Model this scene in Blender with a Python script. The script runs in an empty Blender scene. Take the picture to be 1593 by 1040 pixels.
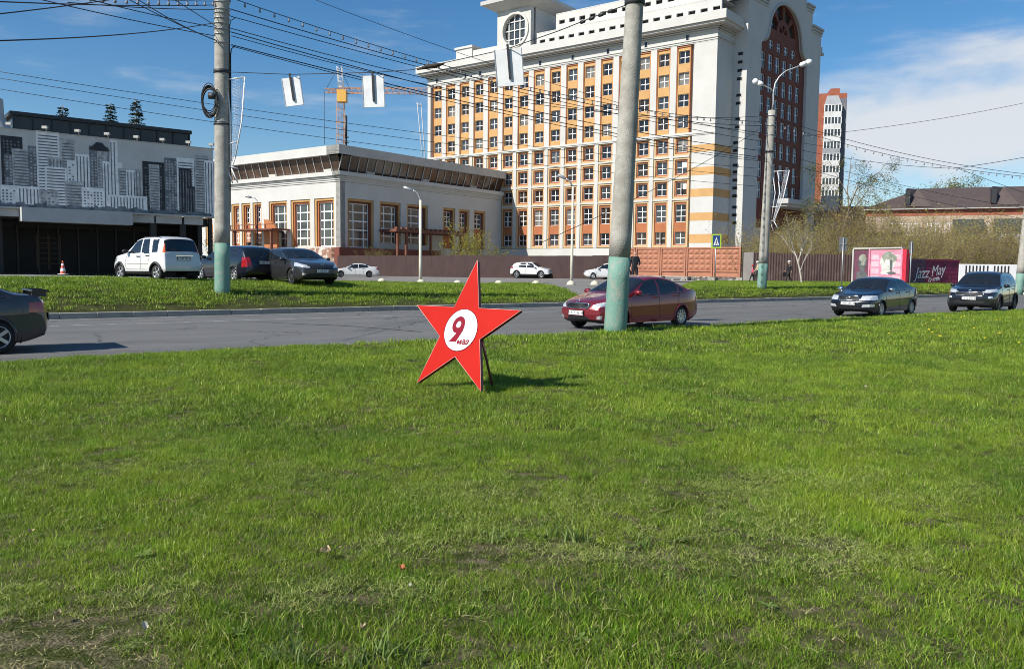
import bpy, bmesh, math, random
import numpy as np
from mathutils import Vector, Matrix, noise
random.seed(7)
RNG = np.random.default_rng(7)
R = math.radians
scene = bpy.context.scene
COL = scene.collection

# ------------------------------------------------------------------ camera, sky, sun
FPX = 1280.0; CAMZ = 1.6; PITCH = math.atan((520 - 418) / FPX); ROLL = 0.0107
fwd = Vector((0, math.cos(PITCH), -math.sin(PITCH)))
up0 = Vector((0, math.sin(PITCH), math.cos(PITCH)))
rt0 = Vector((1, 0, 0))
RT = rt0 * math.cos(ROLL) + up0 * math.sin(ROLL)
UP = up0 * math.cos(ROLL) - rt0 * math.sin(ROLL)
CAMP = Vector((0, 0, CAMZ))
cam_d = bpy.data.cameras.new('camera'); cam = bpy.data.objects.new('camera', cam_d); COL.objects.link(cam)
cam_d.sensor_width = 36; cam_d.lens = 36 * FPX / 1593; cam_d.clip_end = 4000; cam_d.clip_start = 0.05
M3 = Matrix((RT, UP, -fwd)).transposed()
cam.matrix_world = Matrix.Translation(CAMP) @ M3.to_4x4()
scene.camera = cam

SUN_A = R(53.5); SUN_E = R(40)       # azimuth measured from straight behind the camera towards its left
sdir = Vector((-math.sin(SUN_A) * math.cos(SUN_E), -math.cos(SUN_A) * math.cos(SUN_E), math.sin(SUN_E)))
sun_d = bpy.data.lights.new('sun', 'SUN'); sun_d.energy = 5.0; sun_d.angle = R(0.5); sun_d.color = (1.0, 0.95, 0.86)
sun = bpy.data.objects.new('sun', sun_d); COL.objects.link(sun)
sun.rotation_euler = sdir.to_track_quat('Z', 'Y').to_euler()

world = bpy.data.worlds.new('World'); scene.world = world; world.use_nodes = True
def build_world():
    nt = world.node_tree; N = nt.nodes; L = nt.links; N.clear()
    out = N.new('ShaderNodeOutputWorld'); bg = N.new('ShaderNodeBackground')
    sky = N.new('ShaderNodeTexSky'); sky.sky_type = 'NISHITA'; sky.sun_disc = False
    sky.sun_elevation = SUN_E; sky.sun_rotation = math.atan2(sdir.x, sdir.y)
    sky.air_density = 1.0; sky.dust_density = 0.15; sky.ozone_density = 3.0
    tc = N.new('ShaderNodeTexCoord')
    # clouds live on the sky directions themselves: soft banks of noise, stretched along the horizon
    mp = N.new('ShaderNodeMapping'); mp.inputs['Scale'].default_value = (1.0, 1.0, 2.6)
    mp.inputs['Location'].default_value = (0.35, 0.1, 0.0)
    L.new(tc.outputs['Generated'], mp.inputs['Vector'])
    n1 = N.new('ShaderNodeTexNoise'); n1.inputs['Scale'].default_value = 2.4; n1.inputs['Detail'].default_value = 9; n1.inputs['Roughness'].default_value = 0.55
    n1.inputs['Distortion'].default_value = 0.3
    L.new(mp.outputs[0], n1.inputs['Vector'])
    # bank of cumulus standing over the right part of the town
    vd = N.new('ShaderNodeVectorMath'); vd.operation = 'DISTANCE'
    dn = (PT(1430, 205, 100) - CAMP).normalized()
    vd.inputs[1].default_value = dn
    nrm = N.new('ShaderNodeVectorMath'); nrm.operation = 'NORMALIZE'; L.new(tc.outputs['Generated'], nrm.inputs[0])
    mul = N.new('ShaderNodeVectorMath'); mul.operation = 'MULTIPLY'; mul.inputs[1].default_value = (1, 1, 3.0)
    vd.inputs[1].default_value = (dn[0], dn[1], dn[2] * 3.0)
    L.new(nrm.outputs[0], mul.inputs[0]); L.new(mul.outputs[0], vd.inputs[0])
    mr = N.new('ShaderNodeMapRange'); mr.inputs[1].default_value = 0.0; mr.inputs[2].default_value = 0.36; mr.inputs[3].default_value = 0.42; mr.inputs[4].default_value = 0.0
    L.new(vd.outputs['Value'], mr.inputs[0])
    ad = N.new('ShaderNodeMath'); ad.operation = 'ADD'; L.new(n1.outputs['Fac'], ad.inputs[0]); L.new(mr.outputs[0], ad.inputs[1])
    cr = N.new('ShaderNodeMapRange'); cr.interpolation_type = 'SMOOTHSTEP'
    cr.inputs[1].default_value = 0.62; cr.inputs[2].default_value = 0.80; cr.inputs[3].default_value = 0; cr.inputs[4].default_value = 0.93
    L.new(ad.outputs[0], cr.inputs[0])
    # thin high streaks
    mp2 = N.new('ShaderNodeMapping'); mp2.inputs['Scale'].default_value = (1.2, 1.2, 7.0); mp2.inputs['Rotation'].default_value = (0.0, 0.22, 0.3)
    L.new(tc.outputs['Generated'], mp2.inputs['Vector'])
    n2 = N.new('ShaderNodeTexNoise'); n2.inputs['Scale'].default_value = 3.4; n2.inputs['Detail'].default_value = 8; n2.inputs['Roughness'].default_value = 0.6
    L.new(mp2.outputs[0], n2.inputs['Vector'])
    c2 = N.new('ShaderNodeMapRange'); c2.interpolation_type = 'SMOOTHSTEP'
    c2.inputs[1].default_value = 0.52; c2.inputs[2].default_value = 0.82; c2.inputs[3].default_value = 0; c2.inputs[4].default_value = 0.55
    L.new(n2.outputs['Fac'], c2.inputs[0])
    mx = N.new('ShaderNodeMath'); mx.operation = 'MAXIMUM'; L.new(cr.outputs[0], mx.inputs[0]); L.new(c2.outputs[0], mx.inputs[1])
    mix = N.new('ShaderNodeMix'); mix.data_type = 'RGBA'
    L.new(mx.outputs[0], mix.inputs[0]); hs = N.new('ShaderNodeHueSaturation'); hs.inputs['Saturation'].default_value = 1.3; hs.inputs['Value'].default_value = 1.22; L.new(sky.outputs[0], hs.inputs['Color']); L.new(hs.outputs[0], mix.inputs[6]); mix.inputs[7].default_value = (7.9, 8.2, 8.6, 1)
    L.new(mix.outputs[2], bg.inputs[0]); bg.inputs[1].default_value = 0.075
    L.new(bg.outputs[0], out.inputs[0])
vs = scene.view_settings; vs.view_transform = 'Standard'; vs.look = 'None'; vs.gamma = 1; vs.exposure = 0.35; vs.use_curve_mapping = False
scene.cycles.use_denoising = True; scene.cycles.denoiser = 'OPENIMAGEDENOISE'; scene.cycles.denoising_input_passes = 'RGB_ALBEDO_NORMAL'; scene.cycles.denoising_prefilter = 'ACCURATE'; scene.cycles.filter_width = 0.95
scene.cycles.max_bounces = 6; scene.cycles.diffuse_bounces = 3; scene.cycles.glossy_bounces = 3; scene.cycles.transparent_max_bounces = 8; scene.cycles.transmission_bounces = 3

# ------------------------------------------------------------------ measuring helpers (photo pixel -> place in the world)
def ray(px, py): return fwd + RT * ((px - 796.5) / FPX) - UP * ((py - 520) / FPX)
def PT(px, py, Y):
    d = ray(px, py); return CAMP + d * (Y / d.y)
def GP(px, py, z=0.0):
    d = ray(px, py); return CAMP + d * ((z - CAMZ) / d.z)
def PLN(px, py, o, n):
    d = ray(px, py); n3 = Vector((n[0], n[1], 0)); o3 = Vector((o[0], o[1], 0))
    t = (o3 - CAMP).dot(n3) / d.dot(n3); return CAMP + d * t
build_world()

# ------------------------------------------------------------------ materials
MATS = {}
def mat(name, col, rough=0.7, var=0.12, scale=3.0, bump=0.0, bscale=40.0, metal=0.0, spec=0.5, coat=0.0, col2=None, thr=None, coords='pos', emit=None):
    if name in MATS: return MATS[name]
    m = bpy.data.materials.new(name); m.use_nodes = True; nt = m.node_tree; N = nt.nodes; L = nt.links
    p = N['Principled BSDF']
    p.inputs['Roughness'].default_value = rough; p.inputs['Metallic'].default_value = metal
    p.inputs['Specular IOR Level'].default_value = spec; p.inputs['Coat Weight'].default_value = coat
    p.inputs['Coat Roughness'].default_value = 0.04
    c = tuple(col) + (1,)
    if coords == 'pos':
        g = N.new('ShaderNodeNewGeometry'); vec = g.outputs['Position']
    else:
        g = N.new('ShaderNodeTexCoord'); vec = g.outputs['Object']
    if var > 0 or col2:
        t = N.new('ShaderNodeTexNoise'); t.inputs['Scale'].default_value = scale; t.inputs['Detail'].default_value = 6; t.inputs['Roughness'].default_value = 0.62
        L.new(vec, t.inputs['Vector'])
        mr = N.new('ShaderNodeMapRange'); lo, hi = thr if thr else (0.3, 0.7)
        mr.inputs[1].default_value = lo; mr.inputs[2].default_value = hi; L.new(t.outputs['Fac'], mr.inputs[0])
        mx = N.new('ShaderNodeMix'); mx.data_type = 'RGBA'; L.new(mr.outputs[0], mx.inputs[0])
        if col2:
            mx.inputs[6].default_value = c; mx.inputs[7].default_value = tuple(col2) + (1,)
        else:
            mx.inputs[6].default_value = tuple(max(0, x * (1 - var)) for x in col) + (1,)
            mx.inputs[7].default_value = tuple(min(1, x * (1 + var)) for x in col) + (1,)
        L.new(mx.outputs[2], p.inputs['Base Color'])
    else:
        p.inputs['Base Color'].default_value = c
    if bump > 0:
        t2 = N.new('ShaderNodeTexNoise'); t2.inputs['Scale'].default_value = bscale; t2.inputs['Detail'].default_value = 5
        L.new(vec, t2.inputs['Vector'])
        b = N.new('ShaderNodeBump'); b.inputs['Strength'].default_value = bump; b.inputs['Distance'].default_value = 0.02
        L.new(t2.outputs['Fac'], b.inputs['Height']); L.new(b.outputs[0], p.inputs['Normal'])
    if emit: p.inputs['Emission Color'].default_value = tuple(emit) + (1,); p.inputs['Emission Strength'].default_value = 1
    MATS[name] = m; return m

WALL = mat('white_plaster', (0.53, 0.523, 0.492), 0.85, 0.07, 0.35, 0.05, 3.0)
WALL2 = mat('grey_white_plaster', (0.47, 0.46, 0.43), 0.85, 0.1, 0.5, 0.15, 3.0)
ORANGE = mat('pale_orange_paint', (0.52, 0.30, 0.115), 0.8, 0.1, 0.8)
CREAMO = mat('cream_orange_paint', (0.54, 0.385, 0.21), 0.8, 0.08, 0.8)
TERRA = mat('terracotta_paint', (0.38, 0.13, 0.05), 0.8, 0.12, 0.8)
REDBR = mat('red_brown_paint', (0.16, 0.045, 0.027), 0.8, 0.15, 0.6)
PVC = mat('white_window_plastic', (0.8, 0.8, 0.78), 0.4, 0.03)
GLASS = mat('dark_window_glass', (0.018, 0.02, 0.024), 0.06, 0.5, 0.7, 0.0, spec=0.5)
GLASSB = mat('dusty_window_glass', (0.055, 0.062, 0.062), 0.1, 0.4, 0.4, 0.02, 0.8, spec=0.7)
CONC = mat('pole_concrete', (0.30, 0.28, 0.24), 0.9, 0.0, 3.2, 0.6, 45, col2=(0.42, 0.40, 0.35), thr=(0.38, 0.64))
MINT = mat('mint_green_paint', (0.155, 0.295, 0.235), 0.7, 0.0, 5.5, 0.6, 26, col2=(0.27, 0.30, 0.25), thr=(0.50, 0.66))
STEEL = mat('galvanised_steel', (0.42, 0.43, 0.44), 0.45, 0.15, 6, metal=0.6)
DARKM = mat('dark_metal', (0.03, 0.03, 0.033), 0.5, 0.2, 8)
WHITEM = mat('white_paint', (0.8, 0.8, 0.8), 0.4, 0.05)
RUBBER = mat('black_rubber', (0.012, 0.012, 0.013), 0.85, 0.2, 9)
KERB = mat('kerb_concrete', (0.30, 0.285, 0.25), 0.9, 0.2, 2.5, 0.5, 30)
BROWNF = mat('brown_sheet_metal', (0.052, 0.027, 0.023), 0.55, 0.22, 0.9)
WIRE = mat('black_cable', (0.012, 0.012, 0.014), 0.6, 0)

# ------------------------------------------------------------------ mesh helpers
class MB:
    def __init__(s): s.v = []; s.f = []; s.m = []; s.s = []
    def add(s, vs, fs, mi=0, sm=False):
        o = len(s.v); s.v.extend([tuple(x) for x in vs])
        for f in fs: s.f.append(tuple(i + o for i in f)); s.m.append(mi); s.s.append(sm)
    def box(s, lo, hi, mi=0):
        x0, y0, z0 = lo; x1, y1, z1 = hi
        s.add([(x0,y0,z0),(x1,y0,z0),(x1,y1,z0),(x0,y1,z0),(x0,y0,z1),(x1,y0,z1),(x1,y1,z1),(x0,y1,z1)],
              [(0,3,2,1),(4,5,6,7),(0,1,5,4),(1,2,6,5),(2,3,7,6),(3,0,4,7)], mi)
    def obox(s, fr, s0, s1, h0, h1, d0, d1, mi=0):
        # box in a facade frame fr(s, h, d)
        P = [fr(s0,h0,d1),fr(s1,h0,d1),fr(s1,h0,d0),fr(s0,h0,d0),fr(s0,h1,d1),fr(s1,h1,d1),fr(s1,h1,d0),fr(s0,h1,d0)]
        s.add(P, [(0,3,2,1),(4,5,6,7),(0,1,5,4),(1,2,6,5),(2,3,7,6),(3,0,4,7)], mi)
    def tube(s, pts, r, n=6, mi=0, cap=True, sm=True):
        pts = [Vector(p) for p in pts]; rs = r if hasattr(r, '__len__') else [r] * len(pts)
        vs = []; fs = []
        ref = None
        for i, p in enumerate(pts):
            t = (pts[min(i+1, len(pts)-1)] - pts[max(i-1, 0)])
            t = t.normalized() if t.length > 1e-9 else Vector((0,0,1))
            if ref is None:
                a = Vector((0,0,1)) if abs(t.z) < 0.9 else Vector((1,0,0))
                ref = t.cross(a).normalized()
            ref = (ref - t * ref.dot(t));
            if ref.length < 1e-6: ref = t.orthogonal()
            ref.normalize(); b = t.cross(ref)
            for k in range(n):
                an = 2*math.pi*k/n; vs.append(p + (ref*math.cos(an) + b*math.sin(an)) * rs[i])
        for i in range(len(pts)-1):
            for k in range(n):
                fs.append((i*n+k, i*n+(k+1)%n, (i+1)*n+(k+1)%n, (i+1)*n+k))
        s.add(vs, fs, mi, sm)
        if cap:
            o = len(s.v) - len(vs)
            s.f.append(tuple(o+k for k in range(n-1,-1,-1))); s.m.append(mi); s.s.append(False)
            s.f.append(tuple(o+(len(pts)-1)*n+k for k in range(n))); s.m.append(mi); s.s.append(False)
    def lathe(s, prof, n=16, mi=0, c=(0,0,0), axis='z', sm=True, cap=True):
        vs = []; fs = []
        for r, h in prof:
            for k in range(n):
                a = 2*math.pi*k/n; x, y = r*math.cos(a), r*math.sin(a)
                p = (x, y, h) if axis == 'z' else ((x, h, y) if axis == 'y' else (h, x, y))
                vs.append((p[0]+c[0], p[1]+c[1], p[2]+c[2]))
        for i in range(len(prof)-1):
            for k in range(n): fs.append((i*n+k, i*n+(k+1)%n, (i+1)*n+(k+1)%n, (i+1)*n+k))
        s.add(vs, fs, mi, sm)
        o = len(s.v) - len(vs)
        for i in ((0, len(prof)-1) if cap else ()):
            if prof[i][0] > 1e-4:
                s.f.append(tuple(o+i*n+k for k in range(n))); s.m.append(mi); s.s.append(False)
    def prism(s, poly, fr, d0, d1, mi=0):
        # poly: convex-ish list of (a,b) ; fr(a,b,d) -> point
        n = len(poly)
        vs = [fr(a,b,d1) for a,b in poly] + [fr(a,b,d0) for a,b in poly]
        fs = [tuple(range(n)), tuple(range(2*n-1, n-1, -1))] + [(i, i+n, (i+1)%n+n, (i+1)%n) for i in range(n)]
        s.add(vs, fs, mi)
    def mesh(s, name, mats):
        me = bpy.data.meshes.new(name); me.from_pydata(s.v, [], s.f)
        for m in (mats if isinstance(mats, (list, tuple)) else [mats]): me.materials.append(m)
        if len(me.polygons):
            me.polygons.foreach_set('material_index', s.m); me.polygons.foreach_set('use_smooth', s.s)
        me.update(); return me
    def build(s, name, mats, parent=None, loc=None, fixn=True):
        me = s.mesh(name, mats)
        if fixn:
            bm = bmesh.new(); bm.from_mesh(me); bmesh.ops.recalc_face_normals(bm, faces=bm.faces); bm.to_mesh(me); bm.free()
        return link(name, me, parent, loc)
def link(name, me, parent=None, loc=None, rz=None):
    o = bpy.data.objects.new(name, me); COL.objects.link(o)
    if parent is not None: o.parent = parent
    if loc is not None: o.location = loc
    if rz is not None: o.rotation_euler = (0, 0, rz)
    return o
def tag(o, label=None, cat=None, group=None, kind=None):
    if label: o['label'] = label
    if cat: o['category'] = cat
    if group: o['group'] = group
    if kind: o['kind'] = kind
    return o
def thing(name, label, cat, loc=(0,0,0), rz=0.0, group=None):
    o = bpy.data.objects.new(name, None); COL.objects.link(o); o.empty_display_size = 0.2
    o.location = loc; o.rotation_euler = (0, 0, rz)
    return tag(o, label, cat, group)
def copy_tree(o, parent=None):
    c = o.copy(); COL.objects.link(c); c.parent = parent
    for ch in o.children: copy_tree(ch, c)
    return c
def holed(outer, holes, fr, d0, d1, mb, mi=0):
    """flat panel with holes in frame fr; front at d1, reveals back to d0"""
    bm = bmesh.new()
    for loop in [outer] + holes:
        vv = [bm.verts.new((a, b, 0)) for a, b in loop]
        for i in range(len(vv)): bm.edges.new((vv[i], vv[(i+1) % len(vv)]))
    bmesh.ops.triangle_fill(bm, use_beauty=True, edges=bm.edges[:])
    bm.verts.index_update()
    V = [(v.co.x, v.co.y) for v in bm.verts]; Fs = [tuple(v.index for v in f.verts) for f in bm.faces]
    bm.free()
    mb.add([fr(a, b, d1) for a, b in V], Fs, mi)
    for loop in [outer] + holes:
        n = len(loop)
        mb.add([fr(a,b,d1) for a,b in loop] + [fr(a,b,d0) for a,b in loop], [(i, (i+1)%n, (i+1)%n+n, i+n) for i in range(n)], mi)
def rect(a0, b0, a1, b1): return [(a0,b0),(a1,b0),(a1,b1),(a0,b1)]
def text_mesh(body, size=1.0, shear=0.0, bold=0.0, extrude=0.0, align='CENTER'):
    cu = bpy.data.curves.new('lettering', 'FONT'); cu.body = body; cu.size = size; cu.shear = shear; cu.offset = bold; cu.extrude = extrude
    cu.align_x = align; cu.align_y = 'CENTER'; cu.resolution_u = 3
    o = bpy.data.objects.new('lettering', cu); COL.objects.link(o)
    dg = bpy.context.evaluated_depsgraph_get(); dg.update()
    me = bpy.data.meshes.new_from_object(o.evaluated_get(dg))
    bpy.data.objects.remove(o); bpy.data.curves.remove(cu)
    return me

# ------------------------------------------------------------------ terrain
RA = R(37.3); RD = Vector((math.cos(RA), math.sin(RA))); RN = Vector((-math.sin(RA), math.cos(RA)))
V0, V1 = 14.3, 27.0
def uv(x, y): return x*RD.x + y*RD.y, x*RN.x + y*RN.y
def xy(u, v): return RD.x*u + RN.x*v, RD.y*u + RN.y*v
def sst(a, b, x):
    t = min(1, max(0, (x-a)/(b-a))); return t*t*(3-2*t)
def ipl(x, xs, ys): return float(np.interp(x, xs, ys))
def tz(x, y):
    u, v = uv(x, y)
    if v <= V0:
        return 0.10 + 0.05*sst(9, 14, v) + 0.03*noise.noise(Vector((x*0.35, y*0.35, 0)))
    if v < V1: return 0.0
    p = ipl(u, [6, 26, 34, 60], [1.06, 0.66, 0.72, 0.78]); w = ipl(u, [6, 26, 36, 60], [6, 9, 3.4, 3.4])
    t = min(1, (v-V1-0.2)/w); t = max(0, t)
    z = 0.13 + (p-0.13)*(1-(1-t)**3)
    far = ipl(u, [10, 60], [0.38, 0.72])
    return z + (far-z)*sst(46, 78, v)
def tzg(p): return tz(p[0], p[1])

def noise_mat_road():
    m = bpy.data.materials.new('asphalt'); m.use_nodes = True; nt = m.node_tree; N = nt.nodes; L = nt.links; p = N['Principled BSDF']
    p.inputs['Roughness'].default_value = 0.82; p.inputs['Specular IOR Level'].default_value = 0.35
    g = N.new('ShaderNodeNewGeometry'); rot = N.new('ShaderNodeVectorRotate'); rot.rotation_type = 'Z_AXIS'; rot.inputs['Angle'].default_value = -RA; L.new(g.outputs['Position'], rot.inputs['Vector'])
    def tex(scale, sx, sy, det=5, ro=0.6):
        mp = N.new('ShaderNodeMapping'); mp.inputs['Scale'].default_value = (sx, sy, 1); L.new(rot.outputs[0], mp.inputs['Vector'])
        t = N.new('ShaderNodeTexNoise'); t.inputs['Scale'].default_value = scale; t.inputs['Detail'].default_value = det; t.inputs['Roughness'].default_value = ro; L.new(mp.outputs[0], t.inputs['Vector']); return t.outputs['Fac']
    def rmp(f, lo, hi, a, b):
        mr = N.new('ShaderNodeMapRange'); mr.inputs[1].default_value = lo; mr.inputs[2].default_value = hi; mr.inputs[3].default_value = a; mr.inputs[4].default_value = b; L.new(f, mr.inputs[0]); return mr.outputs[0]
    def mul(a, b):
        x = N.new('ShaderNodeMath'); x.operation = 'MULTIPLY'; L.new(a, x.inputs[0]); L.new(b, x.inputs[1]); return x.outputs[0]
    v = mul(rmp(tex(1.0, 0.05, 0.9), 0.3, 0.7, 0.82, 1.15), rmp(tex(0.5, 1, 1), 0.3, 0.7, 0.9, 1.1))
    v = mul(v, rmp(tex(60, 1, 1, 2, 0.7), 0.3, 0.7, 0.72, 1.3))
    vo = N.new('ShaderNodeTexVoronoi'); vo.feature = 'DISTANCE_TO_EDGE'; vo.inputs['Scale'].default_value = 0.28
    ds = N.new('ShaderNodeVectorMath'); ds.operation = 'ADD'; nz = N.new('ShaderNodeTexNoise'); nz.inputs['Scale'].default_value = 1.2; nz.inputs['Detail'].default_value = 6; L.new(rot.outputs[0], nz.inputs['Vector']); L.new(nz.outputs['Color'], ds.inputs[0]); L.new(rot.outputs[0], ds.inputs[1]); L.new(ds.outputs[0], vo.inputs['Vector'])
    v = mul(v, rmp(vo.outputs['Distance'], 0.0, 0.012, 0.45, 1.0))
    c = N.new('ShaderNodeMix'); c.data_type = 'RGBA'; c.inputs[6].default_value = (0, 0, 0, 1); c.inputs[7].default_value = (0.27, 0.268, 0.26, 1); h = N.new('ShaderNodeMath'); h.operation = 'MULTIPLY'; h.inputs[1].default_value = 0.5; L.new(v, h.inputs[0]); L.new(h.outputs[0], c.inputs[0]); L.new(c.outputs[2], p.inputs['Base Color'])
    b = N.new('ShaderNodeBump'); b.inputs['Strength'].default_value = 0.5; b.inputs['Distance'].default_value = 0.01; L.new(tex(90, 1, 1, 3), b.inputs['Height']); L.new(b.outputs[0], p.inputs['Normal'])
    return m
ROAD = noise_mat_road()
ASPH2 = mat('dusty_asphalt', (0.20, 0.19, 0.175), 0.95, 0.18, 0.5, 0.5, 50, spec=0.3)
SOIL = mat('lawn_soil', (0.05, 0.055, 0.02), 0.95, 0.35, 2.2, 0.8, 25, spec=0.1)
SOILN = mat('lawn_soil_near', (0.045, 0.058, 0.012), 0.95, 0.0, 9.0, 1.0, 70, spec=0.1, col2=(0.17, 0.135, 0.09), thr=(0.42, 0.70))
def grid_uv(name, us, vs, mats, zoff=0.0, fn=None, kind='structure', mask=None):
    vs_ = []; fs = []; nu, nv = len(us), len(vs)
    for v in vs:
        for u in us:
            x, y = xy(u, v); vs_.append((x, y, (fn(x, y) if fn else tz(x, y)) + zoff))
    for j in range(nv-1):
        for i in range(nu-1):
            if mask and not mask(0.5*(us[i]+us[i+1]), 0.5*(vs[j]+vs[j+1])): continue
            fs.append((j*nu+i, j*nu+i+1, (j+1)*nu+i+1, (j+1)*nu+i))
    mb = MB(); mb.add(vs_, fs, 0, True); o = mb.build(name, mats, fixn=False)
    if kind: o['kind'] = kind
    return o
def lin(a, b, st): return list(np.linspace(a, b, max(2, int(round((b-a)/st))+1)))
usr = [-900, -400, -200, -120] + lin(-80, 140, 2.0) + [180, 260, 450, 1000]
# base ground to the horizon
grid_uv('ground', usr, [V1+0.3, V1+0.8, V1+1.4, V1+2, V1+3] + lin(V1+4, 80, 2.0) + [90, 110, 150, 220, 350, 600, 1000, 1600], ASPH2)
grid_uv('road', usr, lin(V0-0.3, V1+0.3, 1.0), ROAD, fn=lambda x, y: 0.0)
def lawn_fn(x, y): return tz(*xy(uv(x, y)[0], min(uv(x, y)[1], V0-0.01)))
lawn = grid_uv('lawn_ground', [-300, -120, -70] + lin(-50, 70, 0.5) + [100, 160, 400], [-400, -150, -60] + lin(-20, V0-0.15, 0.5), SOILN, fn=lawn_fn)

# kerbs: single stones along both road edges
def kerb_run(name, u0, u1, v, top, wid, label, lst=1.0):
    root = thing(name, label, 'kerb', (*xy((u0+u1)/2, v), 0))
    mb = MB(); mb.box((-lst/2+0.006, -wid/2, -0.1), (lst/2-0.006, wid/2, top)); me = mb.mesh('kerb_stone', KERB)
    bm = bmesh.new(); bm.from_mesh(me); bmesh.ops.bevel(bm, geom=bm.edges[:], offset=0.012, segments=1, affect='EDGES'); bm.to_mesh(me); bm.free()
    n = int((u1-u0)/lst); rr = random.Random(3)
    for i in range(n):
        uu = u0 + (i+0.5)*lst - (u0+u1)/2
        x, y = RD.x*uu, RD.y*uu
        o = link('kerb_stone', me, root, (x, y, rr.uniform(-0.008, 0.008)), RA + rr.uniform(-0.006, 0.006))
    return root
kerb_run('kerb', -10, 66, V1+0.1, 0.17, 0.2, 'long line of grey concrete kerb stones along the far side of the road')
kerb_run('kerb', -14, 46, V0-0.05, 0.12, 0.16, 'low kerb stones between the near lawn and the road, mostly grass covered')
# faint worn lane line and a thin dark strip, widening to the right, on the asphalt
LINE = mat('worn_lane_paint', (0.42, 0.42, 0.41), 0.8, 0.0, 4, col2=(0.17, 0.17, 0.17), thr=(0.42, 0.66))
DSTRIP = mat('dark_strip', (0.045, 0.045, 0.047), 0.7, 0.2, 3)
def strip(name, pts, w, m, z):
    mb = MB(); vs = []
    for i, (u, v, ww) in enumerate(pts):
        vs += [(*xy(u, v-ww*w/2), z), (*xy(u, v+ww*w/2), z)]
    mb.add(vs, [(2*i, 2*i+2, 2*i+3, 2*i+1) for i in range(len(pts)-1)]); o = mb.build(name, m); o['kind'] = 'structure'; return o
strip('road_marking', [(u, 24.1, 1) for u in lin(-30, 60, 5)], 0.11, LINE, 0.004)
strip('road_marking', [(u, 26.6, 1) for u in lin(-30, 26, 5)], 0.10, LINE, 0.004)
a = GP(385, 500); b = GP(540, 507); c = GP(655, 516)
q = [uv(a.x, a.y), uv(b.x, b.y), uv(c.x, c.y)]
strip('road_seam', [(q[0][0], q[0][1], 0.4), ((q[0][0]+q[1][0])/2, (q[0][1]+q[1][1])/2-0.1, 0.8), (q[1][0], q[1][1], 1), ((q[2][0]+q[1][0])/2, (q[2][1]+q[1][1])/2, 1.5), (q[2][0], q[2][1], 2.0)], 0.16, DSTRIP, 0.008)
# grass islands beyond the road (regions in road coordinates)
def island_l(u, v):
    if v < V1+0.3: return False
    top = ipl(u, [-30, 8, 22, 31], [35.5, 33.2, 38.5, 39.2])
    right = 25 + (v-27.5)*6/11.5
    return v < top and u < right
def island_r(u, v):
    if v < V1+0.3: return False
    left = ipl(v, [27.3, 35, 42], [31, 41, 50]); top = ipl(u, [30, 45, 62, 70], [38, 42, 40.5, 27.4])
    return v < top and u > left and u < 64
il = grid_uv('grass_verge_ground', lin(-40, 34, 0.5), lin(V1+0.2, 41, 0.35), SOIL, 0.035, mask=island_l)
ir = grid_uv('grass_verge_ground', lin(28, 70, 0.5), lin(V1+0.2, 44, 0.35), SOIL, 0.035, mask=island_r)
PATHM = mat('path_concrete', (0.36, 0.34, 0.30), 0.9, 0.15, 1.0, 0.3, 20)
grid_uv('path', lin(36, 64, 1.0), lin(41.2, 43.0, 0.6), PATHM, 0.05, mask=lambda u, v: u > ipl(v, [41, 43], [50, 52]) - 8)
grid_uv('path', lin(-10, 40, 1.0), lin(40.0, 41.0, 0.5), PATHM, 0.04, mask=lambda u, v: u < 34)

# ------------------------------------------------------------------ facade frames
def frame(o, ang):
    """o: base corner (x,y); ang: direction angle of the facade run; outward normal is to the right of the run"""
    dx = Vector((math.cos(ang), math.sin(ang))); nx = Vector((dx.y, -dx.x))
    def fr(s, h, d): return Vector((o[0] + dx.x*s + nx.x*d, o[1] + dx.y*s + nx.y*d, h))
    fr.ang = ang; fr.o = o; fr.dx = dx; fr.nx = nx
    return fr
def sub(fr, base):
    def g(s, h, d): return fr(s, h, d) - Vector(base)
    g.ang = fr.ang; return g
def win_mesh(w, h, nx, nz, bar=0.07, name='window', xs=None, zs=None, fw=0.09):
    """window frame mesh with mullions; local x right, y towards inside, z up, origin bottom centre"""
    mb = MB(); D = 0.06
    mb.box((-w/2, 0, 0), (-w/2+fw, D, h)); mb.box((w/2-fw, 0, 0), (w/2, D, h))
    mb.box((-w/2+fw, 0.002, 0), (w/2-fw, D, fw)); mb.box((-w/2+fw, 0.002, h-fw), (w/2-fw, D, h))
    XS = xs if xs is not None else [-w/2 + w*(i+1)/nx for i in range(nx-1)]
    ZS = zs if zs is not None else [h*(i+1)/nz for i in range(nz-1)]
    for x in XS: mb.box((x-bar/2, 0.004, fw), (x+bar/2, D, h-fw))
    for z in ZS: mb.box((-w/2+fw, 0.008, z-bar/2), (w/2-fw, D, z+bar/2))
    return mb.mesh(name, PVC)
def pane_mesh(w, h, m=None):
    mb = MB(); mb.box((-w/2+0.05, 0.035, 0.05), (w/2-0.05, 0.05, h-0.05)); return mb.mesh('pane', m or GLASS)
def put_window(parent, fr, s, h, d, wm, pm, base):
    p = fr(s, h, d) - Vector(base)
    w = link('window', wm, parent, p, fr.ang); link('pane', pm, w, (0, 0, 0)); return w

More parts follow.
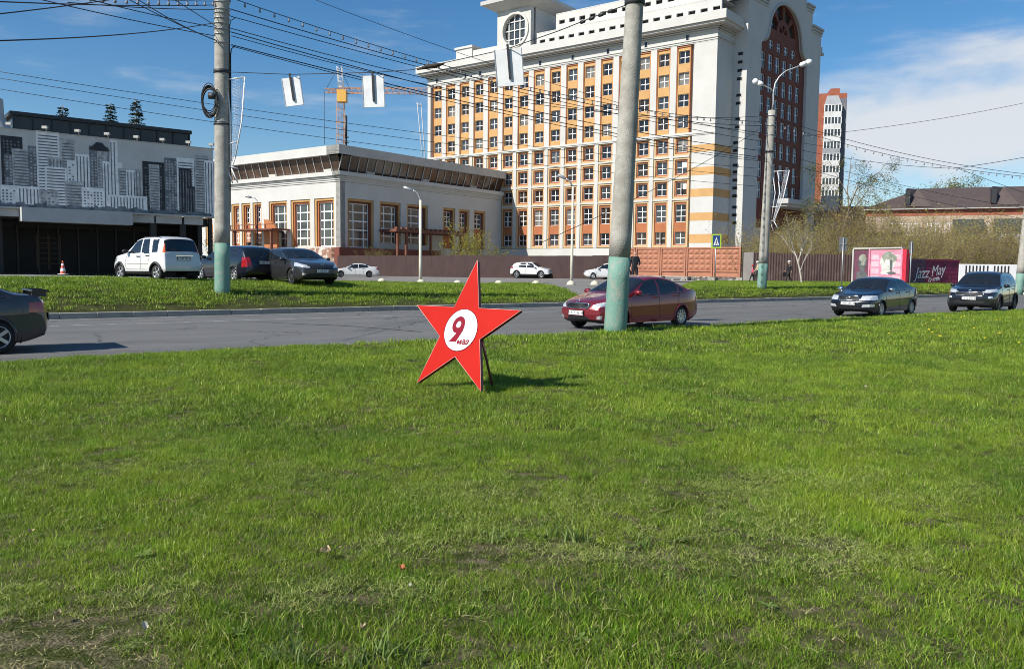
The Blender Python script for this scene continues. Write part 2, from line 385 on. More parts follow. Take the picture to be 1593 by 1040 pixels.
# ------------------------------------------------------------------ the tall institutional building
FA = R(-37.0)                                   # facade run, left (far) to right (near)
A0 = PT(1056, 379, 118.0)
fM = frame((A0.x, A0.y), FA)                    # s = 0 at the last window axis
SP = 3.097
def build_main():
    base = Vector((A0.x, A0.y, 0.4)); g = sub(fM, base)
    root = thing('institutional_building', 'large white nine storey building with orange window bays and arched brown end wall', 'building', base)
    SL, SR = -48.7, 4.96
    HB, HT = 0.0, 34.97
    # core wall behind everything
    mb = MB(); mb.obox(g, SL, SR, HB, 36.0, -15, -0.62); mb.build('wall', WALL, root)
    # plain end bay at the right, with orange bands low down, and the narrow left strip
    mb = MB()
    e0 = 0.5*SP + 0.02
    mb.obox(g, e0, SR, 20.9, 33.0, -0.615, 0.0)
    mb.obox(g, SL, -15*SP-0.5*SP-0.02, 20.9, 33.0, -0.615, 0.0)
    mb.obox(g, SL, -15*SP-0.5*SP-0.02, 4.9, 20.6, -0.615, 0.0)
    mb.obox(g, SL, SR, HB, 4.85, -0.615, 0.06)
    mb.build('wall_strip', WALL, root)
    bands = [(5.5,6.73),(8.61,9.72),(11.93,13.04),(14.91,16.01),(18.1,19.09)]
    prev = 4.86
    for (b0, b1) in bands:
        mb = MB(); mb.obox(g, e0, SR, prev, b0, -0.615, 0.0); mb.build('white_band', WALL, root)
        mb = MB(); mb.obox(g, e0, SR, b0+0.002, b1-0.002, -0.615, 0.012); mb.build('orange_band', ORANGE, root)
        prev = b1
    mb = MB(); mb.obox(g, e0, SR, prev, 20.6, -0.615, 0.0); mb.build('white_band', WALL, root)
    # upper zone: pilasters and bays
    rows_u = [(21.65,23.4),(24.6,26.35),(27.6,29.35),(30.55,32.3)]
    rows_l = [(12.3,14.1),(15.3,17.1),(18.3,20.1)]
    ww = 1.62; bw = 1.98
    wm = win_mesh(ww, 1.75, 2, 2, 0.10, fw=0.075); pm = pane_mesh(ww, 1.75)
    wm2 = win_mesh(ww, 1.8, 2, 2, 0.10, fw=0.075); pm2 = pane_mesh(ww, 1.8)
    wm3 = win_mesh(ww, 2.5, 2, 3, 0.10, fw=0.075); pm3 = pane_mesh(ww, 2.5)
    loc0 = frame((0, 0), FA)
    # shared bay meshes around s = 0
    mb = MB(); holed(rect(-bw/2, 20.95, bw/2, 32.75), [rect(-ww/2, a, ww/2, b) for a, b in rows_u], loc0, -0.6, -0.2, mb); bay_u = mb.mesh('bay_panel', ORANGE)
    mb = MB()
    for k in (-1, 1): mb.obox(loc0, k*(bw/2+0.015)-0.05, k*(bw/2+0.015)+0.05, 20.95, 32.85, -0.6, -0.08)
    mb.obox(loc0, -bw/2-0.06, bw/2+0.06, 32.76, 32.88, -0.6, -0.08); trim_u = mb.mesh('bay_trim', TERRA)
    mb = MB(); mb.obox(loc0, bw/2+0.075, SP-bw/2-0.075, 20.9, 33.0, -0.6, 0.0); pil_u = mb.mesh('pilaster', WALL)
    lw = 2.46
    def square_surround(h0, h1, holes):
        a = MB(); holed(rect(-lw/2, h0, lw/2, h1), [rect(-lw/2+0.26, h0+0.26, lw/2-0.26, h1-0.24)], loc0, -0.6, -0.12, a)
        b = MB(); holed(rect(-lw/2+0.26, h0+0.26, lw/2-0.26, h1-0.24), [rect(-ww/2, p, ww/2, q) for p, q in holes], loc0, -0.6, -0.27, b)
        return a.mesh('outer_surround', CREAMO), b.mesh('inner_surround', TERRA)
    sq = [square_surround(a-0.5, b+0.42, [(a, b)]) for a, b in rows_l]
    sq8 = square_surround(4.95, 11.55, [(5.33, 7.13), (8.5, 11.0)])
    mb = MB(); mb.obox(loc0, lw/2+0.02, SP-lw/2-0.02, 4.9, 20.6, -0.6, 0.03); pil_l = mb.mesh('pilaster', WALL)
    mb = MB(); mb.obox(loc0, lw/2-0.12, lw/2+0.0, 4.96, 20.5, -0.6, -0.3)
    bands_l = []
    for h0, h1 in ((11.57, 11.78), (14.54, 14.78), (17.54, 17.78), (20.54, 20.6)):
        mbb = MB(); mbb.obox(loc0, -lw/2, lw/2, h0, h1, -0.6, 0.0); bands_l.append(mbb.mesh('floor_band', WALL))
    rr = random.Random(5)
    GL2 = mat('grey_window_glass', (0.05, 0.055, 0.06), 0.08, 0.4, 0.6, spec=0.6); GL3 = mat('curtained_window', (0.16, 0.155, 0.14), 0.3, 0.5, 1.2); GL4 = mat('warm_dark_glass', (0.03, 0.022, 0.016), 0.1, 0.5, 0.8)
    PV = {h: [pane_mesh(ww, h, m) for m in (GLASS, GLASS, GLASS, GL2, GL2, GL4, GL4, GL3)] for h in (1.75, 1.8, 2.5)}
    bq = MB(); bq.box((0.05, 0.02, 0.95), (ww/2-0.08, 0.034, 1.72)); bqm = bq.mesh('boarded_sash', PVC)
    ob = MB(); ob.box((0.02, -0.42, 0.08), (0.06, 0.0, 1.7)); obm = ob.mesh('open_sash', PVC)
    def pw(f, s, a, d, w_, h):
        o = put_window(root, f, s, a, d, w_, rr.choice(PV[h]), base)
        q = rr.random()
        if q < 0.05: link('open_sash', obm, o)
        return o
    for k in range(-15, 1):
        s = k*SP; off = g(s, 0, 0); off.z = -0.4
        for nm, me in (('bay_panel', bay_u), ('bay_trim', trim_u), ('outer_surround', sq8[0]), ('inner_surround', sq8[1])):
            link(nm, me, root, off)
        for me in bands_l: link('floor_band', me, root, off)
        for a, b in sq: link('outer_surround', a, root, off); link('inner_surround', b, root, off)
        if k < 0: link('pilaster', pil_u, root, off); link('pilaster', pil_l, root, off)
        for a, b in rows_u: pw(fM, s, a, -0.45, wm, 1.75)
        for a, b in rows_l:
            o = pw(fM, s, a, -0.5, wm2, 1.8)
            if k == 0 and a < 16: link('boarded_sash', bqm, o)
        pw(fM, s, 5.33, -0.5, wm2, 1.8); pw(fM, s, 8.5, -0.5, wm3, 2.5)
    # belt course, frieze, cornice
    mb = MB(); mb.obox(g, SL-0.05, SR+0.1, 20.62, 20.9, -0.6, 0.16); mb.obox(g, SL, SR+0.05, 20.45, 20.615, -0.55, 0.08); mb.build('belt_course', WALL, root)
    mb = MB(); mb.obox(g, SL, SR, 33.0, HT, -0.6, 0.02)
    mb.build('frieze', WALL, root)
    mb = MB()
    for h, d in ((33.15, 0.1), (33.42, 0.14), (34.35, 0.16), (34.62, 0.3), (34.84, 0.5)): mb.obox(g, SL-d+0.02, SR+d, h, h+0.13, -0.3, d)
    mb.build('moulding', WALL, root)
    mb = MB(); mb.obox(g, SL-1.1, SR+1.5, 35.0, 35.3, -15, 1.3); mb.obox(g, SL-1.4, SR+1.8, 35.302, 36.5, -15, 1.6); mb.build('cornice', WALL, root)
    vm = MB(); vm.box((-0.3,0,0),(-0.2,0.05,0.8)); vm.box((0.2,0,0),(0.3,0.05,0.8)); vm.box((-0.2,0,0.7),(0.2,0.05,0.8)); vme = vm.mesh('window', WALL2)
    vp = MB(); vp.box((-0.2,0.01,0.0),(0.2,0.03,0.7)); vpe = vp.mesh('pane', GLASS)
    for s in (-46.5, -40, -36.8, -30.6, -24.6, -18.5, -12.27, -5.97, 0.5): put_window(root, fM, s, 33.62, 0.06, vme, vpe, base)
    # stepped parapets with slots
    def parapet(s0, s1, h0, h1, d, n, sh0, sh1, sw):
        mb = MB(); holes = []
        for i in range(n):
            c = s0 + (s1-s0)*(i+0.6)/n; holes.append(rect(c-sw/2, sh0, c+sw/2, sh1))
        holed(rect(s0, h0, s1, h1), holes, g, d-0.35, d, mb); mb.build('parapet', WALL, root)
        mb = MB(); mb.obox(g, s0, s1, h0, h1-0.05, d-0.8, d-0.5); mb.build('parapet_back', DARKM, root)
        mb = MB(); mb.obox(g, s0, s1, h1-0.04, h1+0.08, d-6, d+0.02); mb.build('parapet_cap', WALL, root)
    parapet(-25.2, SR+0.5, 36.5, 38.5, 0.2, 17, 36.95, 37.45, 1.05)
    parapet(-23.0, SR+2.0, 38.58, 41.6, -1.9, 16, 40.0, 40.6, 1.05)
    mb = MB(); mb.obox(g, -41.9, -38.4, 36.5, 38.8, -6, 0.3); mb.obox(g, -42.1, -38.2, 38.4, 38.75, -6.1, 0.5); mb.obox(g, -38.38, -33, 36.5, 37.9, -6, 0.1); mb.build('roof_block', WALL, root)
    # turret with round window
    t0, t1, th, td = -33.0, -26.3, 43.0, -13.0
    ci = [(-29.4 + 2.38*math.cos(2*math.pi*i/36), 39.75 + 2.45*math.sin(2*math.pi*i/36)) for i in range(36)]
    mb = MB(); holed(rect(t0, 36.5, t1, th), [ci], g, -0.5, 0.35, mb)
    mb.obox(g, t0, t1, 36.5, th, td, -1.0); tw = mb.build('turret', WALL, root)
    mb = MB(); ro = [(-29.4 + 2.75*math.cos(2*math.pi*i/36), 39.75 + 2.82*math.sin(2*math.pi*i/36)) for i in range(36)]
    holed(ro, [ci], g, 0.352, 0.55, mb); mb.build('ring_moulding', WALL, tw)
    mb = MB(); mb.prism(ci, g, -0.4, -0.3); mb.build('pane', GLASSB, tw)
    mb = MB()
    for x in (-1.55, -0.45, 0.65, 1.7): 
        hh = math.sqrt(max(0.1, 1-(x/2.38)**2))*2.45; mb.obox(g, -29.4+x-0.07, -29.4+x+0.07, 39.75-hh, 39.75+hh, -0.3, -0.1)
    for z in (-1.3, 0.1, 1.45):
        hh = math.sqrt(max(0.1, 1-(z/2.45)**2))*2.38; mb.obox(g, -29.4-hh, -29.4+hh, 39.75+z-0.06, 39.75+z+0.06, -0.3, -0.11)
    mb.build('window_bars', PVC, tw)
    mb = MB(); 
    mb.add([g(t0-0.1,th,0.45), g(t1+0.1,th,0.45), g(t1+0.1,th,td-0.1), g(t0-0.1,th,td-0.1), g(t0-1.9,th+1.0,2.2), g(t1+1.9,th+1.0,2.2), g(t1+1.9,th+1.0,td-1.9), g(t0-1.9,th+1.0,td-1.9)],
           [(0,1,2,3),(7,6,5,4),(0,4,5,1),(1,5,6,2),(2,6,7,3),(3,7,4,0)])
    mb.obox(g, t0-2.0, t1+2.0, th+1.002, th+1.6, td-2.0, 2.3); mb.build('turret_cap', WALL2, tw)
    # right end wall of the main block
    EA = R(48.0); C1 = fM(SR, 0, 0); f1 = frame((C1.x, C1.y), EA); g1 = sub(f1, base)
    mb = MB(); mb.obox(g1, 0.02, 4.9, 0.0, 34.97, -3, 0.0)
    for h, d in ((33.15, 0.1), (33.42, 0.14), (34.35, 0.16), (34.62, 0.3), (34.84, 0.5)): mb.obox(g1, 0.0, 4.88, h, h+0.13, -0.3, d)
    mb.build('end_wall', WALL, root)
    for b0, b1 in bands: mb = MB(); mb.obox(g1, 0.0, 4.86, b0, b1, -0.3, 0.012); mb.build('orange_band', ORANGE, root)
    # tower wing: narrow lit strip
    C2 = f1(4.88, 0, 0); f2 = frame((C2.x, C2.y), FA); g2 = sub(f2, base)
    mb = MB(); mb.obox(g2, -1.0, 1.9, 0.0, 42.0, -0.6, 0.0)
    for h, d in ((39.2, 0.12), (39.6, 0.2), (40.0, 0.3)): mb.obox(g2, -1.0, 1.9+d*0.9, h, h+0.25, -0.5, d)
    mb.build('tower_side_wall', WALL, root)
    vm = MB(); vm.box((-0.42,0,0),(0.42,0.03,0.52)); vme = vm.mesh('window', WALL2)
    vp = MB(); vp.box((-0.34,-0.012,0.06),(0.34,-0.002,0.46)); vpe = vp.mesh('pane', GLASS)
    for s, h in ((.93,31.7),(.92,30.55),(.9,29.4),(.88,28.25),(.85,26.0),(.82,24.9),(.8,22.7),(.78,21.6),(.62,19.45),(.62,18.35),(.65,16.3),(.66,15.35),(.68,14.2),(.7,13.1),(.72,12.0),(.75,10.4),(.77,9.3),(.8,8.2)):
        put_window(root, f2, s, h, 0.03, vme, vpe, base)
    # arched end wall
    C3 = f2(1.9, 0, 0); f3 = frame((C3.x, C3.y), EA); g3 = sub(f3, base)
    arch = [(4.35, 8.0), (20.5, 8.0), (20.5, 34.3)]
    cx, cz, ra, rb = 12.35, 36.3, 5.75, 5.0
    arch += [(19.4, 34.75), (18.6, 35.4), (18.2, 36.2)]
    for i in range(1, 24):
        a = math.pi*i/24; arch.append((cx + ra*math.cos(a), cz + rb*math.sin(a)))
    arch += [(6.5, 36.2), (6.1, 35.4), (5.3, 34.75), (4.35, 34.3)]
    outer = [(0,0.0),(25.4,0.0),(25.6,40.6),(21.9,40.6),(21.9,43.4),(19.5,43.4),(19.5,45.0),(8.0,45.0),(6.0,43.0),(6.0,40.6),(0.0,40.6)]
    mb = MB(); holed(outer, [arch], g3, -0.9, 0.0, mb); aw = mb.build('arch_wall', WALL, root)
    mb = MB(); inn = [(cx+(a-cx)*1.0, b) for a, b in arch]
    mb.prism([(4.0, 7.9), (20.8, 7.9), (20.8, 42.0), (4.0, 42.0)], g3, -0.95, -0.88); 
    cells = []
    mb2 = MB()
    rowsB = [(31.05,33.4),(27.9,30.2),(24.85,27.1),(21.8,24.0),(18.6,20.95),(15.4,17.75),(12.4,14.6)]
    colsB = [5.85 + i*2.45 for i in range(6)]
    wmB = win_mesh(1.5, 2.35, 2, 2, 0.12, fw=0.1); pmB = pane_mesh(1.5, 2.35, GLASSB)
    holes = [rect(s-0.75, a, s+0.75, a+2.35) for a, b in rowsB for s in colsB]
    colsA = [8.4, 11.0, 13.6, 16.2]
    holes += [rect(s-0.7, 34.2, s+0.7, 35.5) for s in colsA]
    # rose window: ring of sectors
    def sector(a0, a1, r0, r1, n=6):
        P = [(12.35 + r1*math.cos(a0+(a1-a0)*i/n), 37.0 + 0.95*r1*math.sin(a0+(a1-a0)*i/n)) for i in range(n+1)]
        P += [(12.35 + r0*math.cos(a1-(a1-a0)*i/n), 37.0 + 0.95*r0*math.sin(a1-(a1-a0)*i/n)) for i in range(n+1)]
        return P
    secs = [sector(R(4+46*i), R(4+46*i+34), 2.3, 4.3) for i in range(4)]
    small = [sector(R(10+58*i), R(10+58*i+40), 0.5, 1.4, 4) for i in range(3)]
    holed([(4.36,8.0),(20.49,8.0),(20.49,42.0),(4.36,42.0)], holes + secs + small, g3, -0.87, -0.45, mb2)
    ap = mb2.build('arch_panel', REDBR, aw)
    mb.build('arch_backing', GLASSB, aw)
    for a, b in rowsB:
        for s in colsB: put_window(root, f3, s, a, -0.6, wmB, pmB, base)
    wmA = win_mesh(1.4, 1.3, 2, 2, 0.12, fw=0.1); pmA = pane_mesh(1.4, 1.3, GLASSB)
    for s in colsA: put_window(root, f3, s, 34.2, -0.6, wmA, pmA, base)
    # arch moulding following the opening
    rim = arch[3:-1]
    mb = MB(); pts = [g3(a, b, 0.03) for a, b in rim]; mb.tube(pts, 0.22, 5); mb.build('arch_moulding', WALL2, aw)
    mb = MB()
    for (a0, a1, hh) in ((0.0, 6.0, 40.6), (21.9, 25.6, 40.6), (19.5, 21.9, 43.4)):
        for dz, d in ((-1.1, 0.12), (-0.7, 0.22), (-0.3, 0.34)): mb.obox(g3, a0-(d if a0 == 0 else -0.01), a1+(d if a1 > 21 else -0.01), hh+dz, hh+dz+0.3, -0.6, d)
    mb.build('parapet_moulding', WALL2, root)
    mb = MB(); mb.obox(g3, 25.4, 29.0, 37.3, 37.7, -6, -0.8); mb.obox(g3, 24.0, 28.7, 37.702, 38.6, -6, -1.0); mb.build('side_cornice', WALL2, root)
    # body of the tower behind, slightly inside the walls
    mb = MB(); mb.obox(g3, 0.05, 25.3, 0.0, 39.5, -14, -1.0); mb.build('tower_core', WALL, root)
    mb = MB(); mb.obox(g3, 8.0, 22.5, 11.6, 12.3, 0.02, 3.2); mb.obox(g3, 8.4, 22.1, 11.2, 11.598, 0.02, 2.8); mb.build('canopy', WALL2, root)
    mb = MB(); mb.obox(g3, 8.6, 21.5, 0, 11.1, 0.02, 0.12); mb.build('portal', REDBR, root)
    return root
build_main()

# ------------------------------------------------------------------ the low annex with slanted window band
def build_annex():
    J = PLN(780, 330, (A0.x, A0.y), fM.nx)
    EB = FA + math.pi/2
    fR0 = frame((J.x, J.y), EB)
    K = fR0(-34.7, 0, 0); base = Vector((K.x, K.y, 0.4))
    fRt = frame((K.x, K.y), EB); gR = sub(fRt, base)           # right face, s 0..34.7
    fLf = frame((K.x, K.y), FA); gL = sub(fLf, base)           # left face, s -60..0
    root = thing('annex_building', 'low white annex with brown slanted window band and tall orange framed windows', 'building', base)
    LL = -44.0; LR = 34.65
    HW = 12.85
    ann = {'R': (gR, fRt, 0.0, LR), 'L': (gL, fLf, LL, -0.0)}
    winR = [(1.25,6.05,4.2,10.75),(7.15,11.25,4.9,10.75),(12.55,16.9,4.9,10.75),(20.3,23.1,4.6,10.75),(24.0,26.5,4.6,10.75),(27.6,30.5,4.6,10.75)]
    winL = [(-5.25,-1.2,4.3,10.78),(-10.3,-6.1,4.3,10.78),(-15.2,-11.1,4.3,10.78),(-19.0,-16.9,4.6,10.78),(-21.7,-19.5,4.6,10.78),(-24.2,-22.2,4.6,10.78),(-28,-26,4.6,10.78),(-31,-29,4.6,10.78),(-34,-32,4.6,10.78)]
    mb = MB(); mb.obox(gL, LL, -0.9, -0.4, 16.6, -33.8, -0.9); mb.build('core', WALL2, root)
    for side, wins in (('R', winR), ('L', winL)):
        g, f, s0, s1 = ann[side]
        mb = MB(); holed(rect(s0 + (0.0 if side == 'L' else 0.0), -0.4, s1, HW), [rect(a, b, c, d) for a, c, b, d in wins], g, -0.85, 0.0 if side == 'L' else -0.0, mb)
        mb.build('wall', WALL, root)
        for i, (a, c, b, d) in enumerate(wins):
            big = (c-a) > 3.5
            # stepped terracotta surround
            mb = MB(); holed(rect(a+0.01, b+0.01, c-0.01, d-0.01), [rect(a+0.3, b, c-0.3, d-0.3)], g, -0.8, -0.14, mb); mb.build('outer_surround', ORANGE, root)
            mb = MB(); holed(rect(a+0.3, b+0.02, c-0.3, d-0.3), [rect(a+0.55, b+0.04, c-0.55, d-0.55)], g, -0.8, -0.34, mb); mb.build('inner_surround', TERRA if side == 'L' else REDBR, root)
            w = c-a-1.1; x = (a+c)/2
            if big:
                h = d-0.55-b-0.06
                wm = win_mesh(w, h, 3, 5, 0.16, xs=[-w*0.24, w*0.26], fw=0.12); pm = pane_mesh(w, h, GLASSB)
                put_window(root, f, x, b+0.05, -0.6, wm, pm, base)
            else:
                h = 2.3; wm = win_mesh(w, h, 2, 3, 0.13, fw=0.1); pm = pane_mesh(w, h)
                put_window(root, f, x, d-0.55-h, -0.6, wm, pm, base)
                mb = MB(); mb.obox(g, a+0.56, c-0.56, b+0.05, d-0.56-h, -0.8, -0.45); mb.build('spandrel_panel', TERRA, root)
                if side == 'L':
                    wm = win_mesh(w, 1.5, 2, 2, 0.13, fw=0.1); pm = pane_mesh(w, 1.5); put_window(root, f, x, b+0.35, -0.44, wm, pm, base)
        # entablature steps
        for h0, h1, d in ((12.87, 13.1, 0.10), (13.102, 13.35, 0.2), (13.352, 13.6, 0.34), (13.602, 14.15, 0.6)):
            mb = MB(); mb.obox(g, s0-(d if side == 'R' else 0), s1+(d-0.003 if side == 'L' else 0), h0, h1, -0.85, d); mb.build('entablature', WALL, root)
        # slanted glazing: panes leaning out between ledge and roof slab
        n = 22 if side == 'R' else 26
        for i in range(n):
            a0 = s0 + (s1-s0)*i/n; a1 = s0 + (s1-s0)*(i+1)/n
            mb = MB(); mb.add([g(a0, 14.17, -0.35), g(a1, 14.17, -0.35), g(a1, 16.25, 0.35), g(a0, 16.25, 0.35)], [(0,1,2,3)]); mb.build('pane', GLASSBR, root, fixn=False)
            mb = MB(); mb.tube([g(a0, 14.15, -0.28), g(a0, 16.26, 0.42)], 0.07, 4, sm=False); mb.build('mullion', WALL2, root)
            if i % 7 == 3: mb = MB(); mb.obox(g, a0+0.1, a1-0.1, 14.16, 14.6, -0.3, -0.05); mb.build('panel', WALL2, root)
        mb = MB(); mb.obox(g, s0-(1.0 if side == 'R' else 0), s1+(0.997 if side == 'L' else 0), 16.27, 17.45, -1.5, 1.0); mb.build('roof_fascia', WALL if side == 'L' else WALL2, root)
    mb = MB(); mb.obox(gL, LL, -0.5, 17.3, 17.4, -34, -1.0); mb.build('roof', DARKM, root)
    # granite plinths
    mb = MB(); mb.obox(gL, -12, 0.6, -0.4, 4.1, 0.05, 1.6); mb.build('plinth', mat('mottled_granite', (0.30,0.15,0.10), 0.5, 0.0, 1.4, col2=(0.62,0.55,0.48), thr=(0.5,0.6)), root)
    mb = MB(); mb.obox(gR, -1.6, 18, -0.4, 4.15, 0.06, 1.6); mb.build('plinth', REDBR, root)
    # rusty unfinished canopies
    RUST = mat('rusty_steel', (0.16, 0.06, 0.035), 0.85, 0.4, 2.0)
    mb = MB(); 
    for x in (-19.5, -11.0): mb.obox(gL, x-0.15, x+0.15, 0, 6.6, 2.6, 2.9)
    mb.obox(gL, -20.5, -10.3, 6.6, 6.8, 0.1, 3.2); 
    for x in range(-20, -10, 2): mb.obox(gL, x, x+0.12, 6.802, 7.3, 3.0, 3.12)
    mb.obox(gL, -20.5, -10.3, 7.302, 7.4, 3.0, 3.12); mb.build('canopy_frame', RUST, root)
    mb = MB(); qa = (PLN(420, 360, fLf.o, fLf.nx).xy-Vector(fLf.o)).dot(fLf.dx); qb = (PLN(440, 360, fLf.o, fLf.nx).xy-Vector(fLf.o)).dot(fLf.dx); q = [(qa, 4.2), (qb, 4.2)] + [(qa+(qb-qa)*math.cos(R(a)), 6.0+2.2*math.sin(R(a))) for a in range(0, 91, 10)]
    mb.prism(q, gL, 0.7, 1.0); mb.build('quarter_round_panel', mat('bright_orange_panel', (0.42,0.15,0.05), 0.6, 0.08), root)
    mb = MB(); mb.obox(gR, 7.0, 22.0, 6.5, 6.9, 0.1, 3.4); 
    for x in (7.3, 9.0, 14.0, 20.6): mb.obox(gR, x, x+0.3, 0, 6.49, 3.0, 3.3)
    for x in range(7, 22): mb.obox(gR, x+0.1, x+0.5, 6.902, 7.15, 2.9, 3.39)
    mb.build('canopy_frame', RUST, root)
    return root
GLASSBR = mat('brown_window_glass', (0.075, 0.045, 0.03), 0.12, 0.5, 0.5, spec=0.6)
build_annex()

# ------------------------------------------------------------------ the dark pavilion with the city print, left
def build_pavilion():
    ang = R(90-50.7+0.0)
    P0 = PT(100, 322, 54.0); f = frame((P0.x, P0.y), ang)
    # frame: s along the wall (left -> right), outward normal towards the road
    def S(px, py):
        p = PLN(px, py, f.o, f.nx); return (p.xy - Vector(f.o)).dot(f.dx), p.z
    base = Vector((P0.x, P0.y, 1.0)); g = sub(f, base)
    sR, zb = S(333, 337); _, zt = S(330, 232); sA, _ = S(0, 250)
    sL = sA - 10.0
    root = thing('pavilion', 'dark glazed pavilion on the left with a long printed city panorama across its front', 'building', base)
    GREYP = mat('printed_grey', (0.56, 0.55, 0.52), 0.7, 0.1, 0.9)
    DKP = mat('print_black', (0.03, 0.033, 0.037), 0.7, 0.3, 2)
    MDP = mat('print_mid_grey', (0.17, 0.18, 0.19), 0.7, 0.6, 2.6)
    LTP = mat('print_light_grey', (0.46, 0.455, 0.44), 0.7, 0.45, 3.0)
    WHP = mat('print_white', (0.84, 0.83, 0.80), 0.7, 0.2, 3.0)
    mb = MB(); mb.obox(g, sL, sR, zb, zt, -0.25, 0.0); bd = mb.build('panorama_board', GREYP, root)
    # printed skyline: flat towers, window rows as thin flat bars; pixel outlines read off the photo
    rr = random.Random(11)
    towers = []   # (x0, x1, top, shade)
    T = [(3,37,212,1),(8,30,240,2),(20,50,232,3),(45,75,228,2),(58,94,205,4),(75,110,245,3),(96,118,216,3),(105,128,250,4),(118,140,240,4),(140,170,228,2),(152,168,236,3),(160,190,252,4),(172,184,218,4),(184,204,262,3),(196,222,265,4),(210,232,264,3),(222,256,252,1),(232,248,256,3),(256,276,246,2),(275,302,246,4),(278,298,262,1),(290,304,290,1),(303,326,242,3),(318,334,250,4),(0,26,288,4),(26,62,290,4),(70,104,260,4),(100,130,282,3),(126,162,292,4),(166,228,304,4),(60,90,296,3)]
    cols = [GREYP, DKP, MDP, LTP, WHP]
    for i, (x0, x1, top, sh) in enumerate(T):
        s0, _ = S(x0, 280); s1, _ = S(x1, 280); _, h = S((x0+x1)/2, top)
        d = 0.004 + 0.0015*i
        pmb = MB(); pmb.obox(g, s0, s1, zb+0.12, h, 0.001, d, 0)
        m2 = {1: 2, 2: 3, 3: 2, 4: 2, 0: 1}[sh]
        # storeys
        n = int((h-zb)/0.19); w = s1-s0; k0 = rr.choice([0, 1, 2])
        for k in range(n):
            z = zb+0.2+k*0.19
            if z+0.1 > h-0.1: break
            if k0 == 0: pmb.obox(g, s0+0.08*w, s1-0.08*w, z, z+0.075, d-0.0005, d+0.0006, 1)
            elif k0 == 1:
                x = s0+0.1*w
                while x < s1-0.12*w:
                    if rr.random() < 0.75: pmb.obox(g, x, x+0.10, z, z+0.10, d-0.0005, d+0.0006, 1)
                    x += 0.2
        if k0 == 2:
            x = s0+0.08*w
            while x < s1-0.1*w: pmb.obox(g, x, x+0.07, zb+0.25, h-0.15, d-0.0005, d+0.0006, 1); x += 0.2
        pmb.build('printed_tower', [cols[sh], cols[m2]], bd)
    s0, _ = S(140, 228); s1, _ = S(168, 228); _, h0 = S(154, 234); _, h1 = S(154, 222)
    mb = MB(); mb.prism([(s0-0.1, h0), (s1+0.1, h0), ((s0*0.35+s1*0.65), h1), ((s0*0.65+s1*0.35), h1)], g, 0.02, 0.06); mb.build('printed_roof', DKP, bd)
    mb = MB(); x = sA-2
    pts = [(x, zb+0.02)]
    while x < sR: pts.append((x, zb+0.18+rr.random()*0.22)); x += 0.25
    pts.append((sR, zb+0.02))
    for i in range(1, len(pts)-2): mb.obox(g, pts[i][0], pts[i+1][0], zb+0.02, pts[i][1], 0.052, 0.0535)
    mb.build('printed_treeline', MDP, bd)
    mb = MB(); mb.obox(g, sL, sR+0.15, zb-0.1, zb-0.003, -0.3, 0.3); mb.obox(g, sL, sR+0.15, zt, zt+0.05, -0.3, 0.04); mb.build('board_frame', WALL2, root)
    # small floodlights on arms along the top
    for px in (20, 75, 125, 170, 215, 255, 295, 330):
        s, _ = S(px, 215); fl = MB(); fl.tube([g(s, zt, -0.1), g(s-0.25, zt+0.25, 0.5)], 0.025, 5); fl.box(*[tuple(g(s-0.25, zt+0.25, 0.5)+Vector(v)) for v in ((-0.16,-0.1,-0.08),(0.16,0.1,0.08))]); fl.build('floodlight', WALL2, root)
    # upper glazed storey set back, dark
    UP_ = mat('dark_glazed_storey', (0.035, 0.028, 0.026), 0.2, 0.5, 0.8)
    def SU(px, py):
        p = PLN(px, py, (g(0,0,-3)+base).xy, f.nx); q = p-base; return (p.xy - Vector(f.o)).dot(f.dx), p.z
    u0, zu = SU(20, 172); u1, zu2 = SU(294, 209)
    mb = MB(); mb.obox(g, u0, u1, zt-1.5, zu2, -12, -3.0); mb.build('upper_storey', UP_, root)
    mb = MB(); mb.obox(g, u0-0.2, u1+0.15, zu2, zu2+0.25, -12.2, -2.8); mb.build('roof_edge', DARKM, root)
    for i in range(11):
        s = u0 + (u1-u0)*i/10; mb = MB(); mb.obox(g, s-0.05, s+0.05, zt-1, zu2-0.01, -3.0, -2.92); mb.build('mullion', DARKM, root)
    # canopy fascia below the board
    s0, _ = S(30, 335); s1, _ = S(201, 340); _, z0 = S(100, 347); _, z1 = S(100, 326)
    mb = MB(); mb.obox(g, s0, s1, z0, z1, -0.2, 0.9); mb.build('canopy', mat('grey_fascia', (0.42, 0.42, 0.41), 0.8, 0.15, 0.6), root)
    FAS = MATS['grey_fascia']
    for a, b in ((203, 240), (243, 283), (287, 316)):
        q0, _ = S(a, 345); q1, _ = S(b, 345); mb = MB(); mb.obox(g, q0, q1, z0+0.25, zb-0.12, -0.5, 0.0); mb.build('fascia_panel', FAS, root)
    mb = MB(); mb.obox(g, sL, s0-0.02, z0+0.3, zb-0.11, -0.5, 0.1); mb.build('fascia_panel', FAS, root)
    # dark recess with columns, door with bars, steps
    rE, _ = S(317, 345)
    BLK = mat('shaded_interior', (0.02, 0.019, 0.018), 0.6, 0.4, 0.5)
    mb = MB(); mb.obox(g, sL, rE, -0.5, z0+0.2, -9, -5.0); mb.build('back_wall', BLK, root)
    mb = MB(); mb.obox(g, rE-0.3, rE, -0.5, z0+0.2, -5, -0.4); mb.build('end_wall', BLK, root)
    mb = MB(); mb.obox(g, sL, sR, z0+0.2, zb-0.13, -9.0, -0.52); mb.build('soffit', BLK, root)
    s0, _ = S(80, 400); s1, _ = S(118, 400)
    mb = MB(); 
    for i in range(6): mb.obox(g, s0, s1, 1.6+i*0.35, 1.66+i*0.35, -4.9, -4.8)
    for x in (s0, (s0+s1)/2, s1): mb.obox(g, x-0.06, x+0.06, 1.2, 3.6, -4.95, -4.85)
